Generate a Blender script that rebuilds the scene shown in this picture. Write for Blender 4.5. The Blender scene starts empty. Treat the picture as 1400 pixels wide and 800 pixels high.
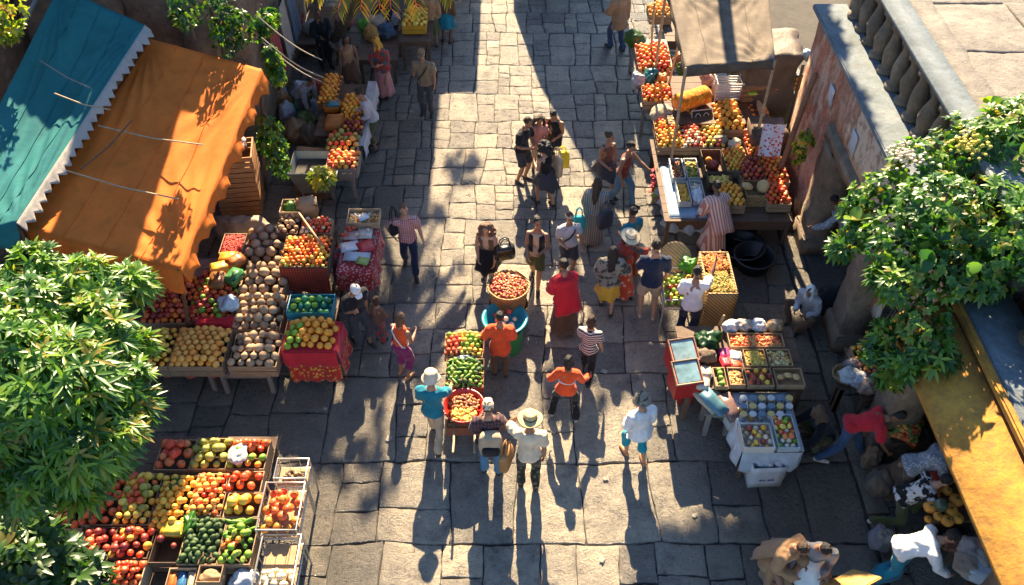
import bpy, bmesh, math, random
from mathutils import Vector, Matrix, noise, Euler
R = random.Random(7)
S = bpy.context.scene
COL = S.collection
rad = math.radians
# ------------------------------------------------------------------ camera model (also used to read positions off the street plan)
CH, CT, CF = 10.5, rad(46), 1200.0
cc, cs = math.cos(CT), math.sin(CT)
def at(px, py, z=0.0):
    u = (px-700)/CF; v = (400-py)/CF
    dy = cc+v*cs; dz = -cs+v*cc
    t = (z-CH)/dz
    return Vector((u*t, dy*t, z))
cam_d = bpy.data.cameras.new('camera'); cam = bpy.data.objects.new('camera', cam_d); COL.objects.link(cam)
cam.location = (0, 0, CH); cam.rotation_euler = (rad(90)-CT, 0, 0)
cam_d.sensor_width = 36; cam_d.lens = 36*CF/1400; cam_d.clip_end = 2000; cam_d.clip_start = 0.1
S.camera = cam
# ------------------------------------------------------------------ materials
MATS = {}
def nodes_of(name):
    m = bpy.data.materials.new(name); m.use_nodes = True
    nt = m.node_tree; b = nt.nodes['Principled BSDF']
    return m, nt, b
def N(nt, t, **k):
    n = nt.nodes.new(t)
    for a, v in k.items():
        if a in n.inputs: n.inputs[a].default_value = v
        else: setattr(n, a, v)
    return n
def ramp(nt, fac, stops):
    r = nt.nodes.new('ShaderNodeValToRGB')
    e = r.color_ramp.elements
    e[0].position, e[0].color = stops[0][0], (*stops[0][1], 1)
    e[1].position, e[1].color = stops[-1][0], (*stops[-1][1], 1)
    for p, c in stops[1:-1]:
        q = e.new(p); q.color = (*c, 1)
    nt.links.new(fac, r.inputs[0]); return r.outputs[0]
def mixc(nt, fac, a, b, mode='MIX'):
    m = nt.nodes.new('ShaderNodeMix'); m.data_type = 'RGBA'; m.blend_type = mode
    for s, v in ((0, fac), (6, a), (7, b)):
        if hasattr(v, 'is_output'): nt.links.new(v, m.inputs[s])
        else: m.inputs[s].default_value = v if not isinstance(v, tuple) else (*v, 1)
    return m.outputs[2]
def bump(nt, b, h, st=.3, dist=.01):
    n = N(nt, 'ShaderNodeBump'); n.inputs['Strength'].default_value = st; n.inputs['Distance'].default_value = dist
    nt.links.new(h, n.inputs['Height']); nt.links.new(n.outputs[0], b.inputs['Normal'])
def coords(nt, scale=(1, 1, 1)):
    t = N(nt, 'ShaderNodeTexCoord'); m = N(nt, 'ShaderNodeMapping'); m.inputs['Scale'].default_value = scale
    nt.links.new(t.outputs['Object'], m.inputs['Vector']); return m.outputs[0]
def noise_t(nt, vec, scale, detail=4, rough=.6):
    n = N(nt, 'ShaderNodeTexNoise'); n.inputs['Scale'].default_value = scale
    n.inputs['Detail'].default_value = detail; n.inputs['Roughness'].default_value = rough
    nt.links.new(vec, n.inputs['Vector']); return n.outputs[0]
def dim(c, k): return tuple(min(1, x*k) for x in c)
def basic(name, c, rough=.7, var=.25, scale=9, bst=.2, metal=0, spec=None):
    """a plain surface: colour mottled by noise, slight bump"""
    if name in MATS: return MATS[name]
    m, nt, b = nodes_of(name); v = coords(nt)
    n = noise_t(nt, v, scale)
    col = ramp(nt, n, [(.25, dim(c, 1-var)), (.75, dim(c, 1+var))])
    nt.links.new(col, b.inputs['Base Color'])
    b.inputs['Roughness'].default_value = rough; b.inputs['Metallic'].default_value = metal
    if spec is not None: b.inputs['Specular IOR Level'].default_value = spec
    bump(nt, b, noise_t(nt, v, scale*6), bst, .01)
    MATS[name] = m; return m
def cloth(name, c, c2=None, kind='plain', sc=1.0):
    if name in MATS: return MATS[name]
    m, nt, b = nodes_of(name); v = coords(nt)
    n = noise_t(nt, v, 5)
    col = ramp(nt, n, [(.3, dim(c, .8)), (.7, dim(c, 1.15))])
    if kind in ('stripe', 'vstripe', 'plaid'):
        def wave(d, s):
            w = N(nt, 'ShaderNodeTexWave'); w.bands_direction = d; w.inputs['Scale'].default_value = s; w.inputs['Distortion'].default_value = .5
            nt.links.new(v, w.inputs['Vector'])
            return ramp(nt, w.outputs[1], [(.48, (0, 0, 0)), (.56, (1, 1, 1))])
        f = wave('X' if kind == 'vstripe' else 'Z', 6*sc)
        if kind == 'plaid':
            f2 = wave('X', 6*sc); f = mixc(nt, .5, f, f2)
        col = mixc(nt, f, col, c2)
    elif kind in ('floral', 'camo'):
        vo = N(nt, 'ShaderNodeTexVoronoi'); vo.inputs['Scale'].default_value = 14*sc; nt.links.new(v, vo.inputs['Vector'])
        f = ramp(nt, vo.outputs['Distance'], [(.28, (1, 1, 1)), (.42, (0, 0, 0))])
        if kind == 'camo': f = ramp(nt, noise_t(nt, v, 9*sc, 2), [(.5, (0, 0, 0)), (.55, (1, 1, 1))])
        col = mixc(nt, f, col, c2)
    nt.links.new(col, b.inputs['Base Color'])
    b.inputs['Roughness'].default_value = .85; b.inputs['Specular IOR Level'].default_value = .2
    b.inputs['Sheen Weight'].default_value = .15
    bump(nt, b, noise_t(nt, v, 22, 3), .35, .02)
    MATS[name] = m; return m
def wood(name, c, rough=.75):
    if name in MATS: return MATS[name]
    m, nt, b = nodes_of(name); v = coords(nt, (2, 2, 14))
    n = noise_t(nt, v, 4, 6, .7)
    nt.links.new(ramp(nt, n, [(.25, dim(c, .45)), (.55, c), (.8, dim(c, 1.4))]), b.inputs['Base Color'])
    b.inputs['Roughness'].default_value = rough; bump(nt, b, n, .4, .01)
    MATS[name] = m; return m
def fruit(name, c, c2, rough=.35, dots=False, stem=True):
    """skin colour drifts from c to c2 over each piece and from piece to piece"""
    if name in MATS: return MATS[name]
    m, nt, b = nodes_of(name); v = coords(nt)
    oi = N(nt, 'ShaderNodeObjectInfo')
    add = N(nt, 'ShaderNodeVectorMath', operation='ADD'); nt.links.new(v, add.inputs[0])
    nt.links.new(oi.outputs['Random'], add.inputs[1])
    n = noise_t(nt, add.outputs[0], 9, 3)
    ma = N(nt, 'ShaderNodeMath', operation='MULTIPLY_ADD'); nt.links.new(oi.outputs['Random'], ma.inputs[0])
    ma.inputs[1].default_value = .9; nt.links.new(n, ma.inputs[2])
    f = ramp(nt, ma.outputs[0], [(.45, (0, 0, 0)), (1.0, (1, 1, 1))])
    col = mixc(nt, f, c, c2)
    if dots:
        n2 = noise_t(nt, add.outputs[0], 60, 2); col = mixc(nt, ramp(nt, n2, [(.55, (0, 0, 0)), (.7, (.6, .6, .6))]), col, dim(c, .35))
    nt.links.new(col, b.inputs['Base Color']); b.inputs['Roughness'].default_value = min(.8, rough+.14)
    bump(nt, b, noise_t(nt, v, 70, 2), .15, .004)
    MATS[name] = m; return m
def leafmat(name, c, c2, trans=.4):
    if name in MATS: return MATS[name]
    m, nt, b = nodes_of(name)
    a = N(nt, 'ShaderNodeAttribute', attribute_name='tone')
    col = ramp(nt, a.outputs['Fac'], [(0, dim(c, .75)), (.3, c), (.65, c2), (.93, (c2[0]*1.7, c2[1]*1.3, c2[2]*.9)), (.99, (c2[0]*2.4, c2[1]*.9, c2[2]*1.2))])
    nt.links.new(col, b.inputs['Base Color']); b.inputs['Roughness'].default_value = .38
    t = N(nt, 'ShaderNodeBsdfTranslucent'); mx = N(nt, 'ShaderNodeMixShader'); mx.inputs[0].default_value = trans
    c3 = mixc(nt, 1.0, col, (1.9, 2.0, .6), 'MULTIPLY')
    nt.links.new(c3, t.inputs[0]); nt.links.new(b.outputs[0], mx.inputs[1]); nt.links.new(t.outputs[0], mx.inputs[2])
    nt.links.new(mx.outputs[0], nt.nodes['Material Output'].inputs[0])
    MATS[name] = m; return m
# ------------------------------------------------------------------ object helpers
def tag(o, label=None, cat=None, group=None, kind=None):
    for k, v in (('label', label), ('category', cat), ('group', group), ('kind', kind)):
        if v: o[k] = v
    return o
def link(name, me, parent=None):
    o = bpy.data.objects.new(name, me); COL.objects.link(o)
    if parent: o.parent = parent
    return o
def empty(name, loc, rz=0, label=None, cat=None, group=None, rx=0):
    o = bpy.data.objects.new(name, None); COL.objects.link(o)
    o.empty_display_size = .1
    o.location = loc; o.rotation_euler = (rx, 0, rz)
    return tag(o, label, cat, group)
def mesh_of(bm, mats, smooth=False, name='mesh'):
    me = bpy.data.meshes.new(name); bm.normal_update(); bm.to_mesh(me); bm.free()
    for m in (mats if isinstance(mats, (list, tuple)) else [mats]): me.materials.append(m)
    if smooth: me.polygons.foreach_set('use_smooth', [True]*len(me.polygons))
    return me
def obj(name, bm, mats, parent=None, smooth=False):
    return link(name, mesh_of(bm, mats, smooth, name), parent)
def box(bm, lo, hi, mi=0, jit=0):
    x0, y0, z0 = lo; x1, y1, z1 = hi
    j = lambda: (R.random()-.5)*2*jit
    v = [bm.verts.new((x+j(), y+j(), z+j())) for x in (x0, x1) for y in (y0, y1) for z in (z0, z1)]
    for f in ((0, 1, 3, 2), (4, 6, 7, 5), (0, 4, 5, 1), (2, 3, 7, 6), (0, 2, 6, 4), (1, 5, 7, 3)):
        bm.faces.new([v[i] for i in f]).material_index = mi
    return v
def loft(bm, rings, n=12, cap=True, mi=0):
    """rings: (centre, ax, ay) with ax, ay half-axis vectors"""
    prev = None; first = None
    for c, ax, ay in rings:
        r = [bm.verts.new(c+ax*math.cos(2*math.pi*i/n)+ay*math.sin(2*math.pi*i/n)) for i in range(n)]
        if prev:
            for i in range(n):
                f = bm.faces.new((prev[i], prev[(i+1) % n], r[(i+1) % n], r[i])); f.material_index = mi
        else: first = r
        prev = r
    if cap:
        f = bm.faces.new(list(reversed(first))); f.material_index = mi
        f = bm.faces.new(prev); f.material_index = mi
def basis(d):
    d = d.normalized(); up = Vector((0, 0, 1)) if abs(d.z) < .9 else Vector((0, 1, 0))
    a = d.cross(up).normalized(); return a, a.cross(d).normalized()*-1
def chain(bm, pts, rs, n=10, cap_ends=True, mi=0, flat=1.0):
    """tapered limb through pts with rounded ends"""
    P = [Vector(p) for p in pts]; rings = []
    a0, b0 = basis(P[1]-P[0])
    for i, p in enumerate(P):
        d = (P[min(i+1, len(P)-1)]-P[max(i-1, 0)]).normalized()
        b = (b0-d*b0.dot(d)).normalized(); a = b.cross(d).normalized() if b.cross(d).length else a0
        b0 = b
        if i == 0 and cap_ends:
            for k in (.95, .55): rings.append((p-d*rs[0]*k, a*rs[0]*math.sqrt(1-k*k), b*rs[0]*flat*math.sqrt(1-k*k)))
        rings.append((p, a*rs[i], b*rs[i]*flat))
        if i == len(P)-1 and cap_ends:
            for k in (.55, .95): rings.append((p+d*rs[i]*k, a*rs[i]*math.sqrt(1-k*k), b*rs[i]*flat*math.sqrt(1-k*k)))
    # loft orientation: make outward
    loft(bm, rings, n, True, mi)
def ell(bm, c, rx, ry, rz, M=None, u=12, v=8, mi=0):
    mat = Matrix.Translation(c) @ (M.to_4x4() if M else Matrix()) @ Matrix.Diagonal((rx, ry, rz, 1))
    r = bmesh.ops.create_uvsphere(bm, u_segments=u, v_segments=v, radius=1, matrix=mat)
    for vv in r['verts']:
        for f in vv.link_faces: f.material_index = mi
    return r['verts']
def tube(name, pts, r, m, parent=None, n=6):
    bm = bmesh.new(); P = [Vector(p) for p in pts]
    chain(bm, P, [r]*len(P), n); bmesh.ops.recalc_face_normals(bm, faces=bm.faces)
    return obj(name, bm, m, parent, True)
TMP = None
def remesh(bm, vox, smooth=2, wr=0, wsc=9, seed=0):
    """fuse the closed pieces of bm into one continuous skin"""
    bmesh.ops.recalc_face_normals(bm, faces=bm.faces)
    me = bpy.data.meshes.new('tmp'); bm.to_mesh(me); bm.free()
    o = bpy.data.objects.new('tmp', me); COL.objects.link(o)
    md = o.modifiers.new('r', 'REMESH'); md.mode = 'VOXEL'; md.voxel_size = vox
    dg = bpy.context.evaluated_depsgraph_get()
    me2 = bpy.data.meshes.new_from_object(o.evaluated_get(dg))
    bpy.data.objects.remove(o); bpy.data.meshes.remove(me)
    b = bmesh.new(); b.from_mesh(me2); bpy.data.meshes.remove(me2)
    for _ in range(smooth): bmesh.ops.smooth_vert(b, verts=b.verts, factor=.5, use_axis_x=True, use_axis_y=True, use_axis_z=True)
    if wr:
        b.normal_update()
        for v in b.verts:
            q = v.co*wsc+Vector((seed*3.1, 0, 0)); q.z *= .55
            v.co += v.normal*(noise.noise(q)*wr + noise.noise(q*2.3)*wr*.5)
    return b
# ------------------------------------------------------------------ setting: ground, paving, buildings
def stone_mat(name, stops, rough=(.45, .8), bsc=9, bst=.6, dist=.03, sc=2.5):
    if name in MATS: return MATS[name]
    m, nt, b = nodes_of(name); v = coords(nt)
    n = noise_t(nt, v, sc, 6, .65); col = ramp(nt, n, stops)
    n2 = noise_t(nt, v, bsc, 10, .76)
    col = mixc(nt, ramp(nt, n2, [(.38, (.85, .85, .85)), (.58, (0, 0, 0))]), col, mixc(nt, .5, col, (.05, .04, .03)))
    nt.links.new(col, b.inputs['Base Color'])
    nt.links.new(ramp(nt, n2, [(.3, (rough[0],)*3), (.7, (rough[1],)*3)]), b.inputs['Roughness'])
    bump(nt, b, n2, bst, dist); MATS[name] = m; return m
def paving_mat():
    m, nt, b = nodes_of('paving'); v = coords(nt)
    a = N(nt, 'ShaderNodeAttribute', attribute_name='tone')
    base = ramp(nt, a.outputs['Fac'], [(0, (.20, .18, .15)), (.35, (.31, .275, .22)), (.7, (.41, .355, .27)), (1, (.50, .42, .305))])
    n = noise_t(nt, v, 1.6, 6, .7); n2 = noise_t(nt, v, 14, 8, .75); n3 = noise_t(nt, v, 55, 4, .7)
    col = mixc(nt, ramp(nt, n, [(.32, (.45, .45, .45)), (.6, (0, 0, 0))]), base, (.16, .145, .125))
    col = mixc(nt, ramp(nt, n2, [(.52, (0, 0, 0)), (.72, (.6, .6, .6))]), col, (.42, .36, .27))
    col = mixc(nt, ramp(nt, n3, [(.28, (.6, .6, .6)), (.40, (0, 0, 0))]), col, (.12, .105, .09))
    vo = N(nt, 'ShaderNodeTexVoronoi'); vo.feature = 'DISTANCE_TO_EDGE'; vo.inputs['Scale'].default_value = .8
    wv = N(nt, 'ShaderNodeVectorMath', operation='ADD'); nz = N(nt, 'ShaderNodeTexNoise'); nz.inputs['Scale'].default_value = 3; nt.links.new(v, nz.inputs['Vector'])
    nt.links.new(v, wv.inputs[0]); nt.links.new(nz.outputs[1], wv.inputs[1]); nt.links.new(wv.outputs[0], vo.inputs['Vector'])
    crack = ramp(nt, vo.outputs[0], [(.002, (.8, .8, .8)), (.009, (0, 0, 0))])
    n4 = noise_t(nt, v, 3.2, 9, .72); n5 = noise_t(nt, v, 28, 5, .8)
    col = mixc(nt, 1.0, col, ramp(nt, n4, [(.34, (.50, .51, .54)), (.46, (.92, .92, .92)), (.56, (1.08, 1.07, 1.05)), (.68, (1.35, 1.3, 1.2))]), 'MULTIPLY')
    col = mixc(nt, 1.0, col, ramp(nt, n5, [(.32, (.78, .78, .78)), (.5, (1, 1, 1)), (.68, (1.12, 1.12, 1.12))]), 'MULTIPLY')
    msk = mixc(nt, 1.0, crack, ramp(nt, n, [(.56, (0, 0, 0)), (.62, (1, 1, 1))]), 'MULTIPLY')
    col = mixc(nt, msk, col, (.05, .045, .04))
    # darker flags along both rows of stalls: shade painted into the stone colour
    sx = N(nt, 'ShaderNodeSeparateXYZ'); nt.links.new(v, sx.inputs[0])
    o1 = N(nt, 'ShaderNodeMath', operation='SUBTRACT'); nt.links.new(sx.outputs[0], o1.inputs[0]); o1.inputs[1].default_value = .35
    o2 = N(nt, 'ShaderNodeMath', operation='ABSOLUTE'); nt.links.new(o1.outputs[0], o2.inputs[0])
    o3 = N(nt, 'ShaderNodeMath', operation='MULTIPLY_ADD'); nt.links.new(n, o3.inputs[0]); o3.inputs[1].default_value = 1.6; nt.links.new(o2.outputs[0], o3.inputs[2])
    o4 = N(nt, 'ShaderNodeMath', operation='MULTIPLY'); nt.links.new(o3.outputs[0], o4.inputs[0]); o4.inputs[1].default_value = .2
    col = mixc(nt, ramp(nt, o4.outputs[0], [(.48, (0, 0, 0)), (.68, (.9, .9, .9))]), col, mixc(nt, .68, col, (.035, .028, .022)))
    nt.links.new(col, b.inputs['Base Color'])
    nt.links.new(ramp(nt, n2, [(.3, (.20,)*3), (.7, (.44,)*3)]), b.inputs['Roughness'])
    b.inputs['Specular IOR Level'].default_value = 1.0
    ad = N(nt, 'ShaderNodeMath', operation='MULTIPLY_ADD'); nt.links.new(n2, ad.inputs[0]); ad.inputs[1].default_value = 1.6
    nt.links.new(n3, ad.inputs[2])
    ad2 = N(nt, 'ShaderNodeMath', operation='SUBTRACT'); nt.links.new(ad.outputs[0], ad2.inputs[0]); nt.links.new(msk, ad2.inputs[1])
    ad3 = N(nt, 'ShaderNodeMath', operation='MULTIPLY_ADD'); nt.links.new(n, ad3.inputs[0]); ad3.inputs[1].default_value = 1.6; nt.links.new(ad2.outputs[0], ad3.inputs[2])
    bump(nt, b, ad3.outputs[0], .9, .042)
    return m
dirt = stone_mat('joint_dirt', [(.3, (.035, .03, .025)), (.7, (.075, .065, .05))], (.85, .95))
bm = bmesh.new()
for a in ((-400, -60, 400, 600),):
    vs = [bm.verts.new((x, y, -.045)) for x, y in ((a[0], a[1]), (a[2], a[1]), (a[2], a[3]), (a[0], a[3]))]; bm.faces.new(vs)
tag(obj('ground', bm, dirt), kind='structure')
def slab(bm, lay, q, z, seed, gap=.006, bev=.015):
    """q: four corners ccw; a worn flagstone with a rounded edge"""
    pts = []
    for i in range(4):
        a, b = Vector(q[i]), Vector(q[(i+1) % 4]); n = max(3, int((b-a).length/.09))
        for j in range(n):
            p = a+(b-a)*(j/n)
            w = Vector((noise.noise(Vector((p.x*2.2, p.y*2.2, 3.7)))*.035+noise.noise(Vector((p.x*9, p.y*9, seed)))*.016, noise.noise(Vector((p.x*2.2, p.y*2.2, 9.1)))*.035+noise.noise(Vector((p.x*9, p.y*9, seed+4)))*.024))
            pts.append(p+w)
    c = sum(pts, Vector((0, 0)))/len(pts); n = len(pts)
    tx, ty = (R.random()-.5)*.005, (R.random()-.5)*.005
    rings = []
    for ins, dz in ((gap, -.06), (gap, -.016), (gap+bev*.35, -.004), (gap+bev, .002), (gap+bev*4, .004)):
        r = []
        for p in pts:
            d = c-p; L = d.length; corner = 1+.5*max(0, L/((c-pts[0]).length+1e-6)-.85)*3
            p2 = p+d*(min(.8, ins*corner/max(L, .01)*1.25))
            hz = z+dz+tx*(p2.x-c.x)+ty*(p2.y-c.y)+(noise.noise(Vector((p2.x*4, p2.y*4, 1)))*.007 if dz > -.03 else 0)
            r.append(bm.verts.new((p2.x, p2.y, hz)))
        rings.append(r)
    t = R.random()
    fs = []
    for a, b in zip(rings, rings[1:]):
        for i in range(n): fs.append(bm.faces.new((a[i], a[(i+1) % n], b[(i+1) % n], b[i])))
    cv = bm.verts.new((c.x, c.y, z+.003+noise.noise(Vector((c.x*4, c.y*4, 1)))*.007))
    for i in range(n): fs.append(bm.faces.new((rings[-1][i], rings[-1][(i+1) % n], cv)))
    for f in fs:
        for l in f.loops: l[lay] = (t, t, t, 1)
bm = bmesh.new(); lay = bm.loops.layers.float_color.new('tone')
XL, XR = -6.6, 4.72
rows = [1.2]
while rows[-1] < 34: rows.append(rows[-1]+(R.uniform(.9, 1.5) if rows[-1] > 9 else R.uniform(1.2, 1.9)))
def rowy(i, x): return rows[i]+noise.noise(Vector((x*.9, i*7.3, 0)))*.09
for i in range(len(rows)-1):
    xs = [XL-R.random()*.5]; mean = .74 if rows[i] < 7.5 else .56 if rows[i] < 11.5 else .42
    while xs[-1] < XR-.3: xs.append(min(xs[-1]+R.uniform(.55, 1.45)*mean, XR))
    if xs[-1] < XR: xs[-1] = XR
    H = rows[i+1]-rows[i]
    def edge(x, t, i=i):          # a wandering joint along the street
        w = 0 if x == XR else (noise.noise(Vector((x*3, i*3.1, 5)))*(1-t)+noise.noise(Vector((x*3, i*3.1, 8)))*t)*.13
        return (x+w, rowy(i, x)*(1-t)+rowy(i+1, x)*t)
    for a, b in zip(xs, xs[1:]):
        if b-a < .1: continue
        n = max(1, round(H/((b-a)*R.uniform(.75, 1.5)))); n = min(n, 3 if rows[i] < 9 else 4)
        ts = [0]+[(k+R.uniform(-.22, .22))/n for k in range(1, n)]+[1]
        for t0, t1 in zip(ts, ts[1:]):
            j0, j1 = (R.uniform(-.03, .03) if t0 else 0), (R.uniform(-.03, .03) if t1 < 1 else 0)
            q = [edge(a, t0), edge(b, t0), edge(b, t1), edge(a, t1)]
            slab(bm, lay, q, R.uniform(-.003, .003), R.random()*90)
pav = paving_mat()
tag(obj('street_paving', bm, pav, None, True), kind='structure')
# raised pavement under the arcade
bm = bmesh.new(); lay = bm.loops.layers.float_color.new('tone'); y = 1.2
while y < 13.4:
    d = R.uniform(.7, 1.2); slab(bm, lay, [(4.74, y), (5.02, y), (5.02, y+d), (4.74, y+d)], .07, R.random()*90, .008, .015); y += d
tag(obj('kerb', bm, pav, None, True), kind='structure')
bm = bmesh.new(); lay = bm.loops.layers.float_color.new('tone'); x = 5.02
while x < 9:
    w = R.uniform(.7, 1.0); y = 1.2
    while y < 13.4:
        d = R.uniform(.7, 1.2); slab(bm, lay, [(x, y), (x+w, y), (x+w, y+d), (x, y+d)], .065, R.random()*90); y += d
    x += w
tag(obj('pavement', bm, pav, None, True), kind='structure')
def rough_box(bm, lo, hi, cut=.22, amp=.03, sc=2.2, seed=0, mi=0):
    """a block of masonry whose faces are worn by noise"""
    lo, hi = Vector(lo), Vector(hi); b2 = bmesh.new(); box(b2, lo, hi)
    bmesh.ops.bevel(b2, geom=b2.edges[:], offset=min(.03, min(hi-lo)*.2), segments=2, affect='EDGES')
    big = max(hi-lo); n = int(min(24, max(1, big/cut)))
    ed = [e for e in b2.edges if e.calc_length() > cut]
    for _ in range(4):
        ed = [e for e in b2.edges if e.calc_length() > cut*1.2]
        if not ed: break
        bmesh.ops.subdivide_edges(b2, edges=ed, cuts=1, use_grid_fill=True)
    b2.normal_update()
    for v in b2.verts:
        q = v.co*sc+Vector((seed, 0, 0)); v.co += v.normal*(noise.noise(q)*amp+noise.noise(q*2.7)*amp*.5)
    me = bpy.data.meshes.new('t'); b2.to_mesh(me); b2.free()
    n0 = len(bm.faces); bm.from_mesh(me); bpy.data.meshes.remove(me)
    bm.faces.ensure_lookup_table()
    for f in bm.faces[n0:]: f.material_index = mi
plaster = None
def peel():
    m, nt, b = nodes_of('peeling_plaster'); v = coords(nt, (1, 1, .45))
    n = noise_t(nt, v, 1.5, 8, .7); v2 = coords(nt); n2 = noise_t(nt, v2, 5, 8, .7); n3 = noise_t(nt, v2, 24, 5, .7)
    g = N(nt, 'ShaderNodeSeparateXYZ'); nt.links.new(v2, g.inputs[0])
    # older red wash towards the far end of the wall
    ma = N(nt, 'ShaderNodeMath', operation='MULTIPLY_ADD'); nt.links.new(g.outputs[1], ma.inputs[0]); ma.inputs[1].default_value = .12; ma.inputs[2].default_value = 0
    ad = N(nt, 'ShaderNodeMath', operation='ADD'); nt.links.new(ma.outputs[0], ad.inputs[0]); nt.links.new(n, ad.inputs[1])
    col = ramp(nt, ad.outputs[0], [(.25, (.50, .38, .27)), (.5, (.58, .46, .33)), (.58, (.30, .12, .07)), (.66, (.46, .30, .20)), (.74, (.34, .085, .04)), (.84, (.50, .36, .25)), (.92, (.30, .09, .05)), (1, (.22, .12, .08))])
    col = mixc(nt, ramp(nt, n2, [(.52, (0, 0, 0)), (.60, (.85, .85, .85))]), col, (.24, .15, .09))
    col = mixc(nt, ramp(nt, n3, [(.55, (0, 0, 0)), (.7, (.5, .5, .5))]), col, (.62, .55, .45))
    nt.links.new(col, b.inputs['Base Color']); b.inputs['Roughness'].default_value = .85
    bump(nt, b, n2, .6, .03); return m
peelm = peel()
oldstone = stone_mat('old_stone', [(.3, (.16, .11, .07)), (.55, (.28, .20, .13)), (.75, (.40, .31, .21))], (.6, .9), 8, 1.0, .06)
palestone = stone_mat('pale_stone', [(.3, (.30, .25, .19)), (.55, (.42, .36, .28)), (.75, (.50, .44, .35))])
sandroof = stone_mat('sand_render', [(.3, (.15, .135, .115)), (.55, (.24, .21, .17)), (.75, (.32, .28, .225))], (.7, .9), 6, .9, .05, 1.5)
slate = stone_mat('blue_coping', [(.3, (.10, .13, .145)), (.55, (.16, .20, .22)), (.75, (.23, .26, .27))], (.75, .95), 12, .5)
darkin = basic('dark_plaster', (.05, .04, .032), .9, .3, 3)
yel = stone_mat('ochre_plaster', [(.3, (.34, .15, .022)), (.5, (.50, .235, .03)), (.75, (.58, .30, .05))], (.85, .98), 9, .7, .03, 2.2)
def baluster(bm, x, y, z0, z1, seed, fat=1.0):
    h = z1-z0; prof = [(0, .13), (.07, .13), (.10, .085), (.2, .10), (.42, .125), (.6, .09), (.78, .06), (.88, .075), (.92, .11), (1, .11)]
    rings = []
    for t, r in prof:
        w = 1+.22*noise.noise(Vector((seed*5, t*3, 2))); sx = .03*noise.noise(Vector((seed, t*2, 7)))
        rings.append((Vector((x+sx, y+.05*noise.noise(Vector((seed*2, t*2, 1))), z0+h*t)), Vector((r*w*fat, 0, 0)), Vector((0, r*w*fat*.92, 0))))
    loft(bm, rings, 10)
# arcade building with peeling plaster
B = empty('arcade_building', (5.05, 10.2, 0), 0, 'peeling plaster arcade building with stone balustrade above the shaded pillars', 'building')
def bp(name, bm, m, par=B, smooth=True):
    bmesh.ops.translate(bm, verts=bm.verts, vec=-par.location)
    return obj(name, bm, m, par, smooth)
bm = bmesh.new()
rough_box(bm, (5.05, 7.02, 2.42), (5.35, 11.55, 3.38), .25, .015, 2, 3)
rough_box(bm, (5.055, 11.555, 0), (5.35, 13.3, 3.38), .25, .015, 2, 5)
bp('wall', bm, peelm)
for yy in (11.3, 9.1, 7.15):
    bm = bmesh.new(); rough_box(bm, (5.0, yy-.27, .07), (5.45, yy+.27, 2.13), .2, .03, 3, yy); rough_box(bm, (4.95, yy-.33, .05), (5.5, yy+.33, .42), .2, .03, 3, yy+2)
    bp('pillar', bm, oldstone)
bm = bmesh.new(); rough_box(bm, (4.99, 6.95, 2.14), (5.34, 11.54, 2.41), .25, .03, 2, 11); bp('lintel', bm, oldstone)
bm = bmesh.new(); box(bm, (4.92, 6.9, 3.385), (5.50, 13.35, 3.47)); bmesh.ops.bevel(bm, geom=bm.edges[:], offset=.015, segments=2, affect='EDGES'); bp('ledge', bm, slate, smooth=False)
yy = 7.3; i = 0
while yy < 13.2:
    bm = bmesh.new(); baluster(bm, 5.50, yy, 3.472, 4.22, i*1.7, 1.15); bp('baluster', bm, oldstone); yy += .40; i += 1
bm = bmesh.new(); rough_box(bm, (5.36, 6.9, 4.222), (5.74, 13.35, 4.33), .5, .006, 2, 1); bp('rail', bm, slate)
bm = bmesh.new(); rough_box(bm, (5.66, 6.9, 3.3), (6.1, 13.35, 4.30), .2, .05, 3, 8); bp('parapet', bm, sandroof)
bm = bmesh.new(); n = 46
g = [[bm.verts.new((5.9+j/n*7, 6.9+i/n*6.45, 4.24+.05*noise.noise(Vector((j*.3, i*.3, 0)))+.02*noise.noise(Vector((j*1.1, i*1.1, 4)))+.04*max(0, noise.noise(Vector((j*.08+i*.22, i*.5-j*.1, 9)))))) for i in range(n+1)] for j in range(n+1)]
for j in range(n):
    for i in range(n): bm.faces.new((g[j][i], g[j+1][i], g[j+1][i+1], g[j][i+1]))
bp('roof', bm, sandroof)
bm = bmesh.new(); lay = bm.loops.layers.float_color.new('tone'); x = 6.0
while x < 12:
    w = R.uniform(.9, 1.5); y = 7.0
    while y < 13.3:
        d_ = R.uniform(.8, 1.6)
        if R.random() < .8: slab(bm, lay, [(x, y), (x+w, y), (x+w, min(13.3, y+d_)), (x, min(13.3, y+d_))], 4.285+R.uniform(-.012, .012), R.random()*90, .012, .03)
        y += d_
    x += w
bp('roof_slabs', bm, sandroof)
bm = bmesh.new(); box(bm, (8.2, 6.9, 0), (8.4, 13.3, 4.1)); box(bm, (5.46, 13.1, 0), (8.2, 13.3, 4.1)); box(bm, (5.36, 6.9, 3.2), (8.2, 13.1, 3.29)); bp('back_wall', bm, darkin)
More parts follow.
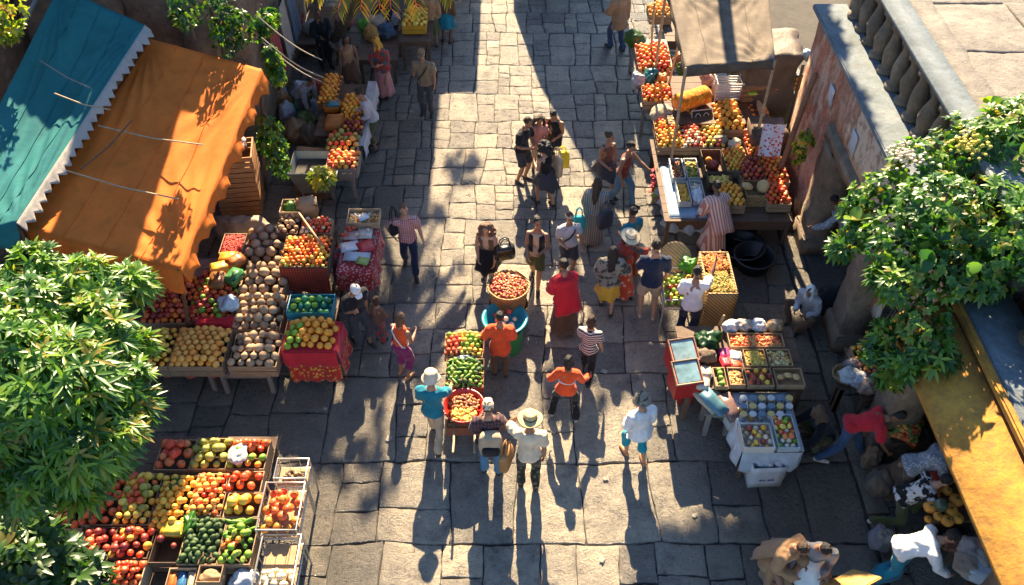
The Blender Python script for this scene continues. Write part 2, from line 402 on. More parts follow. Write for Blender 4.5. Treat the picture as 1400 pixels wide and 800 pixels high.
# yellow building
Y = empty('yellow_building', (5.0, 4.4, 0), 0, 'ochre yellow plaster building overhanging the arcade, with grey coping', 'building')
bm = bmesh.new(); rough_box(bm, (5.06, 1.0, 2.06), (5.3, 6.88, 3.30), .3, .008, 2, 3); bp('wall', bm, yel, Y)
bm = bmesh.new(); rough_box(bm, (4.42, 1.0, 2.9), (5.02, 6.88, 3.0), .3, .004, 2, 13)
for v in bm.verts: v.co.z += (v.co.x-4.42)/.6*.30; v.co.x += (3.5-v.co.y)*.02
bp('canopy', bm, yel, Y)
bm = bmesh.new(); box(bm, (4.93, 1.0, 3.302), (5.02, 6.88, 3.40)); bmesh.ops.bevel(bm, geom=bm.edges[:], offset=.02, segments=2, affect='EDGES'); bp('cornice', bm, yel, Y, False)
bm = bmesh.new(); rough_box(bm, (5.025, 1.0, 3.302), (5.62, 6.88, 3.385), .4, .006, 2, 7); bp('ledge', bm, slate, Y)
for i, yy in enumerate((6.15, 5.5, 4.85, 4.2, 3.55, 2.9)):
    bm = bmesh.new(); baluster(bm, 5.60, yy, 3.388, 3.86, i*2.3+20, 1.5); bp('baluster', bm, oldstone, Y)
bm = bmesh.new(); rough_box(bm, (5.36, 1.0, 3.862), (5.85, 6.4, 3.95), .4, .006, 2, 7); bp('rail', bm, slate, Y)
bm = bmesh.new(); rough_box(bm, (5.74, 1.0, 3.2), (11, 6.88, 3.84), .5, .03, 2, 17); bp('roof', bm, sandroof, Y)
for yy in (4.1, 1.6):
    bm = bmesh.new(); rough_box(bm, (5.02, yy-.22, .07), (5.4, yy+.22, 2.055), .2, .03, 3, yy); bp('pillar', bm, oldstone, Y)
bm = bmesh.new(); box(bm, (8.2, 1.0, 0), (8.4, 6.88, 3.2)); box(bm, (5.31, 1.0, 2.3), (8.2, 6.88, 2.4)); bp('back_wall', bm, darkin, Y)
# stone house on the other side, with an unseen upper storey stepped to shade the awnings
H_ = empty('stone_house', (-5.0, 15, 0), 0, 'rough brown stone house with hanging greenery behind the orange awning', 'building')
bm = bmesh.new(); rough_box(bm, (-13, 13.9, 0), (-4.75, 20.5, 4.9), .45, .10, 1.4, 3); bp('wall', bm, oldstone, H_)
bm = bmesh.new(); rough_box(bm, (-13, 14.6, 4.9), (-6.1, 20.5, 5.7), .5, .06, 1.4, 5); rough_box(bm, (-6.09, 14.6, 4.9), (-5.1, 20.5, 6.9), .4, .06, 1.4, 5); bp('upper_wall', bm, oldstone, H_)
for (x0, x1) in ((-5.6, -5.1), (-7.3, -6.6)):
    bm = bmesh.new(); rough_box(bm, (x0, 13.45, 0), (x1, 13.9, 3.9), .25, .10, 2, x0); bp('buttress', bm, oldstone, H_)
bm = bmesh.new(); rough_box(bm, (-6.2, 14.4, 6.905), (-4.95, 20.6, 7.05), .5, .03, 2, 5); rough_box(bm, (-13.1, 14.4, 5.705), (-6.21, 20.6, 5.85), .5, .03, 2, 5); bp('roof', bm, sandroof, H_)
L_ = empty('side_house', (-8.6, 6, 0), 0, 'house wall behind the teal awning at the edge of the market', 'building')
bm = bmesh.new(); rough_box(bm, (-12, 0, 0), (-8.4, 13.8, 4.4), .5, .05, 1.4, 9); bp('wall', bm, oldstone, L_)
# unseen houses, sized and shaped for the shade they throw down the street
def shade_house(label, x0, x1, y0, y1, h, m, gable=0):
    t = empty('house', ((x0+x1)/2, y0, 0), 0, label, 'house', 'unseen houses shaped to shade the street')
    bm = bmesh.new(); rough_box(bm, (x0, y0, 0), (x1, y1, h), .6, .02, 1, x0); bp('wall', bm, m, t)
    bm = bmesh.new()
    if gable:
        xm = (x0+x1)/2; q = [(x0-.15, h), (xm, h+gable), (x1+.15, h)]
        v = [[bm.verts.new((x, yy, z)) for x, z in q] for yy in (y0-.15, y1)]
        bm.faces.new(v[0]); bm.faces.new(v[1][::-1])
        for a, b in ((0, 1), (1, 2), (2, 0)): bm.faces.new((v[0][b], v[0][a], v[1][a], v[1][b]))
        bmesh.ops.recalc_face_normals(bm, faces=bm.faces)
    else: rough_box(bm, (x0-.1, y0-.12, h), (x1+.1, y1, h+.15), .6, .02, 1, 3)
    bp('roof', bm, stone_mat('roof_tile', [(.3, (.2, .08, .05)), (.7, (.34, .16, .09))]), t, False)
    for k in range(2):
        for zz in (1.5, 3.9):
            xx = x0+(x1-x0)*(.3+.4*k)
            if zz+1.2 > h: continue
            bm = bmesh.new(); box(bm, (xx-.32, y0-.05, zz), (xx+.32, y0+.02, zz+1.1)); w = bp('window', bm, basic('window_frame', (.2, .13, .08)), t, False)
            bm = bmesh.new(); box(bm, (xx-.25, y0-.058, zz+.07), (xx+.25, y0-.05, zz+1.03)); bmesh.ops.translate(bm, verts=bm.verts, vec=-t.location); obj('pane', bm, basic('pane', (.03, .04, .05), .1, .1), w)
    return t
shade_house('unseen tall pale house sized to shade the street by the stalls', -4.7, -1.62, 21.5, 27, 6.6, palestone)
shade_house('unseen low pale house wing sized to leave the sunny gap', -1.6, -.85, 21.5, 27, 3.6, palestone)
t = empty('house', (1.4, 21.6, 0), 0, 'unseen brown house with a long roofline shaped for the street shade', 'house', 'unseen houses shaped to shade the street')
bm = bmesh.new(); prof = [(0, 0), (2.75, 0), (2.75, 3.4), (2.2, 6.6), (1.9, 6.6), (1.5, 5.8), (1.2, 5.1), (.6, 3.7), (.05, 1.5)]
va = [bm.verts.new((x, 21.6, zz)) for x, zz in prof]; vb = [bm.verts.new((x, 26, zz)) for x, zz in prof]
bm.faces.new(va); bm.faces.new(vb[::-1])
for i in range(len(prof)): j = (i+1) % len(prof); bm.faces.new((va[j], va[i], vb[i], vb[j]))
bmesh.ops.recalc_face_normals(bm, faces=bm.faces); bp('wall', bm, oldstone, t, False)
for zz in (1.2, 3.2):
    bm = bmesh.new(); box(bm, (1.5, 21.55, zz), (2.1, 21.62, zz+1.0)); w_ = bp('window', bm, basic('window_frame', (.2, .13, .08)), t, False)
    bm = bmesh.new(); box(bm, (1.57, 21.54, zz+.07), (2.03, 21.549, zz+.93)); bmesh.ops.translate(bm, verts=bm.verts, vec=-t.location); obj('pane', bm, basic('pane', (.03, .04, .05), .1, .1), w_)
# ------------------------------------------------------------------ goods
def blob(name, m, rx, ry, rz, dimple=0, sub=2, wob=0, taper=0, stem=None, ridge=0):
    bm = bmesh.new(); bmesh.ops.create_icosphere(bm, subdivisions=sub+1 if (dimple or ridge) else sub, radius=1)
    for v in bm.verts:
        c = v.co; r = 1+wob*noise.noise(c*1.3+Vector((len(name), 0, 0)))
        if ridge: r *= 1-ridge*abs(math.sin(2.5*math.atan2(c.y, c.x)))*(1-abs(c.z))
        if taper: r *= 1-taper*c.z*(1 if True else 0)*.5
        d = math.hypot(c.x, c.y); z = c.z
        if dimple and z > 0: z -= dimple*math.exp(-(d/.35)**2)
        v.co = Vector((c.x*r*rx, c.y*r*ry, z*r*rz))
    mats = [m]
    if stem:
        mats.append(stem)
        chain(bm, [Vector((0, 0, rz*(1-dimple)*.92)), Vector((rx*.12, 0, rz*(1.12-dimple)))], [rx*.12, rx*.09], 5, True, 1)
        for f in bm.faces:
            if f.material_index == 0 and f.calc_center_median().z > 0 and math.hypot(f.calc_center_median().x/rx, f.calc_center_median().y/ry) < .16: f.material_index = 1
    me = mesh_of(bm, mats, True, name); return me
gs = basic('green_stem', (.05, .10, .02), .6)
PROTO = {}
def proto(k, variants):
    PROTO[k] = variants
F_ = fruit
proto('orange', [blob('orange', F_('f_orange', (.80, .25, .015), (.78, .36, .04)), 1, 1, .96, .06)])
proto('mandarin', [blob('mandarin', F_('f_mandarin', (.78, .30, .02), (.80, .48, .06)), 1, 1, .9, .08)])
proto('tomato', [blob('tomato', F_('f_tomato', (.60, .035, .015), (.72, .13, .03), .22), 1, 1, .84, .16, 2, .05, 0, gs), blob('tomato', F_('f_tomato'), 1.05, .95, .86, .14, 2, .08, 0, gs)] if False else
      [blob('tomato', F_('f_tomato', (.60, .035, .015), (.72, .13, .03), .22), 1, 1, .84, .16, 2, .05, 0, gs), blob('tomato', MATS['f_tomato'], 1.05, .95, .9, .1, 2, .1)])
proto('apple', [blob('apple', F_('f_apple', (.42, .02, .015), (.60, .14, .04), .3), 1, 1, .92, .2, 2, .05, .12, gs)])
proto('peach', [blob('peach', F_('f_peach', (.72, .28, .08), (.60, .07, .03), .5), 1, 1, .95, .1, 2, .05)])
proto('melon', [blob('melon', F_('f_melon', (.31, .20, .11), (.46, .31, .175), .7, True), 1.12, 1, .95, 0, 2, .1), blob('melon', MATS['f_melon'], 1.0, .92, .9, 0, 2, .16), blob('melon', F_('f_melon2', (.21, .145, .09), (.34, .24, .145), .7, True), 1.0, 1.0, .95, 0, 2, .1)])
proto('mango', [blob('mango', F_('f_mango', (.22, .22, .035), (.36, .33, .06), .4), 1, 1.12, .92, 0, 2, .1, .15)])
proto('lime', [blob('lime', F_('f_lime', (.10, .26, .02), (.20, .36, .03), .35), 1, 1.1, .95, 0, 2, .06)])
proto('green_plum', [blob('green_plum', F_('f_gplum', (.01, .17, .15), (.05, .25, .07), .35), 1, 1, .95, 0, 2, .06)])
proto('avocado', [blob('avocado', F_('f_avo', (.02, .05, .012), (.05, .10, .02), .5, True), .9, 1.3, .9, 0, 2, .06, .2)])
proto('cucumber', [blob('cucumber', F_('f_cuc', (.06, .17, .02), (.16, .30, .04), .4), .55, 2.0, .55, 0, 2, .1)])
proto('pepper', [blob('pepper', F_('f_pepper', (.08, .22, .02), (.25, .36, .05), .25), .8, 1.25, .8, 0, 2, .2, .3, gs, .25)])
proto('red_pepper', [blob('red_pepper', F_('f_rpepper', (.52, .02, .015), (.70, .20, .02), .25), .9, 1.1, .9, .15, 2, .2, .2, gs, .25)])
proto('onion', [blob('onion', F_('f_onion', (.60, .46, .26), (.72, .62, .44), .4), 1, 1, .9, 0, 2, .05, .1, basic('onion_root', (.4, .3, .15)))])
proto('lemon', [blob('lemon', F_('f_lemon', (.72, .42, .03), (.75, .58, .10), .4), .9, 1.25, .9, 0, 2, .06)])
proto('plum', [blob('plum', F_('f_plum', (.12, .012, .02), (.35, .05, .03), .3), 1, 1.05, .95, 0, 2, .05)])
proto('pumpkin', [blob('pumpkin', F_('f_pumpkin', (.68, .20, .02), (.70, .30, .04), .45), 1, 1, .74, .18, 2, .04, 0, gs, .09)])
proto('persimmon', [blob('persimmon', F_('f_persimmon', (.66, .14, .015), (.74, .28, .03), .3), 1, 1, .8, .06, 2, .04, 0, gs)])
proto('apricot', [blob('apricot', F_('f_apricot', (.74, .26, .03), (.78, .40, .08), .5), 1, 1, .95, .05, 2, .05)])  # also stands in for small mandarins, persimmons and oranges in some crates
proto('loaf', [blob('loaf', F_('f_loaf', (.44, .25, .09), (.58, .38, .16), .7), 1, 1, .6, 0, 2, .08)])
COUNT = {}
def put(kind, p, d, label, group, rot=None):
    v = R.choice(PROTO[kind]); o = link(kind, v)
    s = d/2*R.uniform(.78, 1.14); o.scale = (s, s, s); o.location = p
    o.rotation_euler = rot if rot else (R.uniform(-.9, .9), R.uniform(-.9, .9), R.random()*6.28)
    COUNT[kind] = COUNT.get(kind, 0)+1
    return tag(o, label, kind.replace('_', ' '), group)
def fill(kinds, c, w, d, z, rz, dia, label, group, cover=.35, mound=.0, keep=1.0):
    """a bed of fruit: close rows with a loose second layer in the hollows"""
    M = Matrix.Translation((c[0], c[1], z)) @ Matrix.Rotation(rz, 4, 'Z'); dia *= .86; cover = min(.97, cover+.42) if cover else 0; mound += .055
    nx = max(1, int((w-dia*.15)/dia)); ny = max(1, int((d-dia*.15)/(dia*.87)))
    sx = w/nx; sy = d/ny
    def pick(u, v): return kinds(u, v) if callable(kinds) else R.choice(kinds)
    for j in range(ny):
        for i in range(nx):
            x = -w/2+sx*(i+.5)+(sx*.22 if j % 2 else -sx*.22)*(1 if nx > 1 else 0); y = -d/2+sy*(j+.5)
            if R.random() > keep: continue
            zz = dia*.45+mound*max(0, 1-(2*x/w)**2-(2*y/d)**2)+R.uniform(-.1, .1)*dia
            k = pick(x/w, y/d); put(k, M @ Vector((x+R.uniform(-.1, .1)*dia, y+R.uniform(-.1, .1)*dia, zz)), dia, label[k] if isinstance(label, dict) else label, group)
            if R.random() < cover and i < nx-1 and j < ny-1:
                k = pick(x/w, y/d); put(k, M @ Vector((x+sx*.4, y+sy*.5, zz+dia*.62)), dia, label[k] if isinstance(label, dict) else label, group)
wa = wood('crate_wood', (.34, .22, .12)); wd = wood('dark_wood', (.12, .07, .04)); wp = wood('pale_wood', (.46, .33, .19)); wg = wood('grey_wood', (.24, .21, .18))
card = basic('cardboard', (.36, .23, .12), .85, .2, 6)
def rect(x0, y0, x1, y1, z):
    xm, ym = (x0+x1)/2, (y0+y1)/2
    c = at(xm, ym, z); w = (at(x1, ym, z)-at(x0, ym, z)).x; d = (at(xm, y0, z)-at(xm, y1, z)).y
    return c, w, d
def crate(x0, y0, x1, y1, z, h, label, m=None, name='fruit_crate', cat='crate', group='crates on the market stalls', slats=2, rz=0, base=True):
    c, w, d = rect(x0, y0, x1, y1, z); m = m or wa; t = .011
    e = empty(name, (c.x, c.y, z-h), rz, label, cat, group)
    def side(lo, hi):
        bm = bmesh.new(); hh = (h-.01*(slats-1))/slats
        for i in range(slats): box(bm, (lo[0], lo[1], i*(hh+.01)+.002), (hi[0], hi[1], i*(hh+.01)+hh), 0, .003)
        obj('side_panel', bm, m, e)
    side((-w/2, -d/2), (w/2, -d/2+t)); side((-w/2, d/2-t), (w/2, d/2)); side((-w/2, -d/2+t+.002), (-w/2+t, d/2-t-.002)); side((w/2-t, -d/2+t+.002), (w/2, d/2-t-.002))
    bm = bmesh.new(); box(bm, (-w/2+t+.002, -d/2+t+.002, .003), (w/2-t-.002, d/2-t-.002, .015)); obj('base', bm, wd if m in (wa, wp, wg) else m, e)
    return dict(c=c, w=w-2*t-.01, d=d-2*t-.01, z=z-h, h=h, o=e, rz=rz)
def name_ok(kw): return kw.get('name', 'fruit_crate') == 'fruit_crate'
def tray(x0, y0, x1, y1, z, h, clabel, kinds, dia, flabel, group, m=None, cover=.35, mound=0, keep=1.0, floor=None, **kw):
    e_ = 1.6 if name_ok(kw) else 0
    k = crate(x0-e_, y0-e_*.8, x1+e_, y1+e_*.8, z, h, clabel, m, **kw)
    fill(kinds, k['c'], k['w']+.015, k['d']+.015, k['z']+max(.015, h-dia*.36 if floor is None else floor), k['rz'], dia, flabel, group, cover, mound, keep)
    return k
def stuff(name, c, w, d, z, label, cat, m, n, size, mound=.05, shape=(1, 1, .7), rz=0, round_=False):
    """a heap of small goods nobody could count"""
    bm = bmesh.new(); mats = m if isinstance(m, list) else [m]
    q = bmesh.new(); bmesh.ops.create_icosphere(q, subdivisions=1, radius=1)
    base = [v.co.copy() for v in q.verts]; fc = [[v.index for v in f.verts] for f in q.faces]; q.free()
    def hz(x, y): return mound*max(0, 1-((2*x/w)**2+(2*y/d)**2)*.6)
    N_ = 14; gr = {}
    for i in range(N_+1):
        for j in range(N_+1):
            x, y = (i/N_-.5)*w*.96, (j/N_-.5)*d*.96
            if round_ and math.hypot(x/w, y/d) > .48: continue
            gr[i, j] = bm.verts.new((x, y, hz(x, y)-size*.3))
    for i in range(N_):
        for j in range(N_):
            ks = [(i, j), (i+1, j), (i+1, j+1), (i, j+1)]
            if all(k in gr for k in ks): bm.faces.new([gr[k] for k in ks])
    for _ in range(n):
        x, y = R.uniform(-.46, .46)*w, R.uniform(-.46, .46)*d
        if round_ and math.hypot(x/w, y/d) > .46: continue
        s = size*R.uniform(.75, 1.25); E_ = Euler((R.uniform(-.6, .6), R.uniform(-.6, .6), R.random()*6.28)).to_matrix()
        p = Vector((x, y, hz(x, y)+R.uniform(-.2, .5)*size)); mi = R.randrange(len(mats))
        vs = [bm.verts.new(p+E_ @ Vector((b.x*s*shape[0], b.y*s*shape[1], b.z*s*shape[2]))) for b in base]
        for f in fc: bm.faces.new([vs[i] for i in f]).material_index = mi
    o = obj(name, bm, mats, None, True); o.location = (c[0], c[1], z); o.rotation_euler = (0, 0, rz)
    return tag(o, label, cat, None, 'stuff')
def table(x0, y0, x1, y1, z, label, m=None, name='market_table', apron=.10, cat='table'):
    """trestle table: plan limits in metres, top at z"""
    m = m or wg; e = empty(name, ((x0+x1)/2, (y0+y1)/2, 0), 0, label, cat); w, d = x1-x0, y1-y0
    bm = bmesh.new(); n = max(2, int(d/.22))
    for i in range(n): box(bm, (-w/2, -d/2+d/n*i+.004, z-.03), (w/2, -d/2+d/n*(i+1)-.004, z), 0, .003)
    obj('tabletop', bm, m, e)
    for sx in (-1, 1):
        for sy in (-1, 1):
            bm = bmesh.new(); x, y = sx*(w/2-.08), sy*(d/2-.08); box(bm, (x-.03, y-.03, 0), (x+.03, y+.03, z-.032)); obj('leg', bm, m, e)
    for sy in (-1, 1):
        bm = bmesh.new(); box(bm, (-w/2+.12, sy*(d/2-.06)-.012, z-.032-apron), (w/2-.12, sy*(d/2-.06)+.012, z-.034)); obj('apron', bm, m, e)
    return e
def drape(name, c, w, d, z, drop, label, cat, m, sides='SWEN', fold=.03, top=True, rz=0, ragged=.03):
    """cloth lying over a box-like top and falling in folds"""
    bm = bmesh.new(); n = 14; e = .012
    def grid(f, nu, nv):
        g = [[bm.verts.new(f(i/nu, j/nv)) for j in range(nv+1)] for i in range(nu+1)]
        for i in range(nu):
            for j in range(nv): bm.faces.new((g[i][j], g[i+1][j], g[i+1][j+1], g[i][j+1]))
    sd = R.random()*30
    if top: grid(lambda u, v: Vector(((u-.5)*w, (v-.5)*d, z+.004+.012*noise.noise(Vector((u*5, v*5, sd))))), 12, 12)
    for s_ in sides:
        def f(u, v, s_=s_):
            L = w if s_ in 'SN' else d; t = (u-.5)*L
            out = e+v*(fold*1.2+fold*math.sin(t*22+sd)*.8+fold*noise.noise(Vector((t*6, v*2, sd)))); zz = z+.004-v*(drop+ragged*noise.noise(Vector((t*9, sd, 0)))*2)
            return Vector((t, -d/2-out, zz)) if s_ == 'S' else Vector((t, d/2+out, zz)) if s_ == 'N' else Vector((-w/2-out, t, zz)) if s_ == 'W' else Vector((w/2+out, t, zz))
        grid(f, 34, 7)
    bmesh.ops.remove_doubles(bm, verts=bm.verts, dist=.006); bmesh.ops.recalc_face_normals(bm, faces=bm.faces)
    o = obj(name, bm, m, None, True); o.location = (c[0], c[1], 0); o.rotation_euler = (0, 0, rz)
    s_ = o.modifiers.new('t', 'SOLIDIFY'); s_.thickness = .006
    return tag(o, label, cat)
def packet(x, y, z, w, d, h, m, label, rz=0, name='packet', cat='packet', group=None, rx=0):
    bm = bmesh.new(); box(bm, (-w/2, -d/2, 0), (w/2, d/2, h), 0, h*.06)
    bmesh.ops.bevel(bm, geom=bm.edges[:], offset=min(w, d, h)*.18, segments=2, affect='EDGES')
    bmesh.ops.subdivide_edges(bm, edges=[e for e in bm.edges if e.calc_length() > .06], cuts=2, use_grid_fill=True)
    for v in bm.verts: v.co += Vector((noise.noise(v.co*23+Vector((x, y, 0))), noise.noise(v.co*23+Vector((3, x, y))), noise.noise(v.co*23+Vector((y, 5, x)))))*min(h, .05)*.22
    o = obj(name, bm, m, None, True); o.location = (x, y, z); o.rotation_euler = (rx, 0, rz); return tag(o, label, cat, group)
def crumple(name, c, w, d, h, m, label, cat, z=0, sc=7, amp=.35):
    bm = bmesh.new(); bmesh.ops.create_icosphere(bm, subdivisions=4, radius=1); sd = R.random()*40
    for v in bm.verts:
        n1 = noise.noise(v.co*1.6+Vector((sd, 0, 0))); n2 = abs(noise.noise(v.co*sc*.5+Vector((0, sd, 0))))
        r = 1+amp*n1-amp*.7*n2; v.co = Vector((v.co.x*r*w/2, v.co.y*r*d/2, (max(-.9, v.co.z)*r+.9)*h/2))
    o = obj(name, bm, m, None, True); o.location = (c[0], c[1], z); return tag(o, label, cat)
plastic = lambda n, c: basic('plastic_'+n, c, .32, .12, 7, .4)
# ------------------------------------------------------------------ people
SK = {'a': (.42, .23, .14), 'b': (.30, .15, .085), 'c': (.19, .09, .05), 'd': (.52, .31, .21)}
def skinmat(k): return basic('skin_'+k, SK[k], .5, .08, 14, .05)
HAIR = {'black': (.012, .010, .009), 'brown': (.045, .022, .012), 'lightbrown': (.12, .06, .03), 'grey': (.35, .33, .31)}
def hairmat(k):
    if 'hair_'+k in MATS: return MATS['hair_'+k]
    m, nt, b = nodes_of('hair_'+k); v = coords(nt, (9, 9, 2)); n = noise_t(nt, v, 8, 4)
    nt.links.new(ramp(nt, n, [(.3, dim(HAIR[k], .6)), (.7, dim(HAIR[k], 1.8))]), b.inputs['Base Color'])
    b.inputs['Roughness'].default_value = .5; bump(nt, b, n, .9, .03); MATS['hair_'+k] = m; return m
ARM = {  # upper-arm and forearm directions; x outward, y backward, z up
 'down': ((.16, .05, -1), (.06, -.2, -1)), 'loose': ((.25, .1, -1), (.1, -.45, -.9)),
 'hold': ((.18, -.1, -1), (-.45, -1, .05)), 'carry': ((.2, -.25, -1), (-.25, -1, -.35)),
 'reach': ((.2, -.8, -.7), (-.1, -1, -.35)), 'reachup': ((.25, -1, .25), (0, -.8, .7)),
 'head': ((.4, -.75, -.05), (-.7, .15, .75)), 'hip': ((.65, .25, -.8), (-.45, -.55, -.7)),
 'out': ((.42, -.1, -.95), (.22, -.75, -.5)), 'low': ((.15, -.5, -.9), (-.05, -.55, -.9)),
 'phone': ((.2, -.2, -1), (-.3, -.8, .75)), 'point': ((.5, -.7, -.5), (.3, -1, -.1)), 'back': ((.25, .5, -.9), (-.1, .1, -1)),
 'wide': ((.48, -.2, -.85), (.35, -.85, -.4)),
}
def person(px, py, face, h, skin, label, top=None, bottom=None, hair=('short', 'black'), hat=None, arms=('down', 'down'),
           legs='stand', lean=4, roll=0, head=(8, 0), female=False, shoes=(.03, .025, .02), pelvis=None, extra=(), z=0, loc=None):
    h *= .89; k = h/1.72; sd = R.random()*50; roll += R.uniform(-2.5, 2.5); lean += R.uniform(-1, 2)
    V = lambda x, y, z_: Vector((x*k, y*k, z_*k))
    pz = pelvis if pelvis is not None else {'stand': .93, 'walk': .915, 'wide': .90, 'lunge': .86, 'squat': .33, 'sit': .47, 'step': .91}[legs]
    feet = {'stand': ((.11, -.02), (-.11, .03)), 'walk': ((.09, -.27), (-.09, .25)), 'wide': ((.24, -.02), (-.24, .06)), 'lunge': ((.13, -.36), (-.15, .34)),
            'squat': ((.17, -.18), (-.17, -.12)), 'sit': ((.13, -.45), (-.13, -.38)), 'step': ((.1, -.16), (-.1, .14))}[legs]
    pel = V(0, 0, pz)
    Rl = Matrix.Rotation(rad(lean), 3, 'X') @ Matrix.Rotation(rad(roll), 3, 'Y')
    up = Rl @ Vector((0, 0, 1)); fw = Rl @ Vector((0, -1, 0)); rt = Rl @ Vector((1, 0, 0))
    sp = lambda t, x=0, y=0: pel+(up*t+rt*x-fw*y)*k         # y>0 = backward
    w = .92 if female else 1.0; sh = .165 if female else .185
    st = [(-.11, .10, .085), (-.04, .165*(1.06 if female else .98), .118), (.05, .155, .11), (.17, .132*w+.004, .098), (.30, .158*w, .115), (.40, .165*w, .108), (.47, .13*w, .085), (.52, .07, .062), (.60, .052, .055)]
    def torso(bm, t0, t1, e, flare=0):
        rr = []
        ts = [t0]+[s[0] for s in st if t0 < s[0] < t1]+[t1]
        for t in ts:
            for (a, b_) in zip(st, st[1:]):
                if a[0] <= t <= b_[0] or (b_ is st[-1]):
                    f = max(0, min(1, (t-a[0])/(b_[0]-a[0]))); break
            if t < st[0][0]: a = b_ = st[1]; f = 0
            rx = a[1]+(b_[1]-a[1])*f+e; ry = a[2]+(b_[2]-a[2])*f+e
            if flare and t < .12: rx += flare*(.12-t); ry += flare*(.12-t)
            rr.append((sp(t), rt*rx*k, -fw*ry*k))
        loft(bm, rr, 16)
    # head frame
    hp, hy = head
    Hm = Rl @ Matrix.Rotation(rad(hy), 3, 'Z') @ Matrix.Rotation(rad(hp-lean*.55), 3, 'X')
    nk = sp(.575); hc = nk + Hm @ V(0, -.015, .135)
    hl = lambda x, y, z_: hc + Hm @ V(x, y, z_)
    # arms
    J = {}
    for sname, sg, pr in (('L', 1, arms[0]), ('R', -1, arms[1])):
        u, f = ARM[pr] if isinstance(pr, str) else pr
        u = [q+R.uniform(-.08, .08) for q in u]; f = [q+R.uniform(-.12, .12) for q in f]
        base = Matrix.Rotation(rad(lean*.5), 3, 'X')
        u = (base @ Vector((u[0]*sg, u[1], u[2]))).normalized(); f = (base @ Vector((f[0]*sg, f[1], f[2]))).normalized()
        s_ = sp(.43, sg*sh); e_ = s_+u*.285*k; w_ = e_+f*.25*k
        J[sname] = (s_, e_, w_, f, sg)
    LG = {}
    for sname, sg, ft in (('L', 1, feet[0]), ('R', -1, feet[1])):
        hp_ = pel+rt*sg*.09*k-up*.03*k; an = V(ft[0], ft[1], .085)
        d = an-hp_; L = d.length; a, b_ = .43*k, .425*k
        if L > a+b_-.005: an = hp_+d*((a+b_-.005)/L); d = an-hp_; L = d.length
        ca = (a*a+L*L-b_*b_)/(2*a*L); x = a*ca; hh = math.sqrt(max(0, a*a-x*x))
        pole = Vector((sg*(.55 if legs in ('squat', 'sit') else .12), -1, .25)); dn = d.normalized(); pole = (pole-dn*pole.dot(dn)).normalized()
        LG[sname] = (hp_, hp_+dn*x+pole*hh, an, sg)
    # body: one continuous skin
    bm = bmesh.new()
    torso(bm, -.11, .60, 0)
    ell(bm, hl(0, .008, .02), .076*k, .094*k, .105*k, Hm, 16, 12)
    ell(bm, hl(0, -.03, -.045), .058*k, .062*k, .072*k, Hm)          # jaw
    chain(bm, [hl(0, -.088, .012), hl(0, -.108, -.022)], [.009*k, .015*k], 6)   # nose
    for sg in (1, -1): ell(bm, hl(sg*.078, .012, -.005), .012*k, .02*k, .03*k, Hm, 8, 6)
    for s_, e_, w_, f, sg in J.values():
        chain(bm, [sp(.42, sg*sh*.6), s_, (s_+e_)/2, e_, (e_*2+w_)/3, w_], [.06*k, .056*k, .048*k, .04*k, .042*k, .027*k], 10)
        pn = Vector((-sg, 0, 0)); pn = (pn-f*pn.dot(f)).normalized(); sd_ = f.cross(pn)
        if sd_.y > 0: sd_ = -sd_
        pc = w_+f*.055*k
        loft(bm, [(w_-f*.01*k, sd_*.026*k, pn*.02*k), (pc-f*.02*k, sd_*.04*k, pn*.018*k), (pc+f*.03*k, sd_*.042*k, pn*.016*k), (pc+f*.045*k, sd_*.03*k, pn*.01*k)], 10)
        for q, ln in ((-.031, .062), (-.0105, .074), (.0105, .08), (.031, .07)):
            b0 = pc+f*.03*k+sd_*q*1.15*k; b1 = b0+(f*.8+pn*.35+sd_*q*4).normalized()*ln*.55*k; b2 = b1+(f*.35+pn*.9).normalized()*ln*.5*k
            chain(bm, [b0, b1, b2], [.0105*k, .01*k, .008*k], 6)
        t0 = w_+f*.025*k+sd_*.028*k; t1 = t0+(f*.5+sd_*.8+pn*.2).normalized()*.04*k
        chain(bm, [t0, t1, t1+(f*.8+pn*.5).normalized()*.03*k], [.013*k, .012*k, .009*k], 6)
    for hp_, kn, an, sg in LG.values():
        chain(bm, [hp_, (hp_+kn)/2, kn, (kn*2+an)/3, an], [.088*k, .076*k, .054*k, .056*k, .036*k], 12)
        chain(bm, [an-V(0, 0, .02), an+V(sg*.02, -.08, -.05), an+V(sg*.03, -.16, -.06)], [.036*k, .034*k, .026*k], 8)
    b = remesh(bm, .0125, 2)
    lips = basic('lip', (.28, .09, .07), .5, .1); eye = basic('eye', (.02, .015, .012), .3, .1); 
    Hi = Hm.inverted()
    b.faces.ensure_lookup_table()
    for f in b.faces:
        q = (Hi @ (f.calc_center_median()-hc))/k
        if q.y < -.06 and abs(q.z-.022) < .010 and .018 < abs(q.x) < .048: f.material_index = 2
        elif q.y < -.07 and abs(q.z+.058) < .010 and abs(q.x) < .026: f.material_index = 1
    o = obj('person', b, [skinmat(skin), lips, eye], None, True)
    p = loc if loc is not None else at(px, py, z)
    o.location = p; o.rotation_euler = (0, 0, rad(face))
    tag(o, label, 'person', 'people in the market street')
    M = Matrix.Translation(p) @ Matrix.Rotation(rad(face), 4, 'Z')
    # ---- clothes
    def sleeve(bm, frac, e, s_, e_, w_, sg):
        pts = [sp(.42, sg*sh*.55), s_]; rs = [.07*k+e, .066*k+e]
        if frac <= 1: pts += [s_+(e_-s_)*frac]; rs += [.055*k+e*1.5]
        else: pts += [e_, e_+(w_-e_)*(frac-1)]; rs += [.05*k+e, .042*k+e]
        chain(bm, pts, rs, 10)
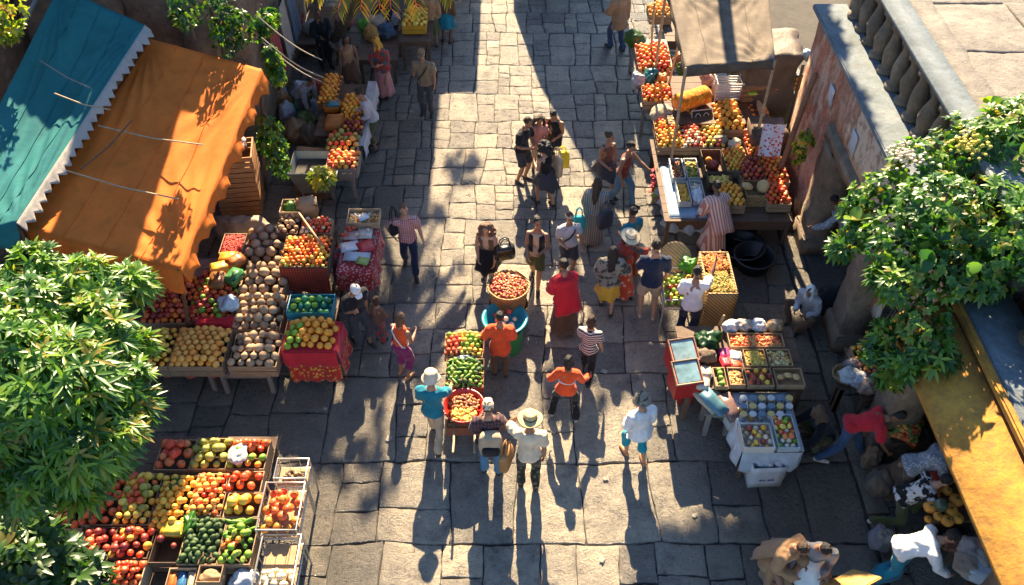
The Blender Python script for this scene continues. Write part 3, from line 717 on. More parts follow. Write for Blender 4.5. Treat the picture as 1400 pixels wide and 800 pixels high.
    if top:
        kind, m = top; bm = bmesh.new(); e = {'tee': .016, 'long': .02, 'tank': .012, 'loose': .035, 'coat': .045, 'crop': .014, 'poncho': .05}[kind]
        low = {'loose': -.14, 'coat': -.26, 'crop': .08, 'poncho': -.12}.get(kind, -.09)
        torso(bm, low, .505 if kind != 'tank' else .47, e, .2 if kind in ('loose', 'poncho') else .14)
        if kind not in ('tank', 'crop'):
            fr = {'tee': .62, 'long': 1.93, 'loose': 1.4, 'coat': 1.95, 'poncho': 1.2}[kind]
            for a in J.values(): sleeve(bm, fr, (e+.004)*k if kind != 'poncho' else .05, a[0], a[1], a[2], a[4])
        else:
            for a in J.values(): chain(bm, [sp(.36, a[4]*.11, 0), sp(.475, a[4]*.10, 0)], [.06*k, .035*k], 8)
        obj('shirt' if kind not in ('coat', 'poncho') else ('coat' if kind == 'coat' else 'shawl'), remesh(bm, .017, 2, .021, 9, sd), m, o, True)
    if bottom:
        kind, m = bottom
        if kind in ('pants', 'shorts', 'capri'):
            bm = bmesh.new(); torso(bm, -.10, .10, .004)
            for hp_, kn, an, sg in LG.values():
                if kind == 'pants': chain(bm, [hp_, (hp_+kn)/2, kn, (kn+an)/2, an+V(0, 0, .02)], [.103*k, .094*k, .078*k, .075*k, .072*k], 12)
                elif kind == 'capri': chain(bm, [hp_, (hp_+kn)/2, kn, kn+(an-kn)*.45], [.105*k, .098*k, .085*k, .085*k], 12)
                else: chain(bm, [hp_, (hp_+kn)/2, hp_+(kn-hp_)*.93], [.105*k, .1*k, .1*k], 12, False)
            obj('trousers' if kind != 'shorts' else 'shorts', remesh(bm, .018, 2, .019, 10, sd), m, o, True)
        else:
            hem = {'skirt': .50, 'long': .10, 'mini': .62}[kind]; bm = bmesh.new(); rr = []; n = 32
            mid = (LG['L'][2]+LG['R'][2])/2; spread = abs(LG['L'][2].y-LG['R'][2].y)*.5
            z0 = sp(.1); prev = None; first = None; steps = 8
            for i in range(steps+1):
                t = i/steps; zz = z0.z+(hem*k*(1 if legs not in ('squat', 'sit') else .3)-z0.z)*t
                cx = z0+(Vector((mid.x, mid.y, zz))-z0)*t*.8; cx.z = zz
                rx = (.15+.11*t**.8)*k; ry = (.115+.11*t**.8)*k+spread*t*.9
                ring = []
                for j in range(n):
                    a = 2*math.pi*j/n; pl = 1+.09*t*math.sin(a*7+sd)+.06*t*noise.noise(Vector((math.cos(a)*2, math.sin(a)*2, sd+t)))
                    ring.append(bm.verts.new((cx.x+rx*pl*math.cos(a), cx.y+ry*pl*math.sin(a), zz+.012*t*math.sin(a*5+sd))))
                if prev:
                    for j in range(n): bm.faces.new((prev[j], ring[j], ring[(j+1) % n], prev[(j+1) % n]))
                else: first = ring
                prev = ring
            bm.faces.new(list(reversed(first)))
            q = obj('skirt', bm, m, o, True); sm = q.modifiers.new('thick', 'SOLIDIFY'); sm.thickness = .008
    # shoes
    sm = basic('shoe_%.2f_%.2f_%.2f' % shoes, shoes, .6, .2)
    for hp_, kn, an, sg in LG.values():
        bm = bmesh.new(); g = an.z-.085*k
        chain(bm, [Vector((an.x, an.y+.035*k, g+.042*k)), Vector((an.x+sg*.012*k, an.y-.06*k, g+.038*k)), Vector((an.x+sg*.025*k, an.y-.165*k, g+.03*k))], [.041*k, .042*k, .034*k], 10)
        for v in bm.verts: v.co.z = max(v.co.z, g+.002)
        obj('shoe', bm, sm, o, True)
    # hair
    if hair:
        kind, hcn = hair; bm = bmesh.new()
        ell(bm, hl(0, .026, .04), .083*k, .096*k, .099*k, Hm, 16, 12)
        if kind == 'long':
            chain(bm, [hl(0, .075, .03), hl(0, .10, -.09), sp(.40, 0, .12), sp(.27, 0, .135)], [.075*k, .075*k, .085*k, .05*k], 12, True, 0, .55)
            for sg in (1, -1): chain(bm, [hl(sg*.065, .02, .04), hl(sg*.078, .02, -.08), hl(sg*.08, .01, -.18)], [.03*k, .034*k, .02*k], 8)
        elif kind == 'curly':
            for i in range(46):
                a = R.random()*6.28; t = R.random(); rr = .09+.075*t
                x, y = math.cos(a)*rr, math.sin(a)*rr
                if y < -.015 and abs(x) < .10: continue
                ell(bm, hl(x, y+.03, .09-.33*t), .045*k, .045*k, .05*k, Hm, 8, 6)
        elif kind == 'bun':
            ell(bm, hl(0, .10, .07), .05*k, .05*k, .05*k, Hm)
        elif kind == 'bob':
            chain(bm, [hl(0, .05, .04), hl(0, .065, -.06), hl(0, .06, -.12)], [.085*k, .088*k, .07*k], 12, True, 0, .75)
            for sg in (1, -1): chain(bm, [hl(sg*.062, .01, .03), hl(sg*.074, .01, -.1)], [.03*k, .03*k], 8)
        elif kind == 'beard':
            ell(bm, hl(0, -.045, -.085), .05*k, .05*k, .04*k, Hm)
        obj('hair', remesh(bm, .012, 1, .012, 34, sd), hairmat(hcn), o, True)
    def lathe(prof, n=28, wob=0, sq=1.0):
        bm = bmesh.new(); prev = None
        for (r_, z_) in prof:
            ring = [bm.verts.new(hl(r_*math.cos(2*math.pi*i/n)*(1+wob*noise.noise(Vector((math.cos(2*math.pi*i/n), math.sin(2*math.pi*i/n), sd)))), .012+r_*sq*math.sin(2*math.pi*i/n), z_+wob*.35*r_*math.sin(4*math.pi*i/n+sd))) for i in range(n)]
            if prev:
                for i in range(n): bm.faces.new((prev[i], prev[(i+1) % n], ring[(i+1) % n], ring[i]))
            prev = ring
        bm.faces.new(prev); return bm
    if hat:
        kind, m = hat[0], hat[1]
        if kind in ('straw', 'bucket'):
            prof = [(.175, .052), (.19, .048), (.17, .06), (.125, .066), (.104, .07), (.1, .12), (.09, .155), (.06, .163), (.02, .155)] if kind == 'straw' else \
                   [(.135, .03), (.155, .012), (.15, .02), (.118, .065), (.108, .10), (.1, .14), (.07, .17), (.03, .178)]
            q = obj('hat', lathe(prof, 28, .12, 1.12), m, o, True); q.modifiers.new('t', 'SOLIDIFY').thickness = .006
            if kind == 'straw': 
                bnd = obj('hat_band', lathe([(.1065, .072), (.107, .095), (.1, .095)], 28, 0, 1.12), basic('hat_band', (.08, .05, .03)), q, True)
        elif kind == 'cap':
            bm = bmesh.new(); ell(bm, hl(0, .012, .055), .09*k, .107*k, .088*k, Hm, 16, 10)
            loft(bm, [(hl(0, -.085, .05), Hm @ V(.07, 0, 0), Hm @ V(0, 0, .008)), (hl(0, -.13, .045), Hm @ V(.065, 0, 0), Hm @ V(0, 0, .006)), (hl(0, -.17, .035), Hm @ V(.04, 0, 0), Hm @ V(0, 0, .004))], 12)
            bmesh.ops.recalc_face_normals(bm, faces=bm.faces)
            obj('cap', bm, m, o, True)
        elif kind == 'scarf':
            bm = bmesh.new(); ell(bm, hl(0, .03, .035), .093*k, .105*k, .108*k, Hm, 16, 12)
            chain(bm, [hl(0, .06, 0), hl(0, .08, -.12), sp(.42, 0, .07)], [.08*k, .085*k, .11*k], 12, True, 0, .7)
            for sg in (1, -1): chain(bm, [hl(sg*.07, .0, .02), hl(sg*.065, -.02, -.12), sp(.44, sg*.06, -.06)], [.03*k, .035*k, .05*k], 8)
            obj('headscarf', remesh(bm, .014, 2, .008, 16, sd), m, o, True)
        elif kind == 'band':
            bm = bmesh.new(); ell(bm, hl(0, .02, .05), .091*k, .105*k, .05*k, Hm @ Matrix.Rotation(rad(-12), 3, 'X'), 18, 10)
            obj('headband', bm, m, o, True)
    for x in extra:
        kind, m = x[0], x[1]; bm = bmesh.new()
        if kind == 'drape':       # shawl hanging from the shoulders down the back
            n = 9; rows = []
            for i in range(8):
                t = i/7; row = []
                for j in range(n):
                    q = (j/(n-1)-.5)*2; bk = .115+.10*t-.10*q*q*(1-t*.3)
                    row.append(bm.verts.new(sp(.475-.035*abs(q)-.72*t, q*(.2+.06*t), bk+.02*math.sin(q*9+sd)*t)))
                rows.append(row)
            for i in range(7):
                for j in range(n-1): bm.faces.new((rows[i][j], rows[i+1][j], rows[i+1][j+1], rows[i][j+1]))
            q = obj('shawl', bm, m, o, True); q.modifiers.new('t', 'SOLIDIFY').thickness = .02
        elif kind == 'vest':
            torso(bm, .02, .46, .03); bb = remesh(bm, .017, 2, .006, 11, sd)
            kill = [f for f in bb.faces if (lambda c: (c-sp(0)).dot(fw) > .03*k and abs((c-sp(0)).dot(rt)) < .055*k)(f.calc_center_median())]
            bmesh.ops.delete(bb, geom=kill, context='FACES'); obj('vest', bb, m, o, True)
        elif kind == 'strap':
            sg = x[2]
            pts = [sp(.49, sg*.12, 0), sp(.40, sg*.09, -.145), sp(.25, 0, -.15), sp(.08, -sg*.13, -.09), sp(.02, -sg*.165, 0), sp(.1, -sg*.12, .10), sp(.3, 0, .145), sp(.43, sg*.10, .12), sp(.49, sg*.12, 0)]
            chain(bm, pts, [.016*k]*9, 6, False); obj('bag_strap', bm, m, o, True)
        elif kind == 'stripe_band':
            rr = [(sp(.24), rt*.178*k, -fw*.138*k), (sp(.255), rt*.18*k, -fw*.139*k)]
            loft(bm, rr, 20); obj('reflective_stripe', bm, m, o, True)
    hands = {s_: M @ (J[s_][2]+J[s_][3]*.06*k) for s_ in J}
    return dict(o=o, M=M, hands=hands, sp=lambda t, x=0, y=0: M @ sp(t, x, y), k=k, lean=lean, face=face)
def rounded(bm, w, d, h, r=.3, n=4):
    """soft box standing on z=0"""
    rings = []
    for t, s_ in ((0, .9), (.06, 1), (.5, 1.04), (.85, .97), (1, .8)):
        ring = []
        for i in range(24):
            a = 2*math.pi*i/24; c, s2 = math.cos(a), math.sin(a)
            p = 4.5
            q = (abs(c)**p+abs(s2)**p)**(-1/p)
            ring.append(bm.verts.new((c*q*w/2*s_, s2*q*d/2*s_, h*t)))
        rings.append(ring)
    for a, b in zip(rings, rings[1:]):
        for i in range(24): bm.faces.new((a[i], a[(i+1) % 24], b[(i+1) % 24], b[i]))
    bm.faces.new(list(reversed(rings[0]))); bm.faces.new(rings[-1])
def bag(name, label, cat, loc, rz, w, d, h, m, strap=None, ms=None, pitch=0):
    t = empty(name, loc, rad(rz), label, cat, None, rad(pitch))
    bm = bmesh.new(); rounded(bm, w, d, h)
    for v in bm.verts: v.co += Vector((noise.noise(v.co*9), noise.noise(v.co*9+Vector((5, 0, 0))), 0))*.012
    obj('bag_body', bm, m, t, True)
    if strap == 'pack':
        bm = bmesh.new(); rounded(bm, w*.75, d*.5, h*.45); bmesh.ops.translate(bm, verts=bm.verts, vec=(0, d*.5, h*.08)); obj('pocket', bm, ms or m, t, True)
        for sg in (1, -1): tube('strap', [(sg*w*.3, -d*.4, h*.9), (sg*w*.36, -d*1.0, h*.98), (sg*w*.4, -d*1.5, h*.7), (sg*w*.42, -d*.9, h*.25), (sg*w*.36, -d*.4, h*.12)], .015, ms or m, t)
    elif strap:
        for sg in (1, -1): tube('handle', [(-w*.28, sg*d*.3, h*.92), (-w*.2, sg*d*.2, h+strap*.7), (0, sg*d*.1, h+strap), (w*.2, sg*d*.2, h+strap*.7), (w*.28, sg*d*.3, h*.92)], .011, ms or m, t)
    return t
C = cloth
cl = dict(
 black=C('cloth_black', (.012, .012, .014)), navy=C('cloth_navy', (.012, .022, .05)), jeans=C('cloth_jeans', (.04, .075, .14)), bluejeans=C('cloth_bluejeans', (.10, .20, .30)),
 khaki=C('cloth_khaki', (.20, .15, .09)), beige=C('cloth_beige', (.46, .34, .22)), cream=C('cloth_cream', (.68, .55, .38)), white=C('cloth_white', (.74, .73, .70)),
 orange=C('cloth_orange', (.72, .085, .02)), rust=C('cloth_rust', (.20, .035, .02)), red=C('cloth_red', (.50, .02, .03)), pink=C('cloth_pink', (.50, .22, .20)),
 yellow=C('cloth_yellow', (.60, .33, .035)), teal=C('cloth_teal', (.012, .17, .23)), turq=C('cloth_turq', (.01, .27, .33)), olive=C('cloth_olive', (.08, .085, .03)),
 grey=C('cloth_grey', (.20, .20, .21)), lgrey=C('cloth_lgrey', (.42, .42, .43)), dgrey=C('cloth_dgrey', (.05, .05, .055)), brown=C('cloth_brown', (.12, .07, .04)), purple=C('cloth_purple', (.20, .02, .11)),
 tan=C('cloth_tan', (.34, .20, .10)), gstripe=C('cloth_greystripe', (.16, .15, .14), (.32, .29, .26), 'vstripe', 1.4), bstripe=C('cloth_bwstripe', (.04, .035, .035), (.55, .50, .44), 'stripe', 1.3),
 plaid=C('cloth_plaid', (.48, .36, .33), (.30, .05, .05), 'plaid', 1.6), floral=C('cloth_floral', (.55, .07, .03), (.65, .45, .3), 'floral'), camo=C('cloth_camo', (.25, .22, .17), (.05, .05, .035), 'camo'),
 dfloral=C('cloth_darkfloral', (.03, .03, .02), (.16, .14, .08), 'floral', 1.2), bw=C('cloth_blackwhite', (.015, .015, .015), (.6, .58, .55), 'camo', .8), pstripe=C('cloth_pinkstripe', (.50, .20, .15), (.66, .52, .44), 'vstripe', 1.1),
 knit=C('cloth_knit', (.22, .23, .25), (.45, .46, .48), 'floral', 2.5), denim=C('cloth_denim_short', (.09, .15, .22)), redpat=C('cloth_redpattern', (.38, .04, .03), (.06, .10, .10), 'camo', 1.2))
straw = basic('straw', (.62, .45, .20), .8, .25, 40, .5)
palestraw = basic('pale_straw', (.70, .58, .38), .8, .2, 40, .5)
P = person
def crowd():
    k = cl
    a = P(585, 156, -8, 1.68, 'b', 'person in khaki shirt and peaked cap by the oranges stall, hand on a shoulder strap', ('tee', k['khaki']), ('pants', k['dgrey']), ('short', 'brown'), ('cap', k['khaki']), ('down', 'phone'), 'stand', extra=(('strap', k['black'], 1),))
    P(514, 203, -70, 1.60, 'b', 'person in light grey sweater and olive shorts leaning over the small oranges stall', ('long', k['lgrey']), ('capri', k['olive']), ('bun', 'black'), None, ('carry', 'hold'), 'stand', 14, female=True, head=(20, 0))
    P(527, 131, -20, 1.54, 'b', 'person in yellow headscarf and long pink skirt beside the dim stall', ('loose', k['redpat']), ('long', k['pink']), ('short', 'black'), ('scarf', k['yellow']), ('hold', 'hold'), 'stand', female=True, head=(14, -20))
    P(484, 128, 20, 1.56, 'c', 'person with long black hair in a brown dress behind the oranges', ('tank', k['tan']), ('skirt', k['brown']), ('long', 'black'), None, ('carry', 'loose'), 'stand', female=True, head=(10, 15))
    P(592, 64, 190, 1.54, 'b', 'person in orange top looking over the crates at the far stall', ('long', k['tan']), ('skirt', k['olive']), ('bun', 'black'), None, ('carry', 'loose'), 'stand', female=True)
    P(611, 58, 160, 1.66, 'c', 'person in dark coat and teal skirt at the shadowed far stall', ('long', k['brown']), ('skirt', k['teal']), ('short', 'black'), None, ('hold', 'down'), 'stand')
    P(447, 92, 30, 1.58, 'c', 'person in black seated deep in the shade of the stall', ('long', k['black']), ('pants', k['black']), ('short', 'black'), ('scarf', k['brown']), ('hold', 'hold'), 'stand')
    P(418, 168, 60, 1.49, 'c', 'person in dark clothes bending among the white and green bags', ('long', k['grey']), ('pants', k['dgrey']), ('short', 'black'), None, ('low', 'low'), 'stand', 45)
    P(843, 68, -150, 1.69, 'b', 'person in tan jacket and blue jeans passing the fruit rack', ('coat', k['tan']), ('pants', k['jeans']), ('short', 'brown'), None, ('carry', 'down'), 'step')
    # group of three on the sunlit paving
    P(713, 247, 55, 1.62, 'b', 'person in black shirt and dark shorts showing things to two friends', ('tee', k['black']), ('shorts', k['dgrey']), ('beard', 'brown'), None, ('carry', 'hold'), 'stand', 6, head=(20, 10))
    P(757, 226, -25, 1.50, 'b', 'person in open black vest looking down at what friends hold', ('tank', k['black']), ('shorts', k['navy']), ('short', 'black'), None, ('hold', 'hold'), 'stand', 8, head=(34, 0))
    g = P(746, 280, 215, 1.56, 'a', 'person in black dress with a cream tote bag on the shoulder', ('tank', k['black']), ('mini', k['dgrey']), ('curly', 'black'), None, ('hold', 'hold'), 'step', 6, female=True, head=(18, 0))
    bag('tote_bag', 'cream cloth tote bag hanging on the person in black dress', 'bag', g['sp'](-.08, -.235, .05), 215+80, .34, .09, .40, k['beige'], .16)
    bag('yellow_bag', 'small yellow shopping bag held beside the black vest', 'bag', at(768, 228, .45), 10, .26, .12, .34, C('cloth_brightyellow', (.75, .60, .04)), .12)
    P(824, 262, 28, 1.50, 'b', 'person in brown sleeveless dress walking beside the red shirted companion', ('tank', k['brown']), ('mini', k['dgrey']), ('bun', 'brown'), None, ('loose', 'carry'), 'walk', 3, female=True, head=(5, 35))
    P(847, 278, 55, 1.56, 'b', 'person in dark red sleeveless shirt stretching a hand towards the stall', ('tank', k['rust']), ('pants', k['bluejeans']), ('short', 'black'), None, ('reach', 'loose'), 'walk', 6, head=(8, 10))
    P(808, 330, 165, 1.52, 'b', 'person with long dark hair in grey striped dress with a dark bag', ('loose', k['gstripe']), ('long', k['gstripe']), ('long', 'brown'), None, ('loose', 'down'), 'stand', female=True)
    bag('blue_bag', 'turquoise cloth bag beside the grey striped dress', 'bag', at(790, 318, .45), 0, .22, .10, .36, k['turq'], .2)
    bag('shoulder_bag', 'dark slouchy shoulder bag on the grey striped dress', 'bag', at(826, 310, .75), 30, .28, .13, .34, k['dgrey'], .2)
    a = P(668, 383, -12, 1.58, 'a', 'person with long curly hair bending towards the basket of red fruit', ('crop', k['beige']), ('skirt', k['black']), ('curly', 'lightbrown'), None, ('low', 'carry'), 'step', 16, female=True, head=(14, 0), extra=(('vest', k['brown']),))
    bag('handbag', 'black shiny handbag on the arm of the curly haired person', 'bag', at(690, 352, .75), 15, .34, .16, .24, basic('black_leather', (.012, .011, .011), .25, .2), .18)
    P(732, 386, -10, 1.62, 'b', 'person in cream vest with dark strap cradling a bowl of fruit', ('tank', k['beige']), ('shorts', k['olive']), ('bun', 'black'), None, ('hold', 'carry'), 'walk', 3, female=True, head=(-4, 30), extra=(('vest', k['black']),))
    P(775, 372, 8, 1.50, 'b', 'person in grey tee with a strap behind the red shawl', ('tee', k['lgrey']), ('shorts', k['dgrey']), ('short', 'brown'), ('band', k['beige']), ('loose', 'hold'), 'stand', 4, extra=(('strap', k['black'], 1),), head=(2, 10))
    P(770, 452, 200, 1.64, 'b', 'person wrapped in a bright red shawl over a brown skirt', ('loose', k['red']), ('long', k['brown']), ('short', 'black'), None, ('carry', 'hold'), 'stand', 6, female=True, extra=(('drape', k['red']),))
    P(828, 425, 175, 1.52, 'a', 'person with black hair in a yellow skirt and pale knotted top', ('poncho', k['camo']), ('mini', k['yellow']), ('long', 'black'), None, ('down', 'wide'), 'step', 4, female=True)
    P(846, 398, 20, 1.56, 'b', 'person in red patterned dress under a straw sunhat and orange bundle', ('loose', k['redpat']), ('long', k['floral']), ('long', 'brown'), ('straw', palestraw), ('head', 'hold'), 'step', 10, female=True)
    P(883, 434, 178, 1.82, 'a', 'person in navy polo shirt and beige shorts seen from behind', ('tee', k['navy']), ('shorts', k['beige']), ('short', 'black'), None, ('carry', 'loose'), 'stand', 2, shoes=(.42, .33, .24))
    P(936, 462, 165, 1.64, 'b', 'person in white tee reaching over the tall wicker hamper', ('tee', k['white']), ('pants', k['navy']), ('short', 'black'), None, ('hold', 'reachup'), 'stand', 6)
    P(562, 368, 8, 1.60, 'a', 'person in red checked shirt and dark trousers walking with a satchel', ('tee', k['plaid']), ('pants', k['navy']), ('short', 'lightbrown'), None, ('loose', 'hip'), 'walk', 2, head=(0, 10))
    bag('satchel', 'small black satchel at the hip of the checked shirt', 'bag', at(541, 318, .85), 40, .22, .12, .26, k['black'], .3)
    P(494, 466, 35, 1.62, 'b', 'person in black tee and white cap looking down beside the orange cart', ('tee', k['black']), ('capri', k['dgrey']), ('short', 'brown'), ('cap', k['white']), ('down', 'phone'), 'step', 14, head=(30, 0))
    P(521, 466, 150, 1.05, 'b', 'child in dark clothes standing close behind the orange top', ('long', k['brown']), ('pants', k['redpat']), ('bob', 'brown'), None, ('loose', 'carry'), 'stand', 4)
    P(553, 514, 150, 1.48, 'b', 'person with brown hair in orange top and purple trousers holding a tray', ('crop', k['orange']), ('capri', k['purple']), ('bob', 'lightbrown'), None, ('carry', 'hold'), 'stand', 6, female=True, extra=(('strap', k['white'], 1),), shoes=(.4, .2, .1))
    P(684, 513, 178, 1.46, 'b', 'person in orange red shirt reaching out behind the narrow fruit trolley', ('loose', k['orange']), ('pants', k['brown']), ('short', 'black'), None, ('out', 'carry'), 'stand', 5)
    P(771, 570, 172, 1.46, 'b', 'person in orange jacket with pale stripe and black trousers, arms apart', ('long', k['orange']), ('pants', k['black']), ('bob', 'black'), None, ('out', 'wide'), 'wide', 4, female=True, extra=(('stripe_band', k['white']),), shoes=(.35, .3, .25))
    P(801, 514, 165, 1.42, 'a', 'person in black and white striped top and black trousers walking away', ('tee', k['bstripe']), ('pants', k['black']), ('bob', 'brown'), None, ('carry', 'loose'), 'walk', 4, female=True)
    P(596, 604, 172, 1.62, 'a', 'person in teal tee, pale hat and beige trousers pushing the trolley', ('tee', k['teal']), ('pants', k['beige']), ('short', 'brown'), ('bucket', k['cream']), ('carry', 'reach'), 'walk', 6)
    p = P(672, 645, 182, 1.66, 'a', 'person in pale cap and dark checked top with a beige backpack', ('long', C('cloth_darkcheck', (.03, .025, .03), (.14, .06, .06), 'plaid', 1.2)), ('pants', k['bluejeans']), ('short', 'brown'), ('cap', k['cream']), ('carry', 'carry'), 'stand', 5)
    bag('backpack', 'beige backpack on the back of the person in pale cap', 'backpack', p['sp'](-.04, 0, .20), 182, .30, .16, .36, k['beige'], 'pack', k['black'])
    p = P(722, 665, 178, 1.68, 'b', 'person in cream tee and straw hat with dark patterned trousers', ('tee', k['cream']), ('pants', k['dfloral']), ('short', 'brown'), ('straw', straw), ('head', 'down'), 'stand', 4)
    bag('leather_bag', 'tan leather bag hanging beside the cream tee', 'bag', p['sp'](-.32, .34, -.02), 178+70, .30, .12, .34, basic('tan_leather', (.36, .17, .06), .5, .2), .2)
    P(868, 628, 200, 1.54, 'a', 'person in patterned hat, white top and turquoise trousers alone in the sun', ('loose', k['white']), ('capri', k['turq']), ('short', 'brown'), ('bucket', k['camo']), ('hold', 'hold'), 'step', 4, female=True, shoes=(.45, .18, .08), head=(12, 10))
    # right-hand side of the street, in the shade
    P(0, 0, 205, 1.60, 'c', 'person draped in a pink striped cloak bending between stall and hamper', ('poncho', k['pstripe']), ('long', k['pstripe']), ('short', 'black'), None, ('low', 'low'), 'step', 24, loc=at(972, 345, 0), extra=(('drape', k['pstripe']),))
    P(1100, 436, -50, 1.54, 'b', 'person in white hood sitting on the step beside a black bundle', ('long', k['lgrey']), ('pants', k['brown']), ('short', 'black'), ('scarf', k['white']), ('hold', 'hold'), 'sit', 18, pelvis=.34, head=(20, 0))
    P(1142, 356, -110, 1.62, 'c', 'person in grey patterned top leaning in the archway behind leaves', ('long', k['knit']), ('pants', k['dgrey']), ('short', 'black'), None, ('reach', 'low'), 'step', 38, female=True)
    P(1122, 606, -82, 1.62, 'c', 'person in dark jacket squatting with an arm out by the trays', ('long', k['black']), ('pants', k['olive']), ('short', 'black'), ('scarf', k['brown']), ('reach', 'reach'), 'squat', 30, head=(0, 0))
    P(1144, 622, 82, 1.64, 'c', 'person in bright red top and jeans bending over the dark stall', ('tee', k['red']), ('pants', k['jeans']), ('short', 'black'), None, ('low', 'reach'), 'lunge', 62, shoes=(.5, .45, .4), head=(20, 0))
    P(1220, 678, 86, 1.62, 'b', 'person in grey knit top leaning far over the arcade counter', ('tee', k['knit']), ('pants', k['brown']), ('bun', 'brown'), None, ('reach', 'reach'), 'step', 52, female=True, head=(8, 0))
    P(1218, 706, 84, 1.60, 'a', 'person in black and white patterned shirt crouching at the pumpkin counter', ('tee', k['bw']), ('pants', k['olive']), ('short', 'black'), None, ('reach', 'reach'), 'lunge', 40, pelvis=.62, shoes=(.5, .42, .33))
    P(1206, 790, 76, 1.66, 'b', 'person in loose white shirt bending towards the wrapped goods', ('long', k['white']), ('pants', k['teal']), ('short', 'black'), None, ('low', 'reach'), 'step', 48, head=(10, 0))
    P(1052, 782, 40, 1.60, 'b', 'person huddled in a big sandy brown coat with bowed head', ('coat', k['tan']), ('long', k['tan']), ('short', 'brown'), None, ('hold', 'hold'), 'squat', 20, pelvis=.55, head=(30, 0), extra=(('drape', k['tan']),))
    P(1100, 782, -15, 1.58, 'b', 'person in grey top and white skirt resting an arm on a yellow board', ('long', k['grey']), ('skirt', k['white']), ('short', 'black'), None, ('hold', 'out'), 'squat', 18, pelvis=.55, head=(30, 20))
def more_crowd():
    k = cl
    P(398, 78, 60, 1.6, 'c', 'person in dark red clothes half hidden beside the hanging cloths', ('long', k['rust']), ('pants', k['black']), ('long', 'black'), None, ('hold', 'loose'), 'stand', female=True)
    P(545, 62, -60, 1.58, 'c', 'person in dark blue stooping over the brown table under the palm', ('long', k['navy']), ('pants', k['dgrey']), ('short', 'black'), ('cap', k['khaki']), ('low', 'reach'), 'stand', 24)
    P(735, 232, 10, 1.42, 'b', 'person in pale pink top in the middle of the small group', ('tee', k['pink']), ('shorts', k['beige']), ('curly', 'brown'), None, ('hold', 'carry'), 'stand', 4, female=True, head=(20, 0))
    P(858, 372, -150, 1.52, 'b', 'person in teal top close behind the straw sunhat', ('tee', k['teal']), ('long', k['rust']), ('bun', 'black'), None, ('carry', 'hold'), 'stand', 4, female=True)
    P(1204, 664, 70, 1.5, 'c', 'person in brown cloak crouching on the kerb behind the grey knit top', ('loose', k['brown']), ('long', k['tan']), ('short', 'black'), ('scarf', k['tan']), ('hold', 'hold'), 'squat', 30, head=(24, 0))
    P(1218, 560, -60, 1.55, 'c', 'person in black behind the counter of red peppers', ('long', k['black']), ('pants', k['black']), ('short', 'black'), None, ('reach', 'hold'), 'stand', 20)
    P(1330, 690, -80, 1.55, 'b', 'person in rust red top serving from behind the pumpkins', ('tee', k['rust']), ('pants', k['dgrey']), ('short', 'black'), None, ('reach', 'reach'), 'stand', 34)
crowd(); more_crowd()
# ------------------------------------------------------------------ stalls beside the orange awning
G_ = lambda *a: at(*a)
# table extents from the crates they carry (metres)
def span(x0, y0, x1, y1, z):
    c, w, d = rect(x0, y0, x1, y1, z); return c.x-w/2, c.y-d/2, c.x+w/2, c.y+d/2
a = span(205, 360, 312, 502, .52); table(a[0]-.1, a[1]-.02, a[2], a[3]+.2, .50, 'low wooden table under the red and orange crates by the awning')
a = span(325, 312, 388, 502, .52); table(a[0]-.02, a[1]-.02, a[2]+.10, a[3], .50, 'low wooden table under the four crates of brown melons')
z = .74; h = .22
tray(338, 314, 394, 360, z, h, 'crate of brown melons topmost of the four melon crates, beside the red chillies', ['melon'], .185, 'brown melon in the topmost melon crate beside the chillies', 'melons of the topmost crate', cover=.6)
tray(333, 364, 391, 399, z, h, 'crate of brown melons second from the chillies in the melon row', ['melon'], .185, 'brown melon in the second melon crate below the chillies', 'melons of the second crate', cover=.6)
tray(325, 404, 387, 449, z, h, 'crate of smaller brown melons above the frontmost melon crate', ['melon'], .155, 'small brown melon in the third melon crate', 'melons of the third crate', cover=.5)
tray(319, 457, 381, 500, z, h, 'frontmost crate of brown melons with a dark plank edge', ['melon'], .15, 'small brown melon in the frontmost melon crate', 'melons of the frontmost crate', cover=.4)
k = crate(303, 319, 334, 346, .86, .34, 'small pale box filled with red chillies beside the melons', wp)
chil = [fruit('chilli', (.55, .03, .01), (.62, .07, .015), .35), fruit('chilli2', (.36, .015, .01), (.5, .03, .01), .35)]
stuff('red_chillies', k['c'], k['w'], k['d'], .83, 'heap of small red chillies in the pale box', 'chillies', chil, 420, .016, .03, (2, .6, .6))
mixred = lambda u, v: R.choice(['apple', 'apple', 'red_pepper', 'plum'])
tray(206, 378, 262, 440, z, h, 'crate of red apples and peppers at the tree edge under the awning', mixred, .115, {'apple': 'red apple in the crate between tree and awning', 'red_pepper': 'red pepper in the crate between tree and awning', 'plum': 'dark plum in the crate between tree and awning'}, 'red fruit between tree and awning', cover=.4)
tray(266, 372, 322, 440, z, h, 'crate of dark plums, peppers and limes under the blue plastic bag', lambda u, v: R.choice(['plum', 'plum', 'red_pepper', 'lime', 'apple']), .11, {'plum': 'dark plum in the crate under the blue plastic bag', 'red_pepper': 'red pepper in the crate under the blue plastic bag', 'lime': 'green lime in the crate under the blue plastic bag', 'apple': 'red apple in the crate under the blue plastic bag'}, 'mixed fruit under the blue bag', cover=.3)
tray(240, 450, 309, 500, z, h, 'frontmost crate of small orange fruit with an orange cloth edge', ['apricot'], .115, 'small orange fruit in the frontmost crate by the tree', 'orange fruit of the frontmost crate', cover=.5)
tray(206, 450, 236, 500, z, h, 'narrow crate of lemons half behind the tree leaves', ['lemon', 'mandarin'], .1, {'lemon': 'lemon in the narrow crate behind the leaves', 'mandarin': 'mandarin in the narrow crate behind the leaves'}, 'citrus of the narrow crate', cover=.3)
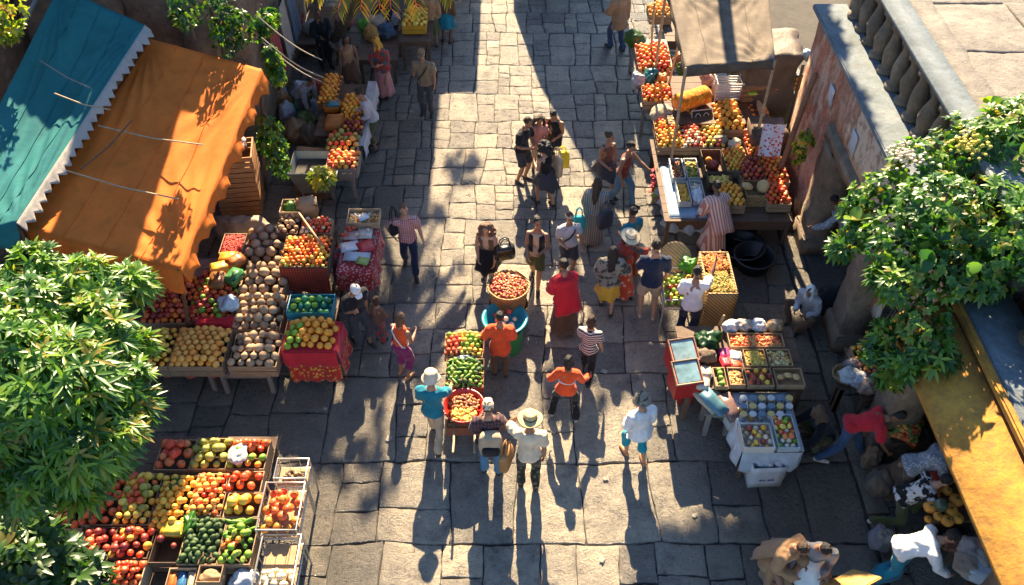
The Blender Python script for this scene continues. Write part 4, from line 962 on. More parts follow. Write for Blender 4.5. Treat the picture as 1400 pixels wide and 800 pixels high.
c, w, d = rect(206, 447, 310, 500, .5); drape('orange_cloth', (c.x, c.y-.02), w, d, .74, .42, 'orange red cloth hanging on the front of the orange fruit crates', 'cloth', cloth('cloth_orangered', (.62, .10, .02)), 'S', .02, False)
crumple('plastic_bag', at(312, 415, .9), .34, .30, .22, plastic('skyblue', (.35, .48, .55)), 'light blue plastic bag lying on the dark fruit', 'plastic bag', .80)
c = at(296, 434, .86); drape('red_cloth', c, .62, .16, .80, .14, 'red cloth strip across the crates below the blue bag', 'cloth', cl['red'], 'S', .02)
for i, (px, py, cl_) in enumerate(((313, 355, 'amber'), (302, 370, 'golden'), (324, 362, 'rusty'), (322, 385, 'green'), (300, 392, 'brown'))):
    cc_ = {'amber': (.62, .28, .03), 'golden': (.66, .36, .05), 'rusty': (.42, .13, .03), 'green': (.04, .16, .05), 'brown': (.22, .09, .03)}[cl_]
    packet(*at(px, py, .80).xy, .75+.03*i, .3, .22, .14, plastic(cl_, cc_), cl_+' wrapped packet above the dark fruit beside the melons', .4*i, group='wrapped packets by the melons')
crumple('sack', at(335, 296, .6), .8, .5, .62, C('sackcloth', (.30, .24, .17)), 'beige cloth sack slumped behind the melons', 'sack', 0, 4, .22)
crumple('sack', at(306, 300, .5), .45, .45, .58, C('sackcloth2', (.17, .12, .08)), 'brown cloth sack leaning beside the beige sack', 'sack', 0, 4, .22)
# chest of sweet peppers with plaid front
a = span(388, 322, 450, 364, .95); table(a[0], a[1]-.01, a[2], a[3]+.5, .70, 'dark stand under the chest of red and yellow peppers', wd)
tray(388, 324, 450, 364, .98, .26, 'wooden chest heaped with small red and yellow peppers', lambda u, v: R.choice(['red_pepper', 'red_pepper', 'lemon', 'persimmon']), .085, {'red_pepper': 'small red pepper in the plaid fronted chest', 'lemon': 'small yellow fruit in the plaid fronted chest', 'persimmon': 'small orange fruit in the plaid fronted chest'}, 'small fruit of the plaid fronted chest', wd, cover=.35)
c, w, d = rect(388, 324, 450, 364, .98); drape('plaid_cloth', c, w+.03, d+.03, .96, .52, 'dark red plaid cloth hanging from the pepper chest', 'cloth', cloth('redplaid', (.18, .02, .015), (.45, .08, .03), 'plaid', 1.2), 'S', .015, False)
tray(382, 292, 408, 318, .96, .22, 'small dark crate of pale roots behind the pepper chest', ['melon'], .10, 'small pale root in the crate behind the pepper chest', 'pale roots behind the chest', wd, cover=.3)
tray(413, 300, 452, 318, .96, .22, 'shallow crate of mixed sweets behind the pepper chest', ['peach', 'onion', 'tomato'], .085, {'peach': 'peach in the shallow crate behind the chest', 'onion': 'onion in the shallow crate behind the chest', 'tomato': 'tomato in the shallow crate behind the chest'}, 'mixed goods behind the chest', wa, cover=.2)
k = crate(384, 272, 412, 290, 1.12, .2, 'tilted wooden box of lettuce behind the pepper chest', wa)
crumple('lettuce', (k['c'].x, k['c'].y), .26, .24, .18, leafmat('lettuce', (.10, .22, .03), (.28, .40, .10)), 'pale green lettuce in the tilted wooden box', 'lettuce', 1.0, 9, .4)
packet(*at(419, 280, 1.05).xy, .80, .34, .24, .42, card, 'open cardboard carton behind the pepper chest', .35, 'cardboard_carton', 'carton', rx=.2)
crumple('hanging_clothes', at(458, 335, .9), .22, .55, .85, cl['redpat'], 'dark red patterned bundle of cloth between the two stands', 'cloth bundle', .0, 6, .3)
tube('wooden_pole', [at(408, 290, 1.1)+Vector((0, 0, 0)), at(440, 335, 1.35)], .018, wp); tag(bpy.data.objects['wooden_pole'], 'pale wooden pole lying slanted over the goods by the chest', 'pole')
# cart of oranges
a = span(388, 400, 460, 474, .8)
t = table(a[0]+.03, a[1]+.05, a[2]-.03, a[3], .72, 'small cart carrying oranges and green fruit under a red cloth', wd, 'fruit_cart', .1, 'cart')
k = crate(394, 402, 456, 428, .95, .18, 'turquoise crate of green fruit on the orange cart', plastic('turquoise', (.03, .27, .33)))
fill(['green_plum', 'green_plum', 'lime'], k['c'], k['w'], k['d'], .83, 0, .115, {'green_plum': 'blue green fruit in the turquoise crate', 'lime': 'lime in the turquoise crate'}, 'fruit of the turquoise crate', .25)
c, w, d = rect(388, 432, 462, 474, .92); drape('red_cloth', c, w, d, .80, .28, 'bright red cloth over the front of the orange cart', 'cloth', cl['red'], 'SEW', .02)
bmx = bmesh.new(); box(bmx, (c.x-w/2+.03, c.y-d/2+.03, .722), (c.x+w/2-.03, c.y+d/2-.02, .795)); tag(obj('cart_board', bmx, wd), 'board under the red cloth of the orange cart', 'board')
fill(lambda u, v: 'lime' if u < -.26 and v < .18 else 'orange', c, w-.08, d-.06, .80, 0, .12, {'orange': 'orange on the red cloth of the cart', 'lime': 'lime at the corner of the red cloth'}, 'fruit on the red cloth', .55, .05)
c2, w2, d2 = rect(390, 440, 462, 474, .6); drape('fringed_cloth', (c.x+.03, c.y), w-.02, d-.02, .54, .36, 'red and gold fringed cloth hanging low on the orange cart', 'cloth', cloth('fringe', (.45, .03, .02), (.65, .33, .05), 'floral', 1.3), 'SE', .03, False, ragged=.06)
# table of cloths and magazines
a = span(466, 312, 514, 372, .8); table(a[0], a[1], a[2], a[3], .78, 'narrow table of magazines and scarves beside the walking satchel', wg)
c, w, d = rect(466, 312, 514, 372, .8); drape('table_cloth', c, w, d, .785, .35, 'red beaded cloth under the magazines on the narrow table', 'cloth', cloth('redbead', (.36, .03, .03), (.55, .35, .3), 'floral', 1.6), 'SEW', .03)
for i, (px, py, w_, d_, nm, col, lb) in enumerate(((480, 322, .26, .22, 'magazine', (.52, .36, .30), 'pale red magazine at the far end of the narrow table'), (499, 320, .24, .24, 'magazine', (.60, .52, .44), 'cream magazine with fruit picture on the narrow table'), (478, 338, .3, .22, 'magazine', (.62, .60, .58), 'white folded paper on the narrow table'),
        (500, 338, .26, .26, 'magazine', (.48, .04, .04), 'red and white magazine on the narrow table'), (488, 352, .42, .2, 'magazine', (.42, .48, .50), 'pale blue cloth folded on the narrow table'), (496, 358, .2, .16, 'magazine', (.30, .38, .08), 'pale green pouch on the narrow table'))):
    packet(*at(px, py, .81).xy, .80+.004*i, w_, d_, .025, plastic('mag%d' % i, col), lb, R.uniform(-.5, .5), nm, 'magazine', 'papers on the narrow table')
fill(['tomato', 'onion', 'peach'], at(484, 318, .85), .55, .22, .82, 0, .08, {'tomato': 'small tomato among the papers on the narrow table', 'onion': 'small onion among the papers on the narrow table', 'peach': 'small peach among the papers on the narrow table'}, 'loose fruit among papers', 0, 0, .5)
k = crate(475, 285, 519, 305, .92, .12, 'shallow pale tray of mixed snacks at the far end of the narrow table', wp, slats=1)
stuff('snack_mix', k['c'], k['w'], k['d'], .84, 'mixed brown and orange snacks in the pale tray', 'snacks', [fruit('snack_a', (.6, .25, .05), (.7, .4, .1)), fruit('snack_b', (.3, .08, .03), (.4, .15, .05)), fruit('snack_c', (.6, .55, .4), (.7, .65, .5))], 120, .026, .02)
a = span(475, 285, 519, 305, .8); table(a[0], a[1], a[2], a[3], .795, 'small stand under the pale tray of snacks', wg)
packet(*at(496, 294, .96).xy, .90, .17, .15, .03, plastic('clearbag', (.55, .58, .6)), 'clear plastic bag on the tray of snacks', .5, 'plastic_bag', 'plastic bag')
# tomatoes under the orange awning
a = span(58, 318, 108, 360, .8); table(a[0], a[1], a[2], a[3], .60, 'table under the orange awning behind the tree', wd)
tray(60, 322, 106, 356, .84, .22, 'crate of red tomatoes in the shade under the awning', ['tomato'], .11, 'red tomato in the crate under the awning', 'tomatoes under the awning', cover=0, keep=.6)
# stacked crates with cloth-like papers by the awning corner
for i in range(4):
    c = at(333, 268, 0); cr = crate(305, 246, 352, 290, .30+.31*i, .28, ['lowest crate of the tall stack at the awning corner', 'second crate of the tall stack at the awning corner', 'third crate of the tall stack at the awning corner', 'topmost crate of the tall stack at the awning corner'][i], wood('orange_wood', (.42, .19, .07)), slats=3, rz=.06*i) if False else None
cst = at(334, 280, 0)
for i, lb in enumerate(('lowest crate', 'second crate from the ground', 'third crate from the ground', 'topmost crate')):
    e = empty('stacked_crate', (cst.x+.02*i, cst.y-.01*i, .33*i), .05*(i % 2)+.1, lb+' of the tall orange stack at the awning corner', 'crate', 'tall stack of orange crates')
    ow = wood('orange_wood', (.42, .19, .07)); W2, D2, H2 = .36, .30, .31
    for sx, sy, lo, hi in ((0, -1, (-W2, -D2), (W2, -D2+.02)), (0, 1, (-W2, D2-.02), (W2, D2)), (-1, 0, (-W2, -D2+.022), (-W2+.02, D2-.022)), (1, 0, (W2-.02, -D2+.022), (W2, D2-.022))):
        bm = bmesh.new()
        for s in range(3): box(bm, (lo[0], lo[1], s*.104+.003), (hi[0], hi[1], s*.104+.092), 0, .004)
        obj('side_panel', bm, ow, e)
    bm = bmesh.new(); box(bm, (-W2+.022, -D2+.022, .003), (W2-.022, D2-.022, .016)); obj('base', bm, ow, e)
crumple('cloth_bundle', (cst.x, cst.y), .66, .56, .30, cloth('newsprint', (.50, .40, .36), (.42, .16, .08), 'camo', .8), 'bundle of printed cloth on top of the tall orange stack', 'cloth bundle', 1.25, 6, .25)
# ---- shaded stall further up
a = span(448, 182, 490, 232, .7); table(a[0], a[1]-.02, a[2], a[3], .56, 'grey stand carrying two trays of mangoes by the leaning sweater', wg)
tray(449, 183, 489, 204, .78, .2, 'far grey tray of brown orange mangoes', ['apricot', 'peach', 'mango'], .12, {'apricot': 'orange fruit in the far grey tray', 'peach': 'peach in the far grey tray', 'mango': 'green mango in the far grey tray'}, 'fruit of the far grey tray', wg, cover=.3)
tray(449, 208, 489, 230, .78, .2, 'near grey tray of brown orange mangoes', ['apricot', 'peach'], .11, {'apricot': 'orange fruit in the near grey tray', 'peach': 'peach in the near grey tray'}, 'fruit of the near grey tray', wg, cover=.3)
k = crate(404, 212, 447, 243, .5, .5, 'low brown crate under flattened cardboard beside the mango trays', wd, slats=3)
for i, (px, py, w_, d_) in enumerate(((424, 205, .55, .22), (430, 222, .6, .26), (420, 234, .5, .24))):
    packet(*at(px, py, .55).xy, .515+.03*i, w_, d_, .022, card, ['flattened cardboard sheet at the far edge of the low crate', 'flattened cardboard sheet in the middle of the low crate', 'flattened cardboard sheet at the near edge of the low crate'][i], .1*i-.1, 'cardboard_sheet', 'cardboard', 'cardboard on the low crate')
a = span(438, 108, 498, 178, .8); table(a[0], a[1], a[2]+.02, a[3], .70, 'stall table of small oranges in the shade of the house', wd)
c, w, d = rect(496, 108, 504, 196, .74); drape('white_cloth', (c.x, c.y), w+.04, d, .715, .3, 'pale grey cloth strip along the shaded oranges table', 'cloth', cl['lgrey'], 'E', .02)
def tr2(*a, **k): return tray(*a, **k)
tr2(440, 104, 463, 140, .86, .14, 'crate of bunched oranges at the far end of the shaded table', ['orange', 'persimmon'], .10, {'orange': 'orange in the far crate of the shaded table', 'persimmon': 'persimmon in the far crate of the shaded table'}, 'far crate of the shaded table', wd, cover=.5)
tr2(470, 132, 495, 158, .86, .14, 'crate of oranges and blue tins on the shaded table', ['orange', 'mandarin'], .10, {'orange': 'orange in the crate beside the leaning sweater', 'mandarin': 'mandarin in the crate beside the leaning sweater'}, 'crate beside the leaning sweater', wa, cover=.4)
tr2(470, 161, 495, 178, .84, .13, 'crate of dark plums at the near end of the shaded table', ['plum', 'persimmon'], .09, {'plum': 'dark plum at the near end of the shaded table', 'persimmon': 'persimmon at the near end of the shaded table'}, 'near crate of the shaded table', wd, cover=.3)
packet(*at(455, 146, .8).xy, .71, .34, .26, .2, plastic('orangebox', (.55, .17, .02)), 'orange box with a teal lid on the shaded table', .05, 'goods_box', 'box')
packet(*at(455, 143, .92).xy, .925, .24, .18, .03, plastic('tealbox', (.03, .16, .18)), 'teal tray on top of the orange box', .05, 'goods_tray', 'tray')
packet(*at(458, 168, .8).xy, .71, .34, .40, .17, wood('orange_wood2', (.5, .17, .03)), 'orange wooden box at the near end of the shaded table', .03, 'goods_box', 'box')
for i, (px, py, col, lb, w_) in enumerate(((412, 128, (.40, .44, .46), 'pale grey plastic sack among the shaded bags', .42), (414, 144, (.05, .30, .06), 'bright green plastic bag among the shaded bags', .40), (416, 168, (.06, .10, .03), 'dark green sack of leaves among the shaded bags', .45), (393, 155, (.30, .34, .38), 'crumpled blue grey bag beside the green bag', .36), (430, 150, (.22, .27, .30), 'long grey plastic bundle beside the green bag', .3),
        (384, 130, (.26, .30, .34), 'small pale bag by the hanging ivy', .3), (388, 140, (.30, .16, .06), 'brown paper bag by the hanging ivy', .3), (405, 178, (.20, .13, .07), 'brown sack behind the low crate', .5), (425, 186, (.10, .09, .07), 'dark sack beside the mango trays', .4))):
    crumple('shopping_sack', at(px, py, .25), w_, w_*.9, .55, plastic('sk%d' % i, col), lb, 'sack', 0, 6, .3)
# galvanised bin with a plant
e = empty('planter_bin', at(440, 268, 0), 0, 'angular grey metal bin holding a small bright plant', 'planter')
bm = bmesh.new(); gm = basic('zinc', (.22, .25, .27), .45, .2, 6, .2, .6)
w1, w2, hh = .30, .44, .62
q0 = [(-w1, -.22, .25), (w1, -.22, .25), (w1, .22, .25), (-w1, .22, .25)]; q1 = [(-w2, -.34, .78), (w2, -.34, .78), (w2, .34, .78), (-w2, .34, .78)]
va = [bm.verts.new(p) for p in q0]; vb = [bm.verts.new(p) for p in q1]; bm.faces.new(va[::-1])
for i in range(4): bm.faces.new((va[i], va[(i+1) % 4], vb[(i+1) % 4], vb[i]))
o = obj('bin_body', bm, gm, e); o.modifiers.new('t', 'SOLIDIFY').thickness = .02
for sx in (-1, 1):
    for sy in (-1, 1): tube('leg', [(sx*.28, sy*.2, 0), (sx*.28, sy*.2, .3)], .018, gm, e)
bm = bmesh.new(); box(bm, (-.36, -.27, .60), (.36, .27, .64)); obj('soil', bm, dirt, e)
# stalls at the top of the street
a = span(548, 0, 592, 46, .9); table(a[0], a[1], a[2], a[3]+1.2, .72, 'stall table at the top of the street beside the dark coat', wd)
tr2(553, 12, 582, 34, .94, .2, 'yellow crate of lemons at the top of the street', ['lemon', 'mandarin'], .12, {'lemon': 'lemon in the yellow crate at the top of the street', 'mandarin': 'mandarin in the yellow crate at the top of the street'}, 'yellow crate of lemons', plastic('yellowcrate', (.55, .30, .03)), cover=.3)
a = span(490, 30, 545, 70, .8); table(a[0], a[1], a[2], a[3], .6, 'brown table of vegetables under the palm', wd)
for i, (px, py, col, lb, w_) in enumerate(((498, 40, (.12, .30, .04), 'bright green cabbage on the brown table under the palm', .3), (515, 36, (.45, .30, .2), 'pink paper bundle on the brown table under the palm', .5), (508, 50, (.42, .22, .06), 'ochre sack on the brown table under the palm', .34), (528, 46, (.05, .09, .14), 'dark blue bundle on the brown table under the palm', .42), (540, 30, (.3, .3, .3), 'pale crumpled bag on the brown table under the palm', .3),
        (470, 20, (.30, .13, .09), 'pink cloth bundle behind the long haired seller', .5), (462, 52, (.24, .17, .14), 'pale sack behind the long haired seller', .45), (400, 18, (.22, .02, .02), 'dark red hanging cloth by the stone house', .5), (385, 40, (.20, .03, .02), 'red bundle under the ivy by the stone house', .45), (425, 30, (.30, .26, .22), 'white bundle in the dark of the stall', .4), (430, 110, (.30, .06, .04), 'red and white bundle behind the oranges', .4))):
    crumple('cloth_bundle', at(px, py, .7), w_, w_*.8, .36, cloth('bun%d' % i, col), lb, 'bundle', .61 if i < 5 else .4, 6, .3)
a = span(380, 8, 480, 60, .4); table(a[0], a[1], a[2], a[3], .40, 'low dark platform of bundles beside the stone house', wd)
a = span(425, 105, 437, 120, .4); table(a[0]-.1, a[1]-.1, a[2]+.1, a[3]+.1, .40, 'small dark stool under the red and white bundle', wd, 'stool', .05, 'stool')
# ------------------------------------------------------------------ stall below the tree
z = .62; h = .24
a = span(60, 655, 352, 790, .4); table(-5.2, 4.35, at(356, 700, .4).x, at(300, 596, .4).y+.02, .36, 'wide low table under the crates of mixed fruit below the tree', wd)
F = lambda x0, y0, x1, y1, lab, kinds, dia, fl, grp, m=None, **k: tray(x0, y0, x1, y1, z, h, lab, kinds, dia, fl, grp, m, **k)
F(218, 602, 262, 641, 'crate of peaches beside the tree in the farthest row', ['peach', 'peach', 'apple'], .15, {'peach': 'peach in the farthest row beside the tree', 'apple': 'red apple in the farthest row beside the tree'}, 'peaches of the farthest row', cover=.4)
F(266, 600, 312, 640, 'crate of green mangoes in the farthest row', ['mango'], .135, 'green mango in the crate between peaches and bagged tomatoes', 'green mangoes of the farthest row', cover=.5)
F(316, 602, 364, 640, 'crate of tomatoes and limes with a clear bag in the farthest row', lambda u, v: 'tomato' if v > 0 else R.choice(['lime', 'mandarin']), .12, {'tomato': 'tomato in the crate with the clear bag', 'lime': 'lime in the crate with the clear bag', 'mandarin': 'mandarin in the crate with the clear bag'}, 'fruit of the clear bag crate', cover=.3)
crumple('clear_bag', at(326, 620, .72), .26, .34, .12, plastic('clear', (.42, .45, .42)), 'clear plastic bag lying on the tomatoes and limes', 'plastic bag', .66, 8, .3)
F(120, 652, 163, 716, 'crate of large red apples beside the mixed yellow crate', ['apple', 'tomato'], .14, {'apple': 'large red apple beside the mixed yellow crate', 'tomato': 'large tomato beside the mixed yellow crate'}, 'red fruit beside the yellow crate', cover=.4)
F(167, 648, 212, 716, 'crate of yellow and orange fruit mixed with tomatoes', ['mandarin', 'mandarin', 'lemon', 'mango', 'tomato'], .115, {'mandarin': 'mandarin in the mixed yellow crate', 'lemon': 'lemon in the mixed yellow crate', 'mango': 'mango in the mixed yellow crate', 'tomato': 'tomato in the mixed yellow crate'}, 'mixed yellow crate', cover=.5)
F(216, 650, 260, 722, 'crate of small oranges with green leaves along its edge', ['mandarin'], .105, 'small orange in the crate edged with green leaves', 'oranges of the leaf edged crate', cover=.4)
F(265, 648, 307, 704, 'crate of small orange red fruit and tomatoes in the middle row', ['apricot', 'apricot', 'tomato'], .095, {'apricot': 'small orange fruit in the middle row beside leaf edged oranges', 'tomato': 'small tomato in the middle row beside leaf edged oranges'}, 'orange red fruit of the middle row', cover=.5)
F(311, 645, 357, 672, 'crate of glossy red tomatoes in the middle row', ['tomato'], .135, 'glossy red tomato in the middle row', 'red tomatoes of the middle row', cover=.5)
F(310, 675, 355, 706, 'crate of large yellow oranges in the middle row', ['mandarin', 'orange'], .15, {'mandarin': 'large yellow orange in front of the red tomatoes', 'orange': 'large deep orange in front of the red tomatoes'}, 'large oranges of the middle row', cover=.4)
F(252, 709, 302, 770, 'crate of dark green avocados', ['avocado'], .095, 'dark green avocado in the crate beside the limes', 'avocados', cover=.4)
F(306, 709, 347, 770, 'crate of green peppers and limes with a few red peppers', lambda u, v: 'cucumber' if v > .2 else ('red_pepper' if abs(v+.1) < .08 and u < .2 else R.choice(['lime', 'pepper'])), .11, {'cucumber': 'green cucumber in the pepper crate', 'red_pepper': 'red pepper among the green peppers', 'lime': 'lime in the pepper crate', 'pepper': 'green pepper beside the avocados'}, 'green peppers and limes', cover=.4)
F(62, 690, 116, 722, 'crate of dark red tomatoes under the tree leaves', ['tomato', 'apple'], .13, {'tomato': 'dark tomato in the crate under the tree leaves', 'apple': 'dark red apple in the crate under the tree leaves'}, 'tomatoes under the leaves', cover=.4)
F(112, 722, 152, 768, 'crate of dark mixed fruit with one big yellow fruit', ['plum', 'plum', 'peach', 'apple'], .12, {'plum': 'plum in the crate of dark mixed fruit', 'peach': 'yellow peach in the crate of dark mixed fruit', 'apple': 'apple in the crate of dark mixed fruit'}, 'dark mixed fruit', wd, cover=.3)
F(155, 722, 206, 762, 'crate of plums and oranges behind the small tomato crate', ['plum', 'tomato', 'mandarin'], .115, {'plum': 'plum in the crate behind the small tomato crate', 'tomato': 'tomato in the crate behind the small tomato crate', 'mandarin': 'mandarin in the crate behind the small tomato crate'}, 'plums and oranges', wd, cover=.3)
F(152, 768, 194, 802, 'small pale crate of cherry red tomatoes at the near edge', ['tomato'], .10, 'cherry red tomato in the small pale crate', 'tomatoes of the small pale crate', m=wp, cover=.4)
F(210, 727, 248, 768, 'almost empty dark crate with a few plums', ['plum'], .1, 'plum in the almost empty dark crate', 'plums of the empty crate', m=wd, cover=.1, keep=.25)
k = crate(228, 776, 266, 806, .6, .2, 'wooden box of printed packets at the near edge of the stall', wp)
for i, cc_ in enumerate(((.55, .15, .03), (.04, .15, .3), (.5, .4, .3))): packet(k['c'].x-.12+.12*i, k['c'].y, .42, .10, .24, .14, plastic('pk%d' % i, cc_), ['orange', 'blue', 'beige'][i]+' printed packet in the wooden box at the near edge', .1, 'packet', 'packet')
k = crate(270, 772, 303, 796, .66, .2, 'small wooden box of brown paper rolls at the near edge', wa)
crumple('paper_roll', k['c'], .3, .2, .16, card, 'brown paper rolls in the small wooden box', 'paper roll', .5, 5, .2)
crumple('clear_bag', at(332, 788, .55), .34, .3, .22, plastic('clear2', (.40, .42, .46)), 'clear plastic bag at the near end of the fruit table', 'plastic bag', .37, 8, .3)
crumple('plastic_sheet', at(36, 722, .9), .42, .42, .5, plastic('greysheet', (.24, .22, .2)), 'crumpled grey plastic bag hanging under the tree', 'plastic bag', .40, 9, .35)
crumple('plastic_sheet', at(132, 778, .7), .3, .42, .26, plastic('greysheet2', (.30, .29, .28)), 'crumpled clear sheet beside the small tomato crate', 'plastic bag', .40, 9, .35)
crumple('leafy_greens', at(240, 662, .72), .16, .22, .12, leafmat('greens', (.05, .20, .02), (.10, .32, .04)), 'bunch of green leaves between the small oranges', 'greens', .64, 12, .5)
crumple('leafy_greens', at(258, 712, .72), .16, .32, .12, leafmat('greens', (.05, .20, .02), (.10, .32, .04)), 'bunch of green leaves beside the avocados', 'greens', .62, 12, .5)
packet(*at(236, 722, .66).xy, .60, .28, .2, .08, plastic('yellowbag', (.58, .42, .05)), 'yellow printed bag at the front of the small oranges', 0, 'packet', 'packet')
# metal trolley at the street side
c, w, d = rect(356, 655, 412, 800, .72)
def metal_cart(name, x0, y0, x1, y1, z, h, label):
    c, w, d = rect(x0, y0, x1, y1, z); e = empty(name, (c.x, c.y, 0), 0, label, 'trolley')
    gm = basic('tube_metal', (.46, .44, .40), .4, .15, 5, .1, .7)
    q = [(-w/2, -d/2), (w/2, -d/2), (w/2, d/2), (-w/2, d/2)]
    for zz in (z, z-h):
        tube('rim', [(*q[i % 4], zz) for i in range(5)], .013, gm, e)
    for x, y in q: tube('leg', [(x, y, .0), (x, y, z)], .014, gm, e)
    bm = bmesh.new(); box(bm, (-w/2+.015, -d/2+.015, z-h+.014), (w/2-.015, d/2-.015, z-h+.03)); obj('base', bm, card, e)
    bm = bmesh.new()
    for i in range(4):
        a, b = Vector((*q[i], 0)), Vector((*q[(i+1) % 4], 0)); n = max(2, int((b-a).length/.12))
        for j in range(1, n):
            p = a+(b-a)*j/n; chain(bm, [p+Vector((0, 0, z-h)), p+Vector((0, 0, z))], [.004, .004], 5)
    obj('wire_grille', bm, gm, e, True); return c, w, d
c, w, d = metal_cart('wire_trolley', 377, 627, 420, 654, .80, .22, 'empty looking wire trolley with some ginger at the street side')
stuff('ginger', c, w*.7, d*.5, .61, 'little heap of dried ginger in the wire trolley', 'ginger', [card, oldstone], 50, .03, .03)
c, w, d = metal_cart('tomato_trolley', 357, 659, 411, 724, .80, .22, 'metal trolley heaped with orange red tomatoes at the street side')
fill(['tomato', 'tomato', 'persimmon'], c, w-.06, d-.06, .61, 0, .135, {'tomato': 'tomato in the metal trolley', 'persimmon': 'orange tomato in the metal trolley'}, 'tomatoes of the metal trolley', .75, .06)
c, w, d = metal_cart('onion_trolley', 350, 730, 404, 820, .76, .24, 'metal trolley with bare cardboard and pale onions at the near edge')
fill(['onion'], (c.x, c.y-.16), w-.08, d*.48, .56, 0, .10, 'pale onion in the near metal trolley', 'onions of the near trolley', .5, .05)
# ------------------------------------------------------------------ narrow trolley in the middle of the street
e = empty('street_trolley', at(640, 560, 0), 0, 'narrow wooden trolley of trays pushed through the middle of the street', 'trolley')
p0 = at(612, 575, .72); p1 = at(660, 455, .72); o0 = e.location
bm = bmesh.new(); box(bm, (p0.x-o0.x, p0.y-o0.y, .58), (p1.x-o0.x, p1.y-o0.y, .66)); obj('deck', bm, wd, e)
bm = bmesh.new(); box(bm, (p0.x-o0.x-.02, p0.y-o0.y-.02, .40), (p1.x-o0.x+.02, p0.y-o0.y+.01, .575)); box(bm, (p1.x-o0.x-.01, p0.y-o0.y+.012, .40), (p1.x-o0.x+.02, p1.y-o0.y, .575)); box(bm, (p0.x-o0.x-.02, p0.y-o0.y+.012, .40), (p0.x-o0.x+.01, p1.y-o0.y, .575)); obj('skirt_board', bm, wood('redwood', (.26, .07, .03)), e)
for sx, yy in ((p0.x-o0.x+.05, p0.y-o0.y+.2), (p1.x-o0.x-.05, p0.y-o0.y+.2), (p0.x-o0.x+.05, p1.y-o0.y-.2), (p1.x-o0.x-.05, p1.y-o0.y-.2)):
    w_ = empty('wheel', (sx, yy, .2)); w_.parent = e
    pts = [(0, .17*math.cos(t*math.pi/8), .17*math.sin(t*math.pi/8)) for t in range(17)]
    tube('tyre', pts, .025, basic('rubber', (.02, .02, .02), .8), w_); bm = bmesh.new()
    for q in range(8): chain(bm, [(0, 0, 0), (0, .16*math.cos(q*math.pi/4), .16*math.sin(q*math.pi/4))], [.008, .008], 5)
    obj('rim', bm, wp, w_)
    tube('leg', [(sx, yy, .2), (sx, yy, .56)], .022, wd, e)
for sx in (p0.x-o0.x+.08, p1.x-o0.x-.08): tube('handle', [(sx, p0.y-o0.y, .60), (sx+.02, p0.y-o0.y-.35, .72), (sx+.02, p0.y-o0.y-.55, .78)], .016, wp, e)
tray(610, 456, 659, 486, .80, .12, 'tray of olives and yellow fruit at the far end of the street trolley', lambda u, v: 'peach' if u < -.1 and v < .2 else R.choice(['lime', 'lemon', 'mandarin']), .085, {'peach': 'peach in the far tray of the trolley', 'lime': 'lime in the far tray of the trolley', 'lemon': 'lemon in the far tray of the trolley', 'mandarin': 'mandarin in the far tray of the trolley'}, 'far tray of the street trolley', wa, cover=.5, slats=1)
tray(611, 491, 660, 528, .80, .12, 'tray of green peppers in the middle of the street trolley', ['pepper', 'cucumber', 'pepper', 'avocado'], .08, {'pepper': 'green pepper on the street trolley', 'cucumber': 'cucumber on the street trolley', 'avocado': 'avocado on the street trolley'}, 'green tray of the street trolley', wood('redwood', (.26, .07, .03)), cover=.4, slats=1)
crumple('dark_bag', at(634, 488, .85), .34, .16, .16, plastic('darkblue', (.03, .05, .09)), 'dark blue bag between the two trays of the street trolley', 'bag', .70, 7, .3)
def bowl(name, label, cat, c, r, z, hgt, m, flare=1.2, rim=.02):
    bm = bmesh.new(); n = 36; prev = None
    prof = [(0.01, .012), (r/flare*.9, .012), (r/flare, .03), (r, hgt), (r+rim, hgt+.012), (r+rim*1.2, hgt-.005), (r+.008, hgt-.03), (r/flare+.012, .01), (r/flare-.02, 0), (0.01, 0)]
    for rr, zz in prof:
        ring = [bm.verts.new((rr*math.cos(2*math.pi*i/n), rr*math.sin(2*math.pi*i/n), zz)) for i in range(n)]
        if prev:
            for i in range(n): bm.faces.new((prev[i], prev[(i+1) % n], ring[(i+1) % n], ring[i]))
        prev = ring
    bmesh.ops.recalc_face_normals(bm, faces=bm.faces); o = obj(name, bm, m, None, True); o.location = (c.x, c.y, z); return tag(o, label, cat)
c = at(634, 555, .78); bowl('red_bowl', 'shallow red bowl of dates at the near end of the street trolley', 'bowl', c, .27, .662, .13, plastic('red', (.50, .03, .02)))
dates = [fruit('date', (.14, .04, .02), (.25, .08, .03), .3), fruit('date2', (.35, .10, .03), (.45, .18, .05), .3)]
stuff('dates', (c.x, c.y+.06), .44, .34, .73, 'heap of brown dates in the red bowl', 'dates', dates, 120, .026, .05, (1.4, .8, .7), 0, True)
stuff('dried_apricots', (c.x, c.y-.15), .36, .2, .76, 'heap of yellow dried apricots at the lip of the red bowl', 'apricots', [fruit('apric', (.75, .36, .03), (.72, .45, .08), .5)], 60, .03, .03, (1, 1, .5))
# wicker basket and blue basin
def wicker(name):
    if name in MATS: return MATS[name]
    m, nt, b = nodes_of(name); v = coords(nt); ch = N(nt, 'ShaderNodeTexWave'); ch.inputs['Scale'].default_value = 14; ch.bands_direction = 'Z'; ch.inputs['Distortion'].default_value = 2
    nt.links.new(v, ch.inputs['Vector']); w2 = N(nt, 'ShaderNodeTexWave'); w2.inputs['Scale'].default_value = 10; w2.bands_direction = 'DIAGONAL'; nt.links.new(v, w2.inputs['Vector'])
    f = mixc(nt, .5, ch.outputs[0], w2.outputs[0]); nt.links.new(ramp(nt, f, [(.2, (.14, .07, .025)), (.55, (.42, .25, .09)), (.9, (.56, .38, .16))]), b.inputs['Base Color'])
    b.inputs['Roughness'].default_value = .7; bump(nt, b, f, .7, .02); MATS[name] = m; return m
wk = wicker('wicker')
c = at(695, 384, .95); bowl('wicker_basket', 'round wicker basket of red cherries standing in the street', 'basket', c, .30, .46, .40, wk, 1.15, .03)
